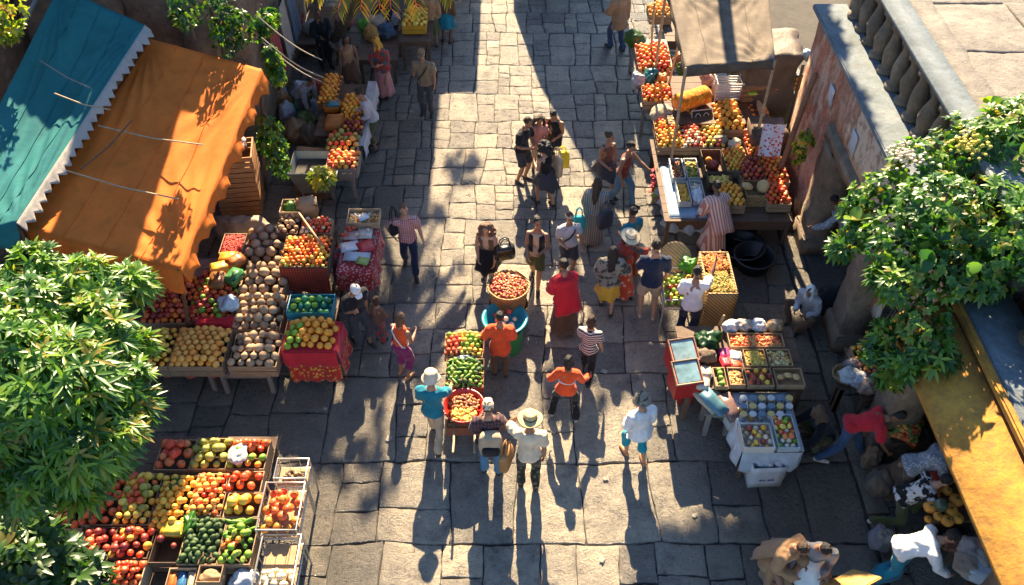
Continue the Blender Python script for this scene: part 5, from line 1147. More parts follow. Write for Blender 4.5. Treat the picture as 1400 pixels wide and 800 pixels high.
bowl('wicker_stand', 'upturned wicker stand under the basket of cherries', 'basket stand', Vector((c.x, c.y, 0)), .30, .0, .44, wk, 1.0, .01)
stuff('cherries', c, .60, .60, .81, 'heap of shiny red cherries in the wicker basket', 'cherries', [fruit('cherry', (.40, .02, .015), (.55, .08, .02), .2), fruit('cherry2', (.60, .2, .05), (.6, .35, .1), .25), fruit('cherry3', (.20, .01, .01), (.3, .03, .02), .2)], 420, .024, .06, (1, 1, 1), 0, True)
c = at(690, 436, .62); bowl('blue_basin', 'round turquoise basin with a thick rim in the middle of the street', 'basin', c, .30, .50, .14, plastic('basin', (.015, .25, .30)), 1.25, .05)
bowl('green_tub', 'green plastic tub under the turquoise basin', 'tub', Vector((c.x+.03, c.y-.02, 0)), .25, 0, .495, plastic('greentub', (.05, .30, .10)), 1.1, .02)
fill(['peach', 'onion', 'plum'], c, .36, .34, .54, 0, .11, {'peach': 'peach in the turquoise basin', 'onion': 'onion in the turquoise basin', 'plum': 'plum in the turquoise basin'}, 'fruit of the turquoise basin', .4, .03, .8)
# ------------------------------------------------------------------ vegetable cart and hamper by the navy polo
c, w, d = metal_cart('vegetable_cart', 905, 366, 952, 410, .86, .2, 'wire cart of mixed vegetables beside the navy polo')
fill(['lime', 'pepper', 'lemon', 'plum', 'pepper'], c, w-.05, d-.05, .68, 0, .095, {'lime': 'lime in the wire cart', 'pepper': 'green pepper in the wire cart', 'lemon': 'lemon in the wire cart', 'plum': 'plum in the wire cart'}, 'vegetables of the wire cart', .4)
c2 = at(923, 352, .95); bm = bmesh.new(); loft(bm, [(Vector((0, 0, 0)), Vector((.24, 0, 0)), Vector((0, .24, 0))), (Vector((0, 0, .03)), Vector((.25, 0, 0)), Vector((0, .25, 0))), (Vector((0, 0, .035)), Vector((.22, 0, 0)), Vector((0, .22, 0)))], 28)
o = obj('wicker_tray', bm, wk); o.location = (c2.x, c2.y+.02, .94); o.rotation_euler = (.75, 0, .1); tag(o, 'round wicker tray leaning at the head of the wire cart', 'tray')
crumple('lettuce', at(944, 356, 1.05), .30, .26, .24, leafmat('lettuce2', (.06, .24, .02), (.14, .40, .05)), 'bright green lettuce at the corner of the wire cart', 'lettuce', .84, 12, .5)
c, w, d = rect(962, 342, 1003, 400, 1.02)
e = empty('wicker_hamper', (c.x, c.y, 0), 0, 'tall wicker hamper packed with carrots and beans', 'hamper')
def shell(e, w, d, h, m, t=.03):
    for nm, lo, hi in (('front_panel', (-w/2, -d/2, 0), (w/2, -d/2+t, h)), ('back_panel', (-w/2, d/2-t, 0), (w/2, d/2, h)), ('side_panel', (-w/2, -d/2+t+.002, 0), (-w/2+t, d/2-t-.002, h)), ('side_panel', (w/2-t, -d/2+t+.002, 0), (w/2, d/2-t-.002, h))):
        bm = bmesh.new(); rough_box(bm, lo, hi, .15, .006, 6, lo[0]); obj(nm, bm, m, e, True)
    bm = bmesh.new(); box(bm, (-w/2+t+.002, -d/2+t+.002, h*.7), (w/2-t-.002, d/2-t-.002, h*.8)); obj('base', bm, wd, e)
shell(e, w, d, 1.0, wk)
stuff('carrots', (c.x, c.y+d*.26), w-.07, d*.42, .96, 'bundles of orange carrots in the far half of the hamper', 'carrots', [fruit('carrot', (.62, .18, .02), (.6, .28, .05), .5), fruit('carrot2', (.35, .1, .02), (.4, .2, .04), .5)], 200, .022, .03, (2.6, .6, .6), .3)
stuff('green_beans', (c.x, c.y-d*.2), w-.07, d*.5, .96, 'green and yellow beans in the near half of the hamper', 'beans', [fruit('bean', (.16, .20, .03), (.30, .28, .05), .5), fruit('bean2', (.45, .24, .04), (.5, .3, .06), .5)], 260, .02, .03, (2.6, .5, .5), .2)
# ------------------------------------------------------------------ table of sweets in the sun on the shaded side
a = span(926, 442, 1092, 528, .84); table(a[0]+.05, a[1], a[2]+.02, a[3], .80, 'wide table of trays and dried fruit catching the sun', wd)
A = lambda px, py: at(px, py, .92)
def shallow(x0, y0, x1, y1, label, m=card, h=.09, z=.90): return crate(x0, y0, x1, y1, z, h, label, m, 'goods_tray', 'tray', 'trays on the sunny table', slats=1)
k = shallow(996, 455, 1071, 474, 'long tray of red strawberries on the sunny table')
stuff('strawberries', k['c'], k['w'], k['d'], .84, 'red strawberries in the long tray', 'strawberries', [fruit('straw_b', (.62, .03, .02), (.7, .12, .03), .3), fruit('straw_b2', (.7, .2, .04), (.7, .35, .1), .3)], 260, .026, .03, (1, 1, 1.1))
k = shallow(1018, 477, 1047, 500, 'tray of yellow mango slices on the sunny table')
stuff('mango_slices', k['c'], k['w'], k['d'], .84, 'yellow mango slices in the sunny tray', 'mango slices', [fruit('mslice', (.75, .42, .03), (.75, .55, .12), .35)], 130, .032, .04, (1.3, .7, .5))
k = shallow(1050, 477, 1082, 500, 'tray of candied fruit beside the mango slices')
stuff('candied_fruit', k['c'], k['w'], k['d'], .84, 'brown and orange candied fruit beside the mango slices', 'candied fruit', [fruit('cand', (.5, .2, .04), (.6, .4, .1), .25), fruit('cand2', (.3, .12, .04), (.4, .2, .06), .25), fruit('cand3', (.7, .5, .2), (.7, .6, .3), .3)], 120, .03, .03)
k = shallow(996, 502, 1017, 526, 'tray of nuts and peel beside the limes')
stuff('mixed_nuts', k['c'], k['w'], k['d'], .84, 'orange peel and nuts beside the limes', 'nuts', [MATS['cand'], MATS['cand2'], MATS['straw_b2']], 130, .024, .03)
k = shallow(1020, 503, 1056, 527, 'open carton of brown figs at the near edge of the sunny table')
fill(['peach', 'plum', 'mandarin'], k['c'], k['w'], k['d'], .83, 0, .10, {'peach': 'peach in the open carton of figs', 'plum': 'fig in the open carton', 'mandarin': 'mandarin in the open carton of figs'}, 'open carton of figs', .2)
k = shallow(1060, 503, 1098, 527, 'open carton with three pale cakes at the corner of the sunny table')
for i in range(3): put('loaf', Vector((k['c'].x-.12+.11*i, k['c'].y+.03*(i % 2), .89)), .13, 'round pale cake in the open carton', 'cakes in the open carton')
k = shallow(976, 502, 993, 528, 'narrow tray of bright limes on the sunny table')
fill(['lime'], k['c'], k['w'], k['d'], .83, 0, .095, 'bright lime in the narrow tray', 'limes on the sunny table', .4)
for i, (px, py, col, lb) in enumerate(((1000, 444, (.52, .56, .60), 'clear bag of white sweets nearest the polo shirt'), (1018, 443, (.50, .40, .30), 'clear bag of brown sweets at the far edge of the sunny table'), (1038, 443, (.58, .58, .60), 'clear bag of white and red sweets at the far edge'), (1060, 444, (.36, .23, .12), 'brown paper carton at the far corner of the sunny table'))):
    crumple('sweet_bag', A(px, py), .26, .22, .2, plastic('sw%d' % i, col), lb, 'bag of sweets', .80, 10, .35)
for i, (px, py, col, lb) in enumerate(((992, 480, (.60, .05, .16), 'pink sweet packet beside the strawberries'), (994, 492, (.55, .04, .05), 'red sweet packet below the pink one'), (1006, 484, (.62, .58, .52), 'white sweet packet between pink packet and mango slices'), (1006, 494, (.66, .12, .05), 'orange sweet packet beside the mango slices'), (966, 505, (.50, .42, .34), 'stack of printed cards beside the limes'), (963, 521, (.55, .48, .4), 'pale printed cards at the near edge by the limes'))):
    packet(*A(px, py).xy, .805, .17, .2, .09, plastic('sp%d' % i, col), lb, R.uniform(-.3, .3), 'sweet_packet', 'packet', 'sweet packets')
crumple('herb_bundle', at(968, 462, 1.0), .42, .36, .26, leafmat('herbs', (.02, .09, .03), (.06, .17, .07)), 'bundle of dark green herbs on the sunny table', 'herbs', .81, 16, .6)
crumple('brown_sack', at(965, 483, .95), .32, .28, .22, C('sackcloth2', (.17, .12, .08)), 'brown sack tied below the herbs', 'sack', .80, 8, .3)
for i, (px, py, lb) in enumerate(((935, 478, 'red box with a blue glass lid by the herbs'), (940, 508, 'red box with a blue glass lid nearest the street'))):
    c = at(px, py, 1.0); e = empty('glass_case', (c.x, c.y, .62), .18, lb, 'display case', 'red glass lidded boxes'); redm = plastic('redbox', (.42, .025, .02))
    bm = bmesh.new(); b_ = box(bm, (-.20, -.17, 0), (.20, .17, .30)); 
    for v in bm.verts:
        if v.co.z > .2 and v.co.y > 0: v.co.z += .12
    obj('case_body', bm, redm, e)
    bm = bmesh.new(); v = [bm.verts.new(p) for p in ((-.16, -.14, .322), (.16, -.14, .322), (.16, .14, .42), (-.16, .14, .42))]; bm.faces.new(v); o = obj('glass_lid', bm, basic('blueglass', (.22, .36, .38), .06, .5, 7, .05), e); o.modifiers.new('t', 'SOLIDIFY').thickness = .008
    bm = bmesh.new(); q = [(-.19, -.16, .312), (.19, -.16, .312), (.19, .16, .43), (-.19, .16, .43)]
    chain(bm, [*q, q[0]], [.014]*5, 5); obj('lid_frame', bm, wp, e)
a = span(925, 470, 950, 520, .62); table(a[0], a[1], a[2]+.05, a[3], .61, 'small red stand under the two glass lidded boxes', plastic('redbox', (.42, .025, .02)))
tube('market_pole', [at(983, 445, .8), at(990, 432, 1.2)], .02, wp); tag(bpy.data.objects['market_pole'], 'short wooden stick standing up at the corner of the sunny table', 'stick')
for i, (px, py, col, rz, lb) in enumerate(((968, 540, (.52, .46, .36), .7, 'pale wrapped newspaper hanging off the sunny table'), (984, 545, (.62, .55, .42), .75, 'cream wrapped newspaper beside the dark magazines'), (997, 556, (.22, .13, .11), .35, 'dark magazine stack below the sunny table'), (975, 552, (.10, .22, .26), .7, 'blue folded paper under the wrapped newspaper'))):
    packet(*at(px, py, .76).xy, .62+.05*i, .2, .42, .06, plastic('np%d' % i, col), lb, rz, 'newspaper', 'newspaper', 'papers below the sunny table', rx=.25)
a = span(962, 532, 1006, 566, .6); table(a[0], a[1], a[2], a[3], .58, 'low stand of newspapers between the two sweet tables', wg)
# second table with jars
a = span(1008, 534, 1088, 612, .8); table(a[0], a[1], a[2], a[3], .72, 'table of glass jars and egg trays beside the squatting seller', wd)
c, w, d = rect(1008, 534, 1088, 612, .76); drape('white_cloth', c, w, d, .725, .42, 'pale blue white cloth hanging over the table of jars', 'cloth', C('bluewhite', (.46, .52, .56)), 'SWE', .03)
jar_cols = ((.30, .32, .34), (.45, .25, .06), (.20, .24, .26), (.5, .48, .4))
for r in range(3):
    for q in range(6):
        c = at(1016+q*12.5, 546+r*11, .82); e_ = bmesh.new()
        loft(e_, [(Vector((0, 0, 0)), Vector((.052, 0, 0)), Vector((0, .052, 0))), (Vector((0, 0, .085)), Vector((.054, 0, 0)), Vector((0, .054, 0))), (Vector((0, 0, .10)), Vector((.044, 0, 0)), Vector((0, .044, 0)))], 12)
        j = obj('glass_jar', e_, basic('jar%d' % ((q*3+r) % 4), jar_cols[(q*3+r) % 4], .12, .3, 20, .1), None, True); j.location = (c.x, c.y, .742)
        tag(j, 'small glass jar in the %s row of jars on the pale cloth' % ('far', 'middle', 'near')[r], 'jar', 'glass jars of the %s row' % ('far', 'middle', 'near')[r])
        bm = bmesh.new(); loft(bm, [(Vector((0, 0, .102)), Vector((.05, 0, 0)), Vector((0, .05, 0))), (Vector((0, 0, .118)), Vector((.05, 0, 0)), Vector((0, .05, 0)))], 12); obj('lid', bm, basic('lid%d' % ((q+r) % 3), ((.5, .5, .48), (.1, .16, .22), (.55, .4, .12))[(q+r) % 3], .35, .1), j)
k = crate(1014, 578, 1056, 612, .90, .12, 'white carton of round sweets on the table of jars', plastic('whitecarton', (.60, .56, .48)), 'sweet_carton', 'carton', slats=1)
fill(['onion', 'melon', 'mandarin', 'plum'], k['c'], k['w'], k['d'], .80, 0, .085, {'onion': 'cream sweet in the white carton', 'melon': 'brown sweet in the white carton', 'mandarin': 'orange sweet in the white carton', 'plum': 'dark sweet in the white carton'}, 'round sweets of the white carton', .1)
k = crate(1059, 566, 1088, 612, .86, .1, 'pale carton of small cakes beside the squatting seller', plastic('bluecarton', (.40, .46, .50)), 'sweet_carton', 'carton', slats=1)
fill(['onion', 'lemon', 'lime', 'peach'], k['c'], k['w'], k['d'], .78, 0, .09, {'onion': 'white cake in the pale carton', 'lemon': 'yellow cake in the pale carton', 'lime': 'green cake in the pale carton', 'peach': 'pink cake in the pale carton'}, 'small cakes of the pale carton', .1)
c = at(1046, 634, .3); e = empty('white_box', (c.x, c.y, 0), .05, 'white cardboard box full of clear packets in front of the jar table', 'box')
shell(e, .46, .36, .46, plastic('whitebox', (.58, .56, .54)), .012)
for i in range(3): crumple('clear_packet', (c.x-.12+.12*i, c.y), .16, .28, .12, plastic('clr%d' % i, (.5+.03*i, .5, .5)), ['clear packet nearest the street in the white box', 'clear packet in the middle of the white box', 'clear packet nearest the seller in the white box'][i], 'packet', .40, 9, .3)
bm = bmesh.new()
for i, wl in enumerate((.05, .03, .06, .04)): box(bm, (-.10+.055*i, -.187, .16), (-.10+.055*i+wl*.8, -.1845, .19), 0)
obj('printed_lettering', bm, basic('ink_blue', (.05, .10, .2)), e)

# scraps on the paving
for i, (px, py) in enumerate(((889, 470), (878, 506), (903, 474), (905, 498), (850, 462), (462, 262), (478, 268), (532, 600), (828, 655), (560, 470), (712, 575), (950, 705), (445, 560), *[(R.uniform(500, 900), R.uniform(120, 780)) for _ in range(8)])):
    bm = bmesh.new(); n = 5; sd_ = R.random()*40; wv = R.uniform(.015, .05)
    g = [[bm.verts.new(((a/n-.5)*2*wv, (b/n-.5)*1.5*wv, .012+.02*abs(noise.noise(Vector((a*.6, b*.6, sd_)))))) for b in range(n+1)] for a in range(n+1)]
    for a in range(n):
        for b in range(n): bm.faces.new((g[a][b], g[a+1][b], g[a+1][b+1], g[a][b+1]))
    o = obj('paper_scrap', bm, basic('scrap', (.34, .30, .24), .8)); o.location = at(px, py, .012); o.rotation_euler = (0, 0, R.random()*6.28); o.modifiers.new('t', 'SOLIDIFY').thickness = .003
    tag(o, 'small pale scrap of paper lying on the street paving', 'paper scrap', 'paper scraps on the paving')

# more clutter along the stone house
for i, (px, py, lb) in enumerate(((372, 150, 'lower slatted crate against the stone house by the ivy'), (372, 150, 'upper slatted crate against the stone house by the ivy'), (352, 118, 'slatted crate in the dark corner behind the awning'))):
    c = at(px, py, 0); e = empty('stacked_crate', (c.x, c.y, .31*(i == 1)), .12*i, lb, 'crate', 'slatted crates by the stone house'); ow = wood('crate_wood', (.34, .22, .12)); W2, D2 = .30, .24
    for lo, hi in (((-W2, -D2), (W2, -D2+.018)), ((-W2, D2-.018), (W2, D2)), ((-W2, -D2+.02), (-W2+.018, D2-.02)), ((W2-.018, -D2+.02), (W2, D2-.02))):
        bm = bmesh.new()
        for q in range(3): box(bm, (lo[0], lo[1], q*.10+.003), (hi[0], hi[1], q*.10+.088), 0, .004)
        obj('side_panel', bm, ow, e)
    bm = bmesh.new(); box(bm, (-W2+.02, -D2+.02, .003), (W2-.02, D2-.02, .014)); obj('base', bm, ow, e)
for i, (x_, y_, col, lb) in enumerate(((-4.62, 15.2, (.30, .03, .03), 'dark red cloth hanging flat on the stone house wall'), (-4.62, 16.1, (.36, .30, .25), 'pale cloth hanging on the stone house wall'), (-4.62, 16.9, (.10, .12, .16), 'dark blue cloth hanging farthest up the stone house wall'))):
    bm = bmesh.new(); n = 12
    g = [[bm.verts.new((.05+.05*math.sin(a*1.7+i)*(b/n), (a/n-.5)*.62, -1.15*b/n+.02*math.sin(a*2.1))) for b in range(n+1)] for a in range(n+1)]
    for a in range(n):
        for b in range(n): bm.faces.new((g[a][b], g[a+1][b], g[a+1][b+1], g[a][b+1]))
    o = obj('hanging_cloth', bm, cloth('hang%d' % i, col), None, True); o.location = (x_, y_, 2.0); o.modifiers.new('t', 'SOLIDIFY').thickness = .01
    tag(o, lb, 'cloth', 'cloths hanging on the stone house')
# ------------------------------------------------------------------ big fruit stall under the brown tarpaulin
a = span(892, 140, 1070, 285, .8)
table(a[0]+.05, a[1]-.02, a[2]-.1, 13.55, .62, 'wide wooden stall of fruit trays in front of the peeling wall', wd, 'fruit_stall', .2, 'stall')
table(a[0]+.35, 13.58, a[2]-.1, 15.2, .95, 'raised wooden back shelf of the fruit stall under the tarpaulin', wd, 'stall_shelf', .2, 'shelf')
z = .84; h = .18
Q = lambda x0, y0, x1, y1, lab, kinds, dia, fl, grp, z=z, m=None, **k: tray(x0, y0, x1, y1, z, h, lab, kinds, dia, fl, grp, m, **k)
Q(978, 143, 1012, 176, 'heaped crate of bright oranges beside the chalk board', ['orange'], .12, 'bright orange in the heap beside the chalk board', 'oranges beside the chalk board', z=.95, cover=.8, mound=.08)
Q(960, 172, 990, 200, 'crate of yellow pears and peaches below the chalk board', ['mango', 'lemon', 'peach', 'mandarin'], .10, {'mango': 'green pear below the chalk board', 'lemon': 'yellow pear below the chalk board', 'peach': 'peach below the chalk board', 'mandarin': 'orange fruit below the chalk board'}, 'pears below the chalk board', cover=.5)
Q(898, 166, 930, 200, 'crate of oranges and red peppers lit by a patch of sun', ['orange', 'red_pepper', 'mandarin'], .10, {'orange': 'orange at the street edge of the big stall', 'red_pepper': 'red pepper at the street edge of the big stall', 'mandarin': 'mandarin at the street edge of the big stall'}, 'street edge of the big stall', cover=.4)
Q(992, 205, 1020, 232, 'crate of small oranges before the cauliflower', ['mandarin', 'persimmon'], .085, {'mandarin': 'small mandarin before the cauliflower', 'persimmon': 'small persimmon before the cauliflower'}, 'small oranges before the cauliflower', cover=.5)
Q(1020, 180, 1044, 212, 'crate of orange tomatoes beside the red speckled sign', ['persimmon', 'tomato'], .095, {'persimmon': 'persimmon beside the speckled sign', 'tomato': 'tomato beside the speckled sign'}, 'fruit beside the speckled sign', cover=.5)
Q(1012, 220, 1040, 246, 'crate of dark red apples in the corner of the big stall', ['apple', 'plum'], .10, {'apple': 'dark red apple in the corner of the big stall', 'plum': 'plum in the corner of the big stall'}, 'red apples of the corner', cover=.4)
Q(1044, 212, 1072, 248, 'crate of orange red tomatoes below the speckled sign', ['tomato', 'persimmon'], .105, {'tomato': 'tomato below the speckled sign', 'persimmon': 'persimmon below the speckled sign'}, 'tomatoes below the sign', cover=.5)
Q(934, 172, 957, 200, 'crate of flat breads and cherries in the middle of the big stall', ['peach', 'apple', 'onion'], .09, {'peach': 'peach in the middle of the big stall', 'apple': 'apple in the middle of the big stall', 'onion': 'onion in the middle of the big stall'}, 'mixed fruit of the middle', cover=.3)
Q(1048, 252, 1076, 278, 'crate of shiny tomatoes at the near corner of the big stall by the wall', ['tomato', 'red_pepper'], .10, {'tomato': 'tomato at the near corner of the big stall', 'red_pepper': 'red pepper at the near corner of the big stall'}, 'near corner of the big stall', cover=.5)
Q(984, 254, 1014, 280, 'crate of oranges at the near edge beside the pink striped cloak', ['orange', 'mandarin'], .10, {'orange': 'orange beside the pink striped cloak', 'mandarin': 'mandarin beside the pink striped cloak'}, 'oranges beside the cloak', cover=.5)
Q(1016, 142, 1050, 172, 'crate of red peppers behind the heap of oranges', ['red_pepper', 'persimmon'], .10, {'red_pepper': 'red pepper behind the heap of oranges', 'persimmon': 'persimmon behind the heap of oranges'}, 'red peppers behind the oranges', cover=.5)
Q(928, 152, 956, 168, 'narrow crate of orange fruit below the net sack', ['orange', 'persimmon'], .10, {'orange': 'orange below the net sack', 'persimmon': 'persimmon below the net sack'}, 'narrow crate below the net sack', cover=.4)
k = crate(961, 204, 989, 234, z, h, 'dark open crate with a bottle and an orange in the big stall', wd)
put('orange', Vector((k['c'].x-.05, k['c'].y+.1, .76)), .13, 'single orange in the dark open crate', 'single orange'); put('plum', Vector((k['c'].x+.02, k['c'].y-.02, .74)), .2, 'dark round fruit in the dark open crate', 'dark fruit')
k = crate(968, 236, 1000, 250, z, h, 'small crate of yellow crisps at the near edge of the big stall', wd)
stuff('crisps', k['c'], k['w'], k['d'], .78, 'yellow crisps in the small crate', 'crisps', [MATS['mslice']], 40, .03, .02, (1.2, 1, .4))
k = crate(1018, 246, 1046, 268, .86, .24, 'cane crate of round loaves at the near edge of the big stall', wk)
for i in range(2): put('loaf', Vector((k['c'].x-.13+.27*i, k['c'].y+.02, .88)), .25, 'round golden loaf in the cane crate', 'golden loaves')
c, w, d = rect(1016, 246, 1048, 270, .84); drape('white_cloth', (c.x, c.y-.02), w, d*.5, .70, .34, 'white cloth hanging from the cane crate of loaves', 'cloth', cl['cream'], 'S', .015, False)
crumple('cauliflower', at(1004, 196, .9), .24, .22, .2, basic('cauli', (.60, .52, .36), .7, .2, 30, .6), 'pale cauliflower between the orange crates', 'cauliflower', .80, 14, .3)
crumple('brown_sack', at(985, 190, .9), .3, .2, .2, C('sackcloth', (.30, .24, .17)), 'small olive sack beside the cauliflower', 'sack', .78, 6, .3)
# glass trays at the street corner of the stall
c, w, d = rect(914, 214, 960, 282, .84); drape('blue_cloth', c, w+.06, d+.04, .63, .30, 'light blue cloth under the glass trays at the corner of the big stall', 'cloth', C('ltblue', (.28, .38, .46)), 'WS', .05)
for x0, y0, x1, y1, lb, mts, cat in ((917, 216, 935, 243, 'glass tray of dark dates on the light blue cloth', dates, 'dates'), (937, 216, 955, 243, 'glass tray of yellow peppers on the light blue cloth', [MATS['bean'], MATS['mslice']], 'pickles'),
                            (926, 247, 943, 276, 'glass tray of orange apricots on the light blue cloth', [MATS['apric']], 'apricots'), (945, 246, 962, 274, 'glass tray of white garlic on the light blue cloth', [MATS['f_onion']], 'garlic')):
    k = crate(x0, y0, x1, y1, .78, .12, lb, plastic('paletray', (.42, .42, .40)), 'glass_tray', 'tray', 'glass trays on the light blue cloth', slats=1)
    stuff({'dates': 'dried_dates', 'pickles': 'pickled_peppers', 'apricots': 'apricots', 'garlic': 'garlic_bulbs'}[cat], k['c'], k['w'], k['d'], .71, 'heap in the '+lb.replace(' on the light blue cloth', ' at the stall corner'), cat, mts, 90, .026, .03, (1.2, .9, .8))
crumple('plastic_bag', at(955, 262, .86), .2, .4, .16, plastic('clearbag', (.55, .58, .6)), 'clear plastic bag beside the tray of garlic', 'plastic bag', .70, 9, .4)
# sacks, board, boxes at the back
def bolster(px0, py0, px1, py1, z, r, m, name, label, cat):
    p0, p1 = at(px0, py0, z), at(px1, py1, z); bm = bmesh.new(); n = 14; d = (p1-p0).normalized(); a_, b_ = basis(d); rings = []
    for i in range(n+1):
        t = i/n; s = r*(1 if 0 < i < n else .7)*(1+.06*noise.noise(Vector((t*4, r*9, 0)))); rings.append((p0+(p1-p0)*t, a_*s, b_*s*.9))
    loft(bm, rings, 20); bmesh.ops.recalc_face_normals(bm, faces=bm.faces); o = obj(name, bm, m, None, True); return tag(o, label, cat)
netm = cloth('orangenet', (.70, .20, .01), (.82, .42, .03), 'floral', 1.1)
bolster(925, 142, 968, 128, 1.14, .19, netm, 'net_sack', 'bright orange net sack of oranges lying on the big stall', 'sack')
crumple('beige_sack', at(907, 150, .95), .48, .5, .42, cloth('beigenet', (.40, .32, .22), (.26, .2, .12), 'floral', 1.5), 'beige net sack slumped at the street edge of the big stall', 'sack', .63, 6, .22)
def board(px, py, z, w, h, rx, rz, label, m, frame):
    c = at(px, py, z); e = empty('chalk_board', (c.x, c.y, z), rz, label, 'sign', None, rx)
    bm = bmesh.new(); box(bm, (-w/2, -.008, 0), (w/2, .008, h)); obj('board', bm, m, e)
    bm = bmesh.new(); chain(bm, [(-w/2, -.004, 0), (w/2, -.004, 0), (w/2, -.004, h), (-w/2, -.004, h), (-w/2, -.004, 0)], [.014]*5, 6); obj('frame', bm, frame, e)
    return e
slatem = basic('blackboard', (.012, .012, .012), .7)
e = board(960, 168, .84, .40, .24, -.5, .2, 'small black chalk board with a white frame standing among the fruit', slatem, basic('chalkframe', (.5, .46, .4)))
bm = bmesh.new(); 
for x_, ln in ((-.08, 0), (.08, 0)):
    chain(bm, [(x_+.05*math.cos(t*.7), -.011, .12+.06*math.sin(t*.7)) for t in range(9)], [.007]*9, 5)
obj('chalk_writing', bm, basic('chalk', (.6, .58, .52)), e)
c = at(993, 130, 1.0); e = empty('plastic_crate', (c.x, c.y, .955), .02, 'white slatted plastic crate standing on the back shelf', 'crate')
bm = bmesh.new(); wpz = plastic('whiteslat', (.55, .54, .52))
for i in range(7): box(bm, (-.24, -.15, .015+i*.055), (.24, -.135, .015+i*.055+.035)); box(bm, (-.24, .135, .015+i*.055), (.24, .15, .015+i*.055+.035)); box(bm, (-.24, -.133, .015+i*.055), (-.225, .133, .015+i*.055+.035)); box(bm, (.225, -.133, .015+i*.055), (.24, .133, .015+i*.055+.035))
obj('slatted_side', bm, wpz, e)
for sx in (-.25, .25):
    for sy in (-.16, .16): bm = bmesh.new(); box(bm, (sx-.012, sy-.012, 0), (sx+.012, sy+.012, .40)); obj('post', bm, wpz, e)
bm = bmesh.new(); box(bm, (-.22, -.13, .003), (.22, .13, .013)); obj('base', bm, wpz, e)
for i in range(3):
    packet(*at(1028, 132, 1.0).xy, .955+.125*i, .52, .34, .12, wood('brownbox', (.30, .16, .07)), ['lowest flat brown carton on the back shelf', 'middle flat brown carton on the back shelf', 'topmost flat brown carton on the back shelf'][i], .03*i, 'flat_carton', 'carton', 'brown cartons on the back shelf')
packet(*at(1030, 124, 1.4).xy, 1.335, .16, .10, .012, plastic('limecard', (.42, .55, .04)), 'small lime yellow price card on the brown cartons', .1, 'price_card', 'card')
for i, (px, py) in enumerate(((1066, 112), (1082, 104))):
    c = at(px, py, 1.25); e = empty('orange_crate', (c.x, c.y, .955 if i == 0 else 1.0), .25, ['black crate with orange label panels nearest the tarpaulin', 'black crate with orange label panels against the peeling wall'][i], 'crate', 'black crates with orange panels')
    bm = bmesh.new(); box(bm, (-.17, -.14, 0), (.17, .14, .34)); obj('crate_body', bm, basic('blackplastic', (.02, .018, .015), .5), e)
    for r in range(3):
        bm = bmesh.new(); box(bm, (-.14, -.146, .03+r*.1), (-.01, -.141, .1+r*.1)); box(bm, (.02, -.146, .03+r*.1), (.14, -.141, .1+r*.1)); obj('label_panel', bm, plastic('orangelabel', (.68, .26, .02)), e)
# red speckled paper sign hanging above the fruit
p = [at(1042, 206, 1.25), at(1062, 206, 1.25)]
c = at(1053, 205, 1.1); bm = bmesh.new(); n = 10
g = [[bm.verts.new((-.19+.38*i/n+.03*(j/n), .10*j/n+.015*math.sin(i*.9), .55*j/n)) for j in range(n+1)] for i in range(n+1)]
for i in range(n):
    for j in range(n): bm.faces.new((g[i][j], g[i+1][j], g[i+1][j+1], g[i][j+1]))
o = obj('paper_sign', bm, cloth('redspeck', (.66, .66, .66), (.50, .03, .03), 'floral', 1.25)); o.location = (c.x, c.y, .96); o.rotation_euler = (-.35, 0, -.12); o.modifiers.new('t', 'SOLIDIFY').thickness = .006
tag(o, 'white paper sign with red speckled writing hanging over the tomatoes', 'sign')
tube('wooden_post', [at(1068, 210, .0), at(1068, 210, 0)+Vector((0, .1, 1.9))], .03, wd); 
for i, (p0, p1, lb) in enumerate((((886, 118, .5), (895, 5, 2.3), 'thin wooden post at the street edge of the fruit rack'), ((906, 150, .7), (928, 58, 2.2), 'thin wooden post carrying the corner of the brown tarpaulin'))):
    tube('awning_post', [at(*p0[:2], 0)+Vector((0, 0, 0)), at(*p1)], .022, wp); tag(bpy.data.objects['awning_post' if i == 0 else 'awning_post.001'], lb, 'post', 'posts of the fruit rack')
tag(bpy.data.objects['wooden_post.001'] if 'wooden_post.001' in bpy.data.objects else bpy.data.objects['wooden_post'], 'dark wooden post beside the speckled sign', 'post')
crumple('plank_bundle', at(1040, 150, 1.0), .12, .6, .12, wp, 'narrow pale plank lying behind the heap of oranges', 'plank', .96, 3, .1)
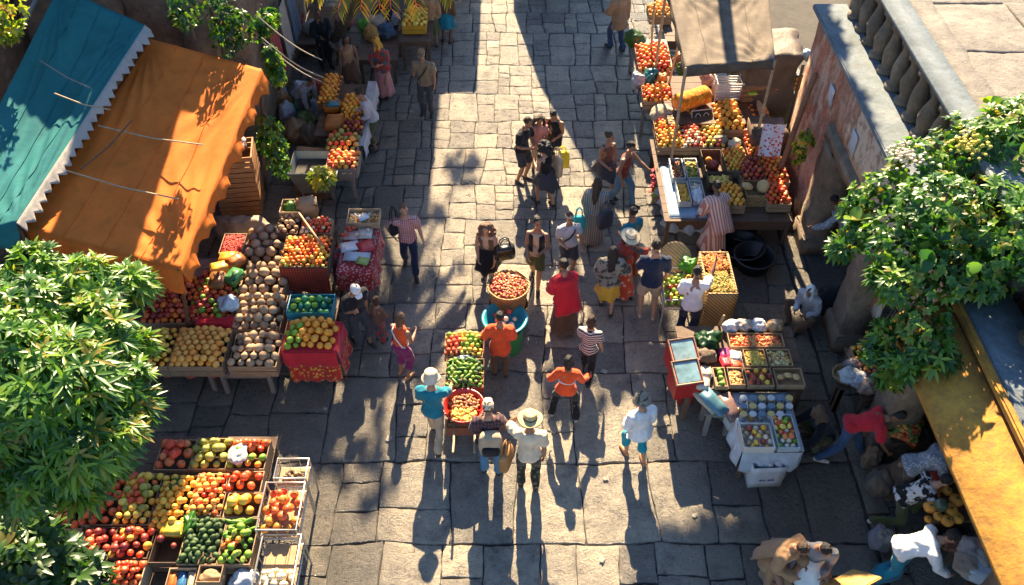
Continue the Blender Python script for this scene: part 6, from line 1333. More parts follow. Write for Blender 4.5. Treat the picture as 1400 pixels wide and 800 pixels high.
# upper fruit rack at the street
a = span(868, 48, 922, 140, .8); table(a[0], a[1], a[2], a[3], .74, 'narrow fruit rack at the street edge under the tarpaulin posts', wg, 'fruit_rack', .15, 'rack')
Q(872, 62, 914, 96, 'crate of tomatoes and peaches at the far end of the rack', ['tomato', 'peach', 'persimmon'], .115, {'tomato': 'tomato at the far end of the rack', 'peach': 'peach at the far end of the rack', 'persimmon': 'persimmon at the far end of the rack'}, 'far end of the rack', z=.95, cover=.6, mound=.05)
Q(880, 118, 918, 138, 'crate of red and orange fruit at the near end of the rack', ['red_pepper', 'orange', 'tomato'], .10, {'red_pepper': 'red pepper at the near end of the rack', 'orange': 'orange at the near end of the rack', 'tomato': 'tomato at the near end of the rack'}, 'near end of the rack', z=.93, cover=.4)
for i, (px, py, col, lb, w_) in enumerate(((868, 50, (.14, .26, .05), 'green lettuce heap at the far end of the rack', .45), (890, 103, (.02, .12, .13), 'dark teal bag between the two crates of the rack', .34), (905, 108, (.6, .2, .03), 'orange bag between the two crates of the rack', .26), (872, 108, (.34, .34, .34), 'grey cloth bag hanging at the street side of the rack', .3), (932, 80, (.36, .14, .06), 'brown bag of red fruit under the tarpaulin edge', .36), (934, 92, (.12, .24, .05), 'green bunch of herbs under the tarpaulin edge', .28), (930, 115, (.33, .24, .10), 'woven basket sack below the tarpaulin corner', .4), (968, 118, (.36, .22, .18), 'pinkish bag beside the white plastic crate', .34), (972, 140, (.5, .14, .02), 'orange bag beside the net sack', .3))):
    m_ = leafmat('lt%d' % i, dim(col, .6), col) if 'lettuce' in lb or 'herbs' in lb else plastic('rk%d' % i, col)
    crumple('goods_bag' if 'lettuce' not in lb and 'herbs' not in lb else 'green_bunch', at(px, py, .95), w_, w_, .34, m_, lb, 'bag' if m_.name.startswith('plastic') else 'greens', .62 if i in (6,) else .76 if i < 6 else .96 if i == 7 else .63, 9, .35)
# shadowy shelf under the tarpaulin
a = span(905, 0, 950, 50, .8); table(a[0], a[1], a[2]+1.6, a[3]+.8, .70, 'dark shelf of crates deep under the tarpaulin', wd, 'stall_shelf', .2, 'shelf')
Q(888, 6, 915, 22, 'crate of orange fruit deep in the shade of the tarpaulin', ['apricot'], .11, 'orange fruit deep in the shade of the tarpaulin', 'orange fruit in the shade', z=.90, cover=.4)
# garland of flowers
c = at(901, 232, .7)
e = empty('flower_garland', (c.x, c.y, 0), 0, 'garland of red, pink and lime flowers hanging at the stall corner', 'garland')
fm = [basic('petal%d' % i, q, .6, .2, 20) for i, q in enumerate(((.55, .02, .03), (.60, .08, .10), (.40, .50, .04), (.65, .12, .02)))]
for i in range(4):
    bm = bmesh.new()
    for _ in range(26):
        p = Vector((R.gauss(.03*i-.04, .035), R.gauss(-.10*i+.12, .05), R.uniform(.12, .62)-.02*i))
        for q in range(5): ell(bm, p+Vector((.018*math.cos(q*1.26), .018*math.sin(q*1.26), 0)), .018, .018, .01, None, 6, 4)
    obj('blossom', bm, fm[i], e, True)
tube('cord', [(-.02, .1, .66), (0, 0, .5), (.06, -.2, .1)], .008, wd, e)
# dark tubs on the ground
for i, (px, py, r, lb) in enumerate(((1014, 338, .36, 'large black rubber tub on the ground below the loaves'), (1031, 352, .32, 'smaller black rubber tub nearest the street corner'), (1012, 318, .24, 'black rubber bowl in the shadow of the stall'))):
    bowl('rubber_tub', lb, 'tub', at(px, py, .2), r, 0, .26, basic('blackrubber', (.012, .012, .012), .45, .2), 1.2, .04)
# ------------------------------------------------------------------ counters under the arcade
def counter(px0, py0, px1, py1, z, label):
    a = span(px0, py0, px1, py1, z); return table(a[0], a[1], a[2], a[3], z, label, wd, 'arcade_counter', .2, 'counter')
counter(1166, 474, 1232, 545, .66, 'dark counter of boxed fruit under the hanging leaves')
Q(1168, 474, 1200, 493, 'box of orange sweets beneath the hanging leaves', ['persimmon', 'orange'], .09, {'persimmon': 'persimmon beneath the hanging leaves', 'orange': 'orange beneath the hanging leaves'}, 'oranges beneath the leaves', z=.84, cover=.4)
Q(1204, 474, 1228, 493, 'box of golden fruit beneath the hanging leaves', ['mandarin', 'lemon'], .09, {'mandarin': 'golden mandarin beneath the hanging leaves', 'lemon': 'lemon beneath the hanging leaves'}, 'golden fruit beneath the leaves', z=.84, cover=.4)
Q(1178, 497, 1204, 512, 'clear box of orange sliced fruit under the arcade', ['persimmon', 'tomato'], .075, {'persimmon': 'orange slice in the clear box', 'tomato': 'red slice in the clear box'}, 'slices of the clear box', z=.84, m=plastic('clearbox', (.45, .46, .46)), cover=.3)
for i, (px, py, col, lb, w_) in enumerate(((1161, 516, (.42, .42, .42), 'white plastic bag at the street side of the leafy counter', .32), (1174, 522, (.38, .38, .4), 'grey plastic bag on the leafy counter', .28), (1164, 504, (.16, .13, .13), 'dark bag behind the white plastic bag', .26), (1186, 530, (.3, .2, .14), 'brown paper bag at the near end of the leafy counter', .3))):
    crumple('plastic_bag', at(px, py, .75), w_, w_*.9, .26, plastic('ar%d' % i, col), lb, 'plastic bag', .67, 9, .35)
c = at(1152, 522, .5); bowl('straw_bowl', 'pale straw bowl at the street side of the leafy counter', 'bowl', c, .17, .60, .08, wk); 
a = span(1144, 512, 1160, 532, .6); table(a[0], a[1], a[2], a[3], .595, 'small stool under the pale straw bowl', wd, 'stool', .04, 'stool')
counter(1212, 560, 1262, 606, .60, 'low counter of red peppers beside the red topped person')
c, w, d = rect(1214, 560, 1258, 604, .70); stuff('red_pepper_heap', c, w, d, .62, 'heap of red peppers and herbs beside the red topped person', 'peppers', [fruit('rp', (.50, .03, .015), (.6, .12, .03), .3), fruit('rp2', (.65, .18, .02), (.6, .3, .05), .3), fruit('rp3', (.06, .16, .03), (.1, .2, .04), .4)], 240, .038, .20, (1.5, .8, .8), -.5)
counter(1264, 632, 1318, 712, .70, 'counter with pumpkins and a jar under the yellow wall')
for i, (px, py, s) in enumerate(((1274, 690, .17), (1285, 702, .16), (1302, 694, .18), (1280, 672, .15), (1298, 668, .17), (1312, 704, .14), (1272, 706, .13), (1298, 708, .15), (1310, 680, .16), (1288, 664, .12))):
    put('pumpkin', at(px, py, .82)+Vector((0, 0, -.82+.70+s*.33)), s, 'ribbed orange pumpkin on the counter under the yellow wall', 'pumpkins', (0, 0, i))
c = at(1291, 684, .95); bm = bmesh.new(); loft(bm, [(Vector((0, 0, 0)), Vector((.075, 0, 0)), Vector((0, .075, 0))), (Vector((0, 0, .16)), Vector((.08, 0, 0)), Vector((0, .08, 0))), (Vector((0, 0, .2)), Vector((.06, 0, 0)), Vector((0, .06, 0)))], 16)
o = obj('glass_jar', bm, basic('greenjar', (.10, .12, .07), .15), None, True); o.location = (c.x, c.y, .705); tag(o, 'dark glass jar standing among the pumpkins', 'jar')
k = crate(1265, 640, 1288, 658, .84, .12, 'white tray of red berries at the head of the pumpkin counter', plastic('whitetray', (.6, .6, .58)), 'goods_tray', 'tray', slats=1)
stuff('red_berries', k['c'], k['w'], k['d'], .78, 'red berries in the white tray', 'berries', chil, 90, .018, .02, (1.3, .8, .8))
for i, (px, py, col, lb) in enumerate(((1296, 650, (.5, .12, .05), 'red bag beside the tray of berries'), (1280, 722, (.06, .06, .07), 'black bag at the near end of the pumpkin counter'), (1310, 728, (.18, .08, .05), 'brown bag at the near end of the pumpkin counter'))):
    crumple('goods_bag', at(px, py, .75), .3, .26, .24, plastic('pc%d' % i, col), lb, 'bag', .71 if i == 0 else .40, 7, .3)
counter(1272, 716, 1322, 738, .39, 'low ledge at the near end of the pumpkin counter')
counter(1312, 736, 1372, 800, .5, 'low counter of wrapped goods under the yellow wall')
for i, (px, py, col, lb) in enumerate(((1326, 750, (.52, .42, .36), 'pink paper parcel on the wrapped goods counter'), (1336, 764, (.50, .44, .36), 'cream paper parcel on the wrapped goods counter'), (1322, 772, (.45, .36, .28), 'brown paper parcel on the wrapped goods counter'), (1346, 752, (.4, .2, .14), 'reddish parcel against the yellow wall'))):
    crumple('paper_parcel', at(px, py, .6), .3, .34, .2, cloth('pp%d' % i, col), lb, 'parcel', .51, 6, .3)
packet(*at(1344, 784, .6).xy, .51, .36, .26, .16, plastic('foam', (.62, .64, .66)), 'white foam box at the end of the wrapped goods counter', -.5, 'foam_box', 'box')
for i, (px, py, col, lb, s) in enumerate(((1190, 628, (.20, .13, .07), 'brown sack on the step behind the red topped person', .26), (1200, 664, (.13, .10, .07), 'dark brown sack on the kerb by the arcade', .34), (1204, 740, (.16, .16, .17), 'grey bag on the paving behind the loose white shirt', .3))):
    crumple('grain_sack', at(px, py, .2), s, s, .42, C('gs%d' % i, col), lb, 'sack', .06, 7, .4)
crumple('black_bundle', at(1136, 410, .35), .46, .42, .62, cl['black'], 'large black bundle beside the white hooded person', 'bundle', .06, 5, .25)
c = at(1218, 775, .3); packet(c.x, c.y, .0, .40, .18, .34, C('tealbag', (.01, .13, .19)), 'teal cloth bag on the ground behind the loose white shirt', .3, 'cloth_bag', 'bag')
# board held by the crouching pair
c = at(1152, 776, .7); bm = bmesh.new(); box(bm, (-.36, -.02, -.2), (.36, .02, .2)); bmesh.ops.bevel(bm, geom=bm.edges[:], offset=.012, segments=2, affect='EDGES'); o = obj('wooden_board', bm, wood('yellowboard', (.56, .34, .10))); o.location = (c.x+.12, c.y-.1, .5); o.rotation_euler = (.9, .35, .55); tag(o, 'yellow wooden board held by the crouching grey top', 'board')
for i, (px, py) in enumerate(((1238, 432), (1216, 428))):
    c = at(px, py, 1.0); packet(5.30, c.y, 1.0, .03, .30, .4, plastic('poster%d' % i, ((.42, .38, .32), (.40, .14, .10))[i]), ['pale framed picture on the arcade wall behind leaves', 'reddish framed picture on the arcade wall behind leaves'][i], 0, 'framed_picture', 'picture')
# boulder-like stone block and clutter at the head of the wall
bm = bmesh.new(); rough_box(bm, (4.35, 14.3, 0), (5.4, 15.4, 1.9), .2, .14, 1.6, 4); tag(obj('stone_block', bm, stone_mat('dark_stone', [(.3, (.07, .05, .035)), (.7, (.17, .12, .08))]), None, True), 'rough brown stone block at the head of the peeling wall', 'stone block')
crumple('blue_rag', at(1103, 78, 1.2), .3, .25, .2, plastic('bluerag', (.34, .44, .50)), 'pale blue crumpled rag on top of the clutter by the wall', 'rag', 1.15, 9, .4)
crumple('blue_rag', at(1066, 86, 1.4), .26, .2, .16, plastic('bluerag2', (.42, .46, .48)), 'white crumpled rag above the black and orange crates', 'rag', 1.34, 9, .4)
bm = bmesh.new(); rough_box(bm, (4.35, 12.95, 0), (5.0, 13.55, 1.15), .2, .05, 2, 9); tag(obj('junk_chest', bm, wd, None, True), 'dark wooden chest piled with clutter beside the peeling wall', 'chest')
tube('leaning_plank', [(4.62, 12.2, .1), (4.98, 12.6, 2.6)], .05, wood('plank_brown', (.26, .12, .06))); tag(bpy.data.objects['leaning_plank'], 'brown plank leaning on the red part of the peeling wall', 'plank')
for i, (y0, z0) in enumerate(((11.9, 2.5), (10.6, 2.55))):
    o = packet(5.035, y0, z0, .02, .26, .34, plastic('notice%d' % i, (.46, .50, .52)), ['small pale notice on the reddish part of the wall', 'small pale notice on the cream part of the wall'][i], 0, 'wall_notice', 'notice')
# awnings ----------------------------------------------------------
def sheet(name, label, corners, m, sag, n=44, wr=.05, wf=3.0, seed=0, par=None, ridge=None, cat='awning', fold=None):
    """stretched fabric between four corners (far-a, far-b, near-b, near-a)"""
    A_, B_, C_, D_ = [Vector(c) for c in corners]; bm = bmesh.new()
    g = []
    for i in range(n+1):
        row = []
        for j in range(n+1):
            u, v = i/n, j/n; p = (A_*(1-u)+B_*u)*(1-v)+(D_*(1-u)+C_*u)*v
            s = sag*(16*u*(1-u)*v*(1-v))
            w_ = noise.noise(Vector((u*wf*1.2+v*.8, v*wf*.5, seed)))*wr + noise.noise(Vector((u*wf*3+v*2.5, v*wf*1.2, seed+5)))*wr*.35
            # creases radiating from the corners
            for cu, cv in ((1, 0), (1, 1), (0, 0)):
                du, dv = u-cu, v-cv; r = math.hypot(du, dv)
                if r > .01: w_ += .035*math.exp(-r*2.2)*math.sin(math.atan2(dv, du)*26+seed)*min(1, r*6)
            edge = min(1, 8*min(u, 1-u, v, 1-v)+.15)
            row.append(bm.verts.new(p+Vector((0, 0, -s+w_*edge))))
        g.append(row)
    for i in range(n):
        for j in range(n): bm.faces.new((g[i][j], g[i][j+1], g[i+1][j+1], g[i+1][j]))
    pts = dict(far=[g[i][0].co.copy() for i in range(n+1)], near=[g[i][n].co.copy() for i in range(n+1)], a=[g[0][j].co.copy() for j in range(n+1)], b=[g[n][j].co.copy() for j in range(n+1)])
    lines = [[g[int(n*q)][j].co.copy()+Vector((0, 0, .006)) for j in range(0, n+1, 2)] for q in (.26, .5, .75)]
    bmesh.ops.recalc_face_normals(bm, faces=bm.faces)
    o = obj(name, bm, m, par, True); o.modifiers.new('t', 'SOLIDIFY').thickness = .006
    if par:
        for L_ in lines: tube('seam', L_, .007, m, par, 5)
    if not par: tag(o, label, cat)
    return o, pts
def valance(name, pts, out, drop, m, par, scal=.16, zig=False, amp=.05):
    """strip hanging from an edge, its lower border scalloped or zigzagged"""
    bm = bmesh.new(); L = 0; rows = []; out = Vector(out); P_ = []
    for a, b in zip(pts, pts[1:]):
        for q in range(4): P_.append(a+(b-a)*q/4)
    P_.append(pts[-1]); prev = P_[0]
    for p in P_:
        L += (p-prev).length; prev = p; t = (L/scal) % 1
        dd = drop*(.55+.45*(1-abs(2*t-1))) if zig else drop-amp*abs(math.sin(math.pi*L/scal))
        dd *= 1+.15*noise.noise(Vector((L*1.3, drop, 0)))
        rows.append([bm.verts.new(p+(out*(.3+.25*math.sin(L*9))*f+Vector((0, 0, -1)))*dd*f+(out*dd*f if zig else Vector())) for f in (0, .35, .7, 1)])
    for a, b in zip(rows, rows[1:]):
        for i in range(3): bm.faces.new((a[i], b[i], b[i+1], a[i+1]))
    bmesh.ops.recalc_face_normals(bm, faces=bm.faces); o = obj(name, bm, m, par, True); o.modifiers.new('t', 'SOLIDIFY').thickness = .005; return o
def fabric(name, c, tr=.25):
    if name in MATS: return MATS[name]
    m, nt, b = nodes_of(name); v = coords(nt); n = noise_t(nt, v, 1.1, 6, .65); n2 = noise_t(nt, v, 7, 5, .7)
    col = ramp(nt, n, [(.3, dim(c, .78)), (.7, dim(c, 1.12))]); col = mixc(nt, ramp(nt, n2, [(.52, (0, 0, 0)), (.75, (.5, .5, .5))]), col, dim(c, .5))
    nt.links.new(col, b.inputs['Base Color']); b.inputs['Roughness'].default_value = .8; b.inputs['Specular IOR Level'].default_value = .25
    wv = N(nt, 'ShaderNodeTexNoise'); wv.inputs['Scale'].default_value = 160; nt.links.new(v, wv.inputs['Vector']); bump(nt, b, n2, .25, .02)
    t = N(nt, 'ShaderNodeBsdfTranslucent'); nt.links.new(col, t.inputs[0]); mx = N(nt, 'ShaderNodeMixShader'); mx.inputs[0].default_value = tr
    nt.links.new(b.outputs[0], mx.inputs[1]); nt.links.new(t.outputs[0], mx.inputs[2]); nt.links.new(mx.outputs[0], nt.nodes['Material Output'].inputs[0]); MATS[name] = m; return m
orm = fabric('orange_canvas', (.86, .255, .04), .4); tem = fabric('teal_canvas', (.032, .21, .21), .3); wht = fabric('white_trim', (.50, .45, .38))
fo = [at(205, 53, 3.25), at(358, 95, 3.15), at(247, 368, 2.55), at(32, 312, 2.6)]
e = empty('orange_awning', (fo[2].x, fo[2].y, 0), 0, 'big orange canvas awning over the fruit stalls', 'awning')
loc = e.location
o, pts = sheet('canvas', '', [p-loc for p in fo], orm, .10, 56, .045, 3, 2, e)
valance('valance', pts['near'], (0, -1, 0), .34, orm, e, .5, False, .02); valance('side_valance', pts['b'], (1, 0, 0), .24, orm, e, .24, False, .06)
for p in ((fo[1]-loc), (fo[2]-loc)): tube('pole', [Vector((p.x-.75, p.y+.9, -loc.z)), p-Vector((.04, -.03, .03))], .03, wd, e)
for px0, py0, z0, px1, py1, z1, lb, m_, nm in ((135, 172, 3.05, 277, 198, 3.09, 'bamboo cane lying across the orange awning below the crossing stick', wp, 'bamboo_cane'), (90, 233, 2.93, 243, 272, 2.91, 'bamboo cane lying across the lower half of the orange awning', wp, 'bamboo_cane'), (111, 231, 2.95, 180, 165, 3.1, 'dark stick lying slantwise across the orange awning', wd, 'dark_stick'), (55, 83, 3.55, 125, 121, 3.4, 'thin cane on the upper part of the teal awning', wg, 'thin_cane'), (75, 128, 3.4, 150, 150, 3.3, 'thin pale cane across the middle of the teal awning', wp, 'thin_cane')):
    mid = (at(px0, py0, z0)+at(px1, py1, z1))/2
    o = tube(nm, [at(px0, py0, z0), mid+Vector((0, 0, -.05)), at(px1, py1, z1)], .011, m_); tag(o, lb, 'cane')
ft = [at(80, -18, 3.75), at(198, 34, 3.55), at(22, 305, 2.85), at(-95, 330, 3.0)]
e = empty('teal_awning', (ft[2].x, ft[2].y, 0), 0, 'teal canvas awning with a zigzag white trim overlapping the orange one', 'awning'); loc = e.location
o, pts = sheet('canvas', '', [p-loc for p in ft], tem, .16, 56, .06, 3.4, 9, e)
valance('zigzag_trim', pts['b'], (.9, -.25, 0), .12, wht, e, .17, True); valance('valance', pts['near'], (0, -1, 0), .3, tem, e, .4, False, .03)
for p in ((ft[1]-loc), (ft[2]-loc)): tube('pole', [Vector((p.x-.05, p.y+.05, 0)), p-Vector((.05, -.05, .04))], .03, wd, e)
o = tube('metal_pipe', [at(-5, 62, 3.9), at(30, 35, 3.9), at(52, -6, 3.9)], .035, basic('pipe', (.35, .36, .38), .35, .1, 5, .1, .7)); tag(o, 'grey metal pipe above the teal awning', 'pipe')
# brown tarpaulin of the big stall
tarp = stone_mat('tarp', [(.3, (.10, .075, .05)), (.55, (.165, .125, .085)), (.75, (.235, .185, .13))], (.8, .95), 9, .4, .02, 3)
fb = [at(912, -22, 2.75), at(1050, -22, 2.75), at(1060, 82, 2.55), at(938, 92, 2.55)]
e = empty('brown_tarpaulin', (fb[3].x, fb[3].y, 0), 0, 'dusty brown tarpaulin roof of the big fruit stall', 'awning'); loc = e.location
o, pts = sheet('canvas', '', [p-loc for p in fb], tarp, .08, 40, .11, 4, 14, e)
valance('valance', pts['near'], (0, -.4, 0), .17, tarp, e, .8, False, .01); valance('side_valance', pts['a'], (-.4, 0, 0), .15, tarp, e, .8, False, .01)
for p in [q-loc for q in fb]: tube('pole', [Vector((p.x, p.y, 0)), p-Vector((0, 0, .03))], .028, wp, e)
# slack cables from the stone house
for i, (a_, b_, lb) in enumerate((((352, 22, 3.6), (440, 82, 1.6), 'upper slack rope from the stone house to the shaded stall'), ((358, 52, 3.3), (442, 106, 1.3), 'middle slack rope from the stone house to the shaded stall'), ((360, 58, 3.2), (440, 112, 1.25), 'lowest slack rope from the stone house to the shaded stall'))):
    p0, p1 = at(*a_), at(*b_); o = tube('rope', [p0+(p1-p0)*t/8-Vector((0, 0, .10*math.sin(math.pi*t/8))) for t in range(9)], .011, basic('rope', (.40, .36, .30)), None, 5); tag(o, lb, 'rope', 'ropes of the stone house')
# ------------------------------------------------------------------ plants
def leaf(bm, lay, p, d, up, L, W, tone, fold=.25, droop=.3, roundish=False):
    d = d.normalized(); s = d.cross(up)
    if s.length < .01: s = Vector((1, 0, 0))
    s.normalize(); n = s.cross(d).normalized()
    prof = ((0, .05), (.22, .75), (.5, 1.0), (.78, .62), (1, .0)) if not roundish else ((0, .5), (.15, .95), (.5, 1.0), (.8, .7), (1, 0))
    prev = None
    for t, w in prof:
        c = p+d*L*t-n*0+Vector((0, 0, -droop*L*t*t))
        if w == 0: cur = [bm.verts.new(c)]
        else: cur = [bm.verts.new(c+s*W*w*.5+n*W*w*fold*.5), bm.verts.new(c), bm.verts.new(c-s*W*w*.5+n*W*w*fold*.5)]
        if prev:
            if len(cur) == 3: fs = [(prev[0], prev[1], cur[1], cur[0]), (prev[1], prev[2], cur[2], cur[1])]
            else: fs = [(prev[0], prev[1], cur[0]), (prev[1], prev[2], cur[0])]
            for f in fs:
                ff = bm.faces.new(f); ff.smooth = True
                for l in ff.loops: l[lay] = (tone, tone, tone, 1)
        prev = cur
def rosette(bm, lay, p, ax, n, L, W, tone, spread=.9, roundish=False):
    a, b = basis(ax); ph = R.random()*6.28
    for i in range(n):
        t = ph+6.283*i/n+R.uniform(-.25, .25); sp_ = spread*R.uniform(.75, 1.25)
        d = ax*(1-sp_*.55)+(a*math.cos(t)+b*math.sin(t))*sp_
        leaf(bm, lay, p, d, ax, L*R.uniform(.7, 1.15), W*R.uniform(.8, 1.15), min(1, max(0, tone+R.uniform(-.15, .15))), .3, R.uniform(.05, .45), roundish)
def clump(bm, lay, c, r, n, nl, L, W, flat=.8, spread=.9, up=.5, roundish=False):
    for _ in range(n):
        while True:
            q = Vector((R.uniform(-1, 1), R.uniform(-1, 1), R.uniform(-1, 1)))
            if .2 < q.length < 1: break
        if R.random() < .6: q = q.normalized()*R.uniform(.75, 1.05)
        p = c+Vector((q.x*r, q.y*r, q.z*r*flat)); ax = (q.normalized()+Vector((R.uniform(-.4, .4), R.uniform(-.4, .4), up))).normalized()
        rosette(bm, lay, p, ax, nl if isinstance(nl, int) else R.randint(*nl), L, W, R.random(), spread, roundish)
def plant(name, label, cat, base, clumps, m, trunk=None, crown='crown', bark=None, group=None):
    e = empty(name, base, 0, label, cat, group); base = Vector(base)
    bm = bmesh.new(); lay = bm.loops.layers.float_color.new('tone')
    for k in clumps: clump(bm, lay, k['c']-base, k['r'], k['n'], k['nl'], k['L'], k['W'], k.get('flat', .8), k.get('sp', .9), k.get('up', .5), k.get('round', False))
    o = obj(crown, bm, m, e)
    if trunk:
        bm = bmesh.new()
        for pts, rs in trunk: chain(bm, [Vector(p)-base for p in pts], rs, 8)
        bmesh.ops.recalc_face_normals(bm, faces=bm.faces); obj('trunk' if crown == 'crown' else 'stem', bm, bark or oldstone, e, True)
    return e
bark = stone_mat('bark', [(.3, (.06, .045, .03)), (.7, (.14, .10, .07))], (.8, .95), 9, .8, .03, 5)
lm = leafmat('leaf_bright', (.035, .115, .015), (.115, .24, .03), .36)
lm2 = leafmat('leaf_vine', (.027, .10, .015), (.10, .215, .028), .34)
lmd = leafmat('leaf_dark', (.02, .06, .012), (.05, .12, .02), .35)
# tree beside the fruit stall
spec = ((60, 362, 4.1, .30), (130, 392, 4.1, .42), (188, 388, 3.9, .22), (45, 430, 4.2, .55), (140, 455, 4.0, .50), (90, 525, 4.1, .60), (178, 520, 3.8, .33), (12, 560, 4.0, .6), (120, 605, 3.7, .45), (50, 650, 3.5, .42), (172, 590, 3.6, .28), (190, 555, 3.6, .2), (20, 480, 4.3, .5), (205, 470, 3.7, .12), (160, 625, 3.2, .2), (95, 645, 3.2, .28), (40, 672, 3.0, .3), (125, 668, 2.9, .18), (-30, 620, 3.8, .6), (-25, 400, 4.0, .4))
base = Vector((-6.0, 4.6, 0)); cls = [dict(c=at(px-14, py, zz), r=r*.8, n=int(430*r*r+44), nl=(5, 9), L=(.13, .17, .22)[i % 3], W=.04, sp=.9, up=.8) for i, (px, py, zz, r) in enumerate(spec)]
cm = sum((k['c'] for k in cls), Vector())/len(cls)
trunk = [([base, base+Vector((.1, .2, 1.4)), Vector((cm.x, cm.y, 2.9))], [.13, .10, .07])]
for k in cls: trunk.append(([Vector((cm.x, cm.y, 2.85)), (Vector((cm.x, cm.y, 3.2))+k['c'])/2, k['c']], [.05, .03, .012]))
plant('broadleaf_tree', 'bright green broadleaf tree standing over the fruit crates', 'tree', base, cls, lm, trunk, bark=bark)
cls = [dict(c=at(px, py, zz), r=r, n=int(200*r*r+40), nl=(6, 8), L=.2, W=.07, sp=.95, up=.6) for px, py, zz, r in ((20, 742, 1.9, .38), (62, 775, 1.7, .42), (105, 800, 1.5, .34), (8, 800, 1.9, .45), (40, 702, 1.9, .12))]
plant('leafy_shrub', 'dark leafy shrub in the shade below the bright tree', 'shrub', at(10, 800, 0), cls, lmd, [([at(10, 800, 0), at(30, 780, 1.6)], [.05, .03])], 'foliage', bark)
# climbing shrub over the arcade
spec = ((1330, 205, 4.75, .55), (1258, 225, 4.7, .42), (1385, 200, 4.9, .6), (1200, 262, 4.5, .33), (1285, 290, 4.75, .55), (1360, 300, 4.7, .55), (1180, 320, 4.2, .25), (1230, 330, 4.4, .42), (1150, 338, 4.0, .12), (1290, 370, 4.4, .42), (1345, 370, 4.3, .38), (1225, 385, 4.2, .28), (1265, 440, 4.0, .30), (1210, 455, 3.6, .18), (1280, 482, 3.75, .24), (1190, 480, 3.4, .13), (1217, 515, 3.1, .16), (1235, 500, 3.5, .18), (1400, 330, 4.8, .5), (1170, 285, 4.2, .18), (1400, 170, 5.0, .4))
base = Vector((6.3, 7.4, 3.86)); cls = [dict(c=at(px, py, zz*.88), r=r*.9, n=int(430*r*r+34), nl=(4, 7), L=(.08, .11, .14)[i % 3], W=.046, sp=.95, up=.6) for i, (px, py, zz, r) in enumerate(spec)]
cls += [dict(c=at(px, py+12, zz*.87), r=r*.6, n=n, nl=(2, 3), L=.17, W=.15, sp=.7, up=.8, round=True) for px, py, zz, r, n in ((1335, 180, 4.9, .5, 9), (1255, 270, 4.8, .35, 4), (1385, 260, 4.9, .5, 7), (1175, 300, 4.3, .22, 3), (1360, 145, 5.1, .35, 4), (1295, 340, 4.7, .4, 5))]
cm = sum((k['c'] for k in cls), Vector())/len(cls); trunk = [([base, Vector((cm.x+.3, cm.y, cm.z-.5))], [.07, .05])]
for k in cls: trunk.append(([Vector((cm.x+.3, cm.y, cm.z-.5)), (Vector((cm.x, cm.y, cm.z-.2))+k['c'])/2, k['c']], [.03, .018, .007]))
e = plant('climbing_shrub', 'large sunlit climbing shrub spilling over the arcade balustrade', 'shrub', base, cls, lm2, trunk, 'foliage', bark)
for px, py, zz, nm in ((1238, 212, 4.4, 'cream'), (1325, 195, 4.6, 'yellow')):
    bm = bmesh.new(); c0 = at(px, py, zz)-base
    for _ in range(90): ell(bm, c0+Vector((R.gauss(0, .10), R.gauss(0, .10), R.gauss(0, .05))), .022, .022, .016, None, 6, 4)
    obj('blossom', bm, basic('bl_'+nm, (.60, .50, .36) if nm == 'cream' else (.50, .42, .05), .6, .3, 20), e, True)
# greenery on the stone house and small pots
def hang(label, spots, m, name='hanging_ivy', L=.10, W=.05):
    cls = [dict(c=at(px, py, zz), r=r, n=int(420*r*r+26), nl=(4, 6), L=L, W=W, flat=1.5, sp=.9, up=.1) for px, py, zz, r in spots]
    b = cls[0]['c'].copy(); b.z += .3
    return plant(name, label, 'ivy', b, cls, m, [([b, b+Vector((.03, -.02, -.8))], [.02, .012])], 'foliage', bark)
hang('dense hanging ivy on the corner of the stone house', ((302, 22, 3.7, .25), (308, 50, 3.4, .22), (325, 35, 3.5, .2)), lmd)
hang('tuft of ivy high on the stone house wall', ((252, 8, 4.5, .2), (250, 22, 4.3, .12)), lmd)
hang('light green ivy beside the slack ropes', ((362, 30, 3.1, .14), (352, 42, 3.0, .12), (372, 22, 3.0, .10)), lm2)
hang('green ivy hanging below the slack ropes', ((375, 88, 2.6, .13), (378, 102, 2.4, .13), (370, 75, 2.8, .1)), lm2)
hang('feathery green bush beside the awning corner', ((368, 178, 1.9, .2), (375, 200, 1.6, .2), (382, 225, 1.2, .16), (366, 195, 1.6, .15)), lm2, 'leafy_bush')
hang('sunlit greenery at the metal pipe above the teal awning', ((8, 12, 4.3, .26), (2, 30, 4.2, .2)), leafmat('leaf_yellow', (.14, .20, .02), (.30, .32, .04), .4))
hang('small flowering vine on the stone pillar', ((1098, 198, 1.9, .13), (1092, 212, 1.7, .1), (1102, 188, 2.0, .08)), leafmat('leaf_yellow', (.14, .20, .02), (.30, .32, .04), .4), 'flowering_vine', .08, .05)
c = at(440, 248, .85); plant('potted_plant', 'small bright plant growing in the grey metal bin', 'plant', (c.x, c.y, .64), [dict(c=Vector((c.x, c.y, .95)), r=.2, n=60, nl=(4, 6), L=.11, W=.06, up=.8)], leafmat('leaf_yellow', (.14, .20, .02), (.30, .32, .04), .4), [([(c.x, c.y, .64), (c.x, c.y, .95)], [.015, .01])], 'foliage', bark)
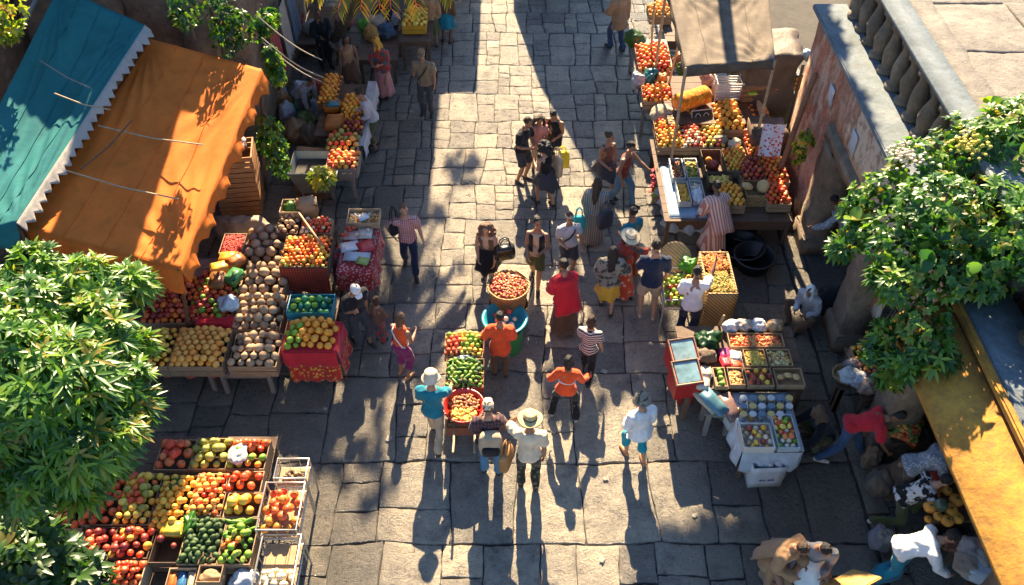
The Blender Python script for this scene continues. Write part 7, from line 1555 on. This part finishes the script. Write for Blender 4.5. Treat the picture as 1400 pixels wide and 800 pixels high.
# palm whose fronds hang into the top of the picture
def palm(label, base, top, nf, L, name='palm_tree', m=None, droop=1.0):
    e = empty(name, base, 0, label, 'palm'); base, top = Vector(base), Vector(top); bm = bmesh.new()
    mid = (base+top)/2+Vector((.1, 0, 0)); chain(bm, [Vector(), mid-base, top-base], [.12, .10, .09], 10); bmesh.ops.recalc_face_normals(bm, faces=bm.faces); obj('trunk', bm, bark, e, True)
    bm = bmesh.new(); lay = bm.loops.layers.float_color.new('tone')
    for f in range(nf):
        a = 6.283*f/nf+R.uniform(-.15, .15); el = R.uniform(.1, .9); out = Vector((math.cos(a), math.sin(a), 0)); P_ = []
        for i in range(17):
            t = i/16; P_.append(top-base+out*L*(t*.95)*math.cos(el*.5)+Vector((0, 0, L*(math.sin(el)*t-droop*(.35+.5*el)*t*t*1.5))))
        chain(bm, P_[::2], [.02*(1-i/10) for i in range(len(P_[::2]))], 5)
        for i in range(2, 17):
            for q in (0, .5):
                p = P_[i]*(1-q)+P_[max(i-1, 0)]*q; d = (P_[i]-P_[i-1]).normalized(); s = d.cross(Vector((0, 0, 1))).normalized()
                for sg in (1, -1): leaf(bm, lay, p, d*.75+s*sg, Vector((0, 0, 1)), L*.26*(1-.5*(i/16)), .045, R.random(), .1, .55)
    for f in bm.faces:
        for l in f.loops:
            if l[lay][0] == 0: l[lay] = (.5, .5, .5, 1)
    obj('crown', bm, m, e); return e
pm = leafmat('palm_leaf', (.20, .18, .02), (.42, .32, .03), .4)
palm('yellow green palm hanging its fronds over the shaded stall', (-4.2, 17.6, 0), (-2.15, 14.55, 4.05), 24, 1.5, m=pm)
# ------------------------------------------------------------------ unseen trees added to shade the street, and light
pinem = leafmat('pine_leaf', (.03, .07, .015), (.06, .12, .02), .2)
def shade_tree(label, base, clumps, dens, L, trunk_r=.16, nl=(6, 9)):
    base = Vector(base); cls = [dict(c=Vector(c), r=r, n=int(dens*r*r), nl=nl, L=L, W=L*.45, flat=.6, sp=1, up=.4) for c, r in clumps]
    cm = sum((k['c'] for k in cls), Vector())/len(cls); tr = [([base, (base+cm)/2+Vector((.1, 0, 0)), cm-Vector((0, 0, .5))], [trunk_r, trunk_r*.8, trunk_r*.6])]
    for k in cls: tr.append(([cm-Vector((0, 0, .5)), k['c']], [trunk_r*.4, .02]))
    return plant('unseen_shade_tree', label, 'tree', base, cls, pinem, tr, bark=bark, group='unseen trees added for their shade')
SUN_EL, SUN_AZ = 35.0, 0.0      # azimuth measured from straight up the street
tanE = math.tan(rad(SUN_EL))
def over(x, y, z):
    """point at height z whose shadow falls on the ground at (x, y)"""
    return (x+z/tanE*math.sin(rad(SUN_AZ)), y+z/tanE*math.cos(rad(SUN_AZ)), z)
w = bpy.data.worlds.new('World'); S.world = w; w.use_nodes = True; nt = w.node_tree
sky = nt.nodes.new('ShaderNodeTexSky'); sky.sky_type = 'NISHITA'; sky.sun_disc = False
sky.sun_elevation = rad(SUN_EL); sky.sun_rotation = rad(SUN_AZ); sky.air_density = 1.0; sky.dust_density = .3; sky.ozone_density = 5.0
bg = nt.nodes['Background']; bg.inputs[1].default_value = .065; nt.links.new(sky.outputs[0], bg.inputs[0])
sd = bpy.data.lights.new('sun', 'SUN'); sd.energy = 5.0; sd.angle = rad(.5); sd.color = (1, .79, .52)
so = bpy.data.objects.new('sun', sd); COL.objects.link(so); so.location = (0, 30, 30)
az = rad(SUN_AZ); el = rad(SUN_EL)
d = Vector((-math.sin(az)*math.cos(el), -math.cos(az)*math.cos(el), -math.sin(el)))
so.rotation_euler = d.to_track_quat('-Z', 'Y').to_euler()
S.view_settings.view_transform = 'Standard'; S.view_settings.look = 'None'; S.view_settings.exposure = 2.2; S.view_settings.gamma = 1; S.view_settings.use_curve_mapping = False
S.render.engine = 'CYCLES'; S.cycles.max_bounces = 6; S.cycles.use_denoising = True; S.cycles.transparent_max_bounces = 4

def shades(label, base, spots, dens, L):  # added tree out of view, crown clumps set where shadows are wanted
    shade_tree(label, base, [(over(x, y, z), r) for x, y, z, r in spots], dens, L)
shades('unseen tall pine added so its crown shades the near pavement', (4.6, 21.2, 0), ((4.1, 5.9, 10, .8), (3.6, 4.9, 10, .7), (2.1, 5.0, 9.9, .4), (2.7, 5.2, 10, .42), (3.2, 5.3, 9.9, .4), (2.0, 4.4, 10, .4), (2.8, 4.4, 9.8, .5), (4.5, 7.2, 9.8, .6), (4.6, 8.6, 9.6, .6), (4.4, 5.0, 9.9, .5)), 260, .26)
shades('unseen spreading tree added to dapple the right of the street', (1.95, 24.5, 0), ((1.3, 10.6, 9.4, .45), (1.7, 9.6, 9.8, .5), (1.5, 8.6, 9.6, .5), (.9, 8.0, 9.8, .4), (2.2, 9.2, 9.6, .4)), 110, .26)
shades('unseen tall tree added to dapple the left of the street', (-5.0, 21.0, 0), ((-3.2, 7.3, 10, .6), (-2.4, 7.1, 10.2, .55), (-1.95, 6.4, 10, .3), (-2.2, 9.2, 10.3, .3), (-1.5, 8.6, 10.2, .4), (-1.6, 11.8, 10.5, .4), (-1.2, 10.4, 10.5, .3), (-.95, 13.4, 10.6, .35)), 80, .24)
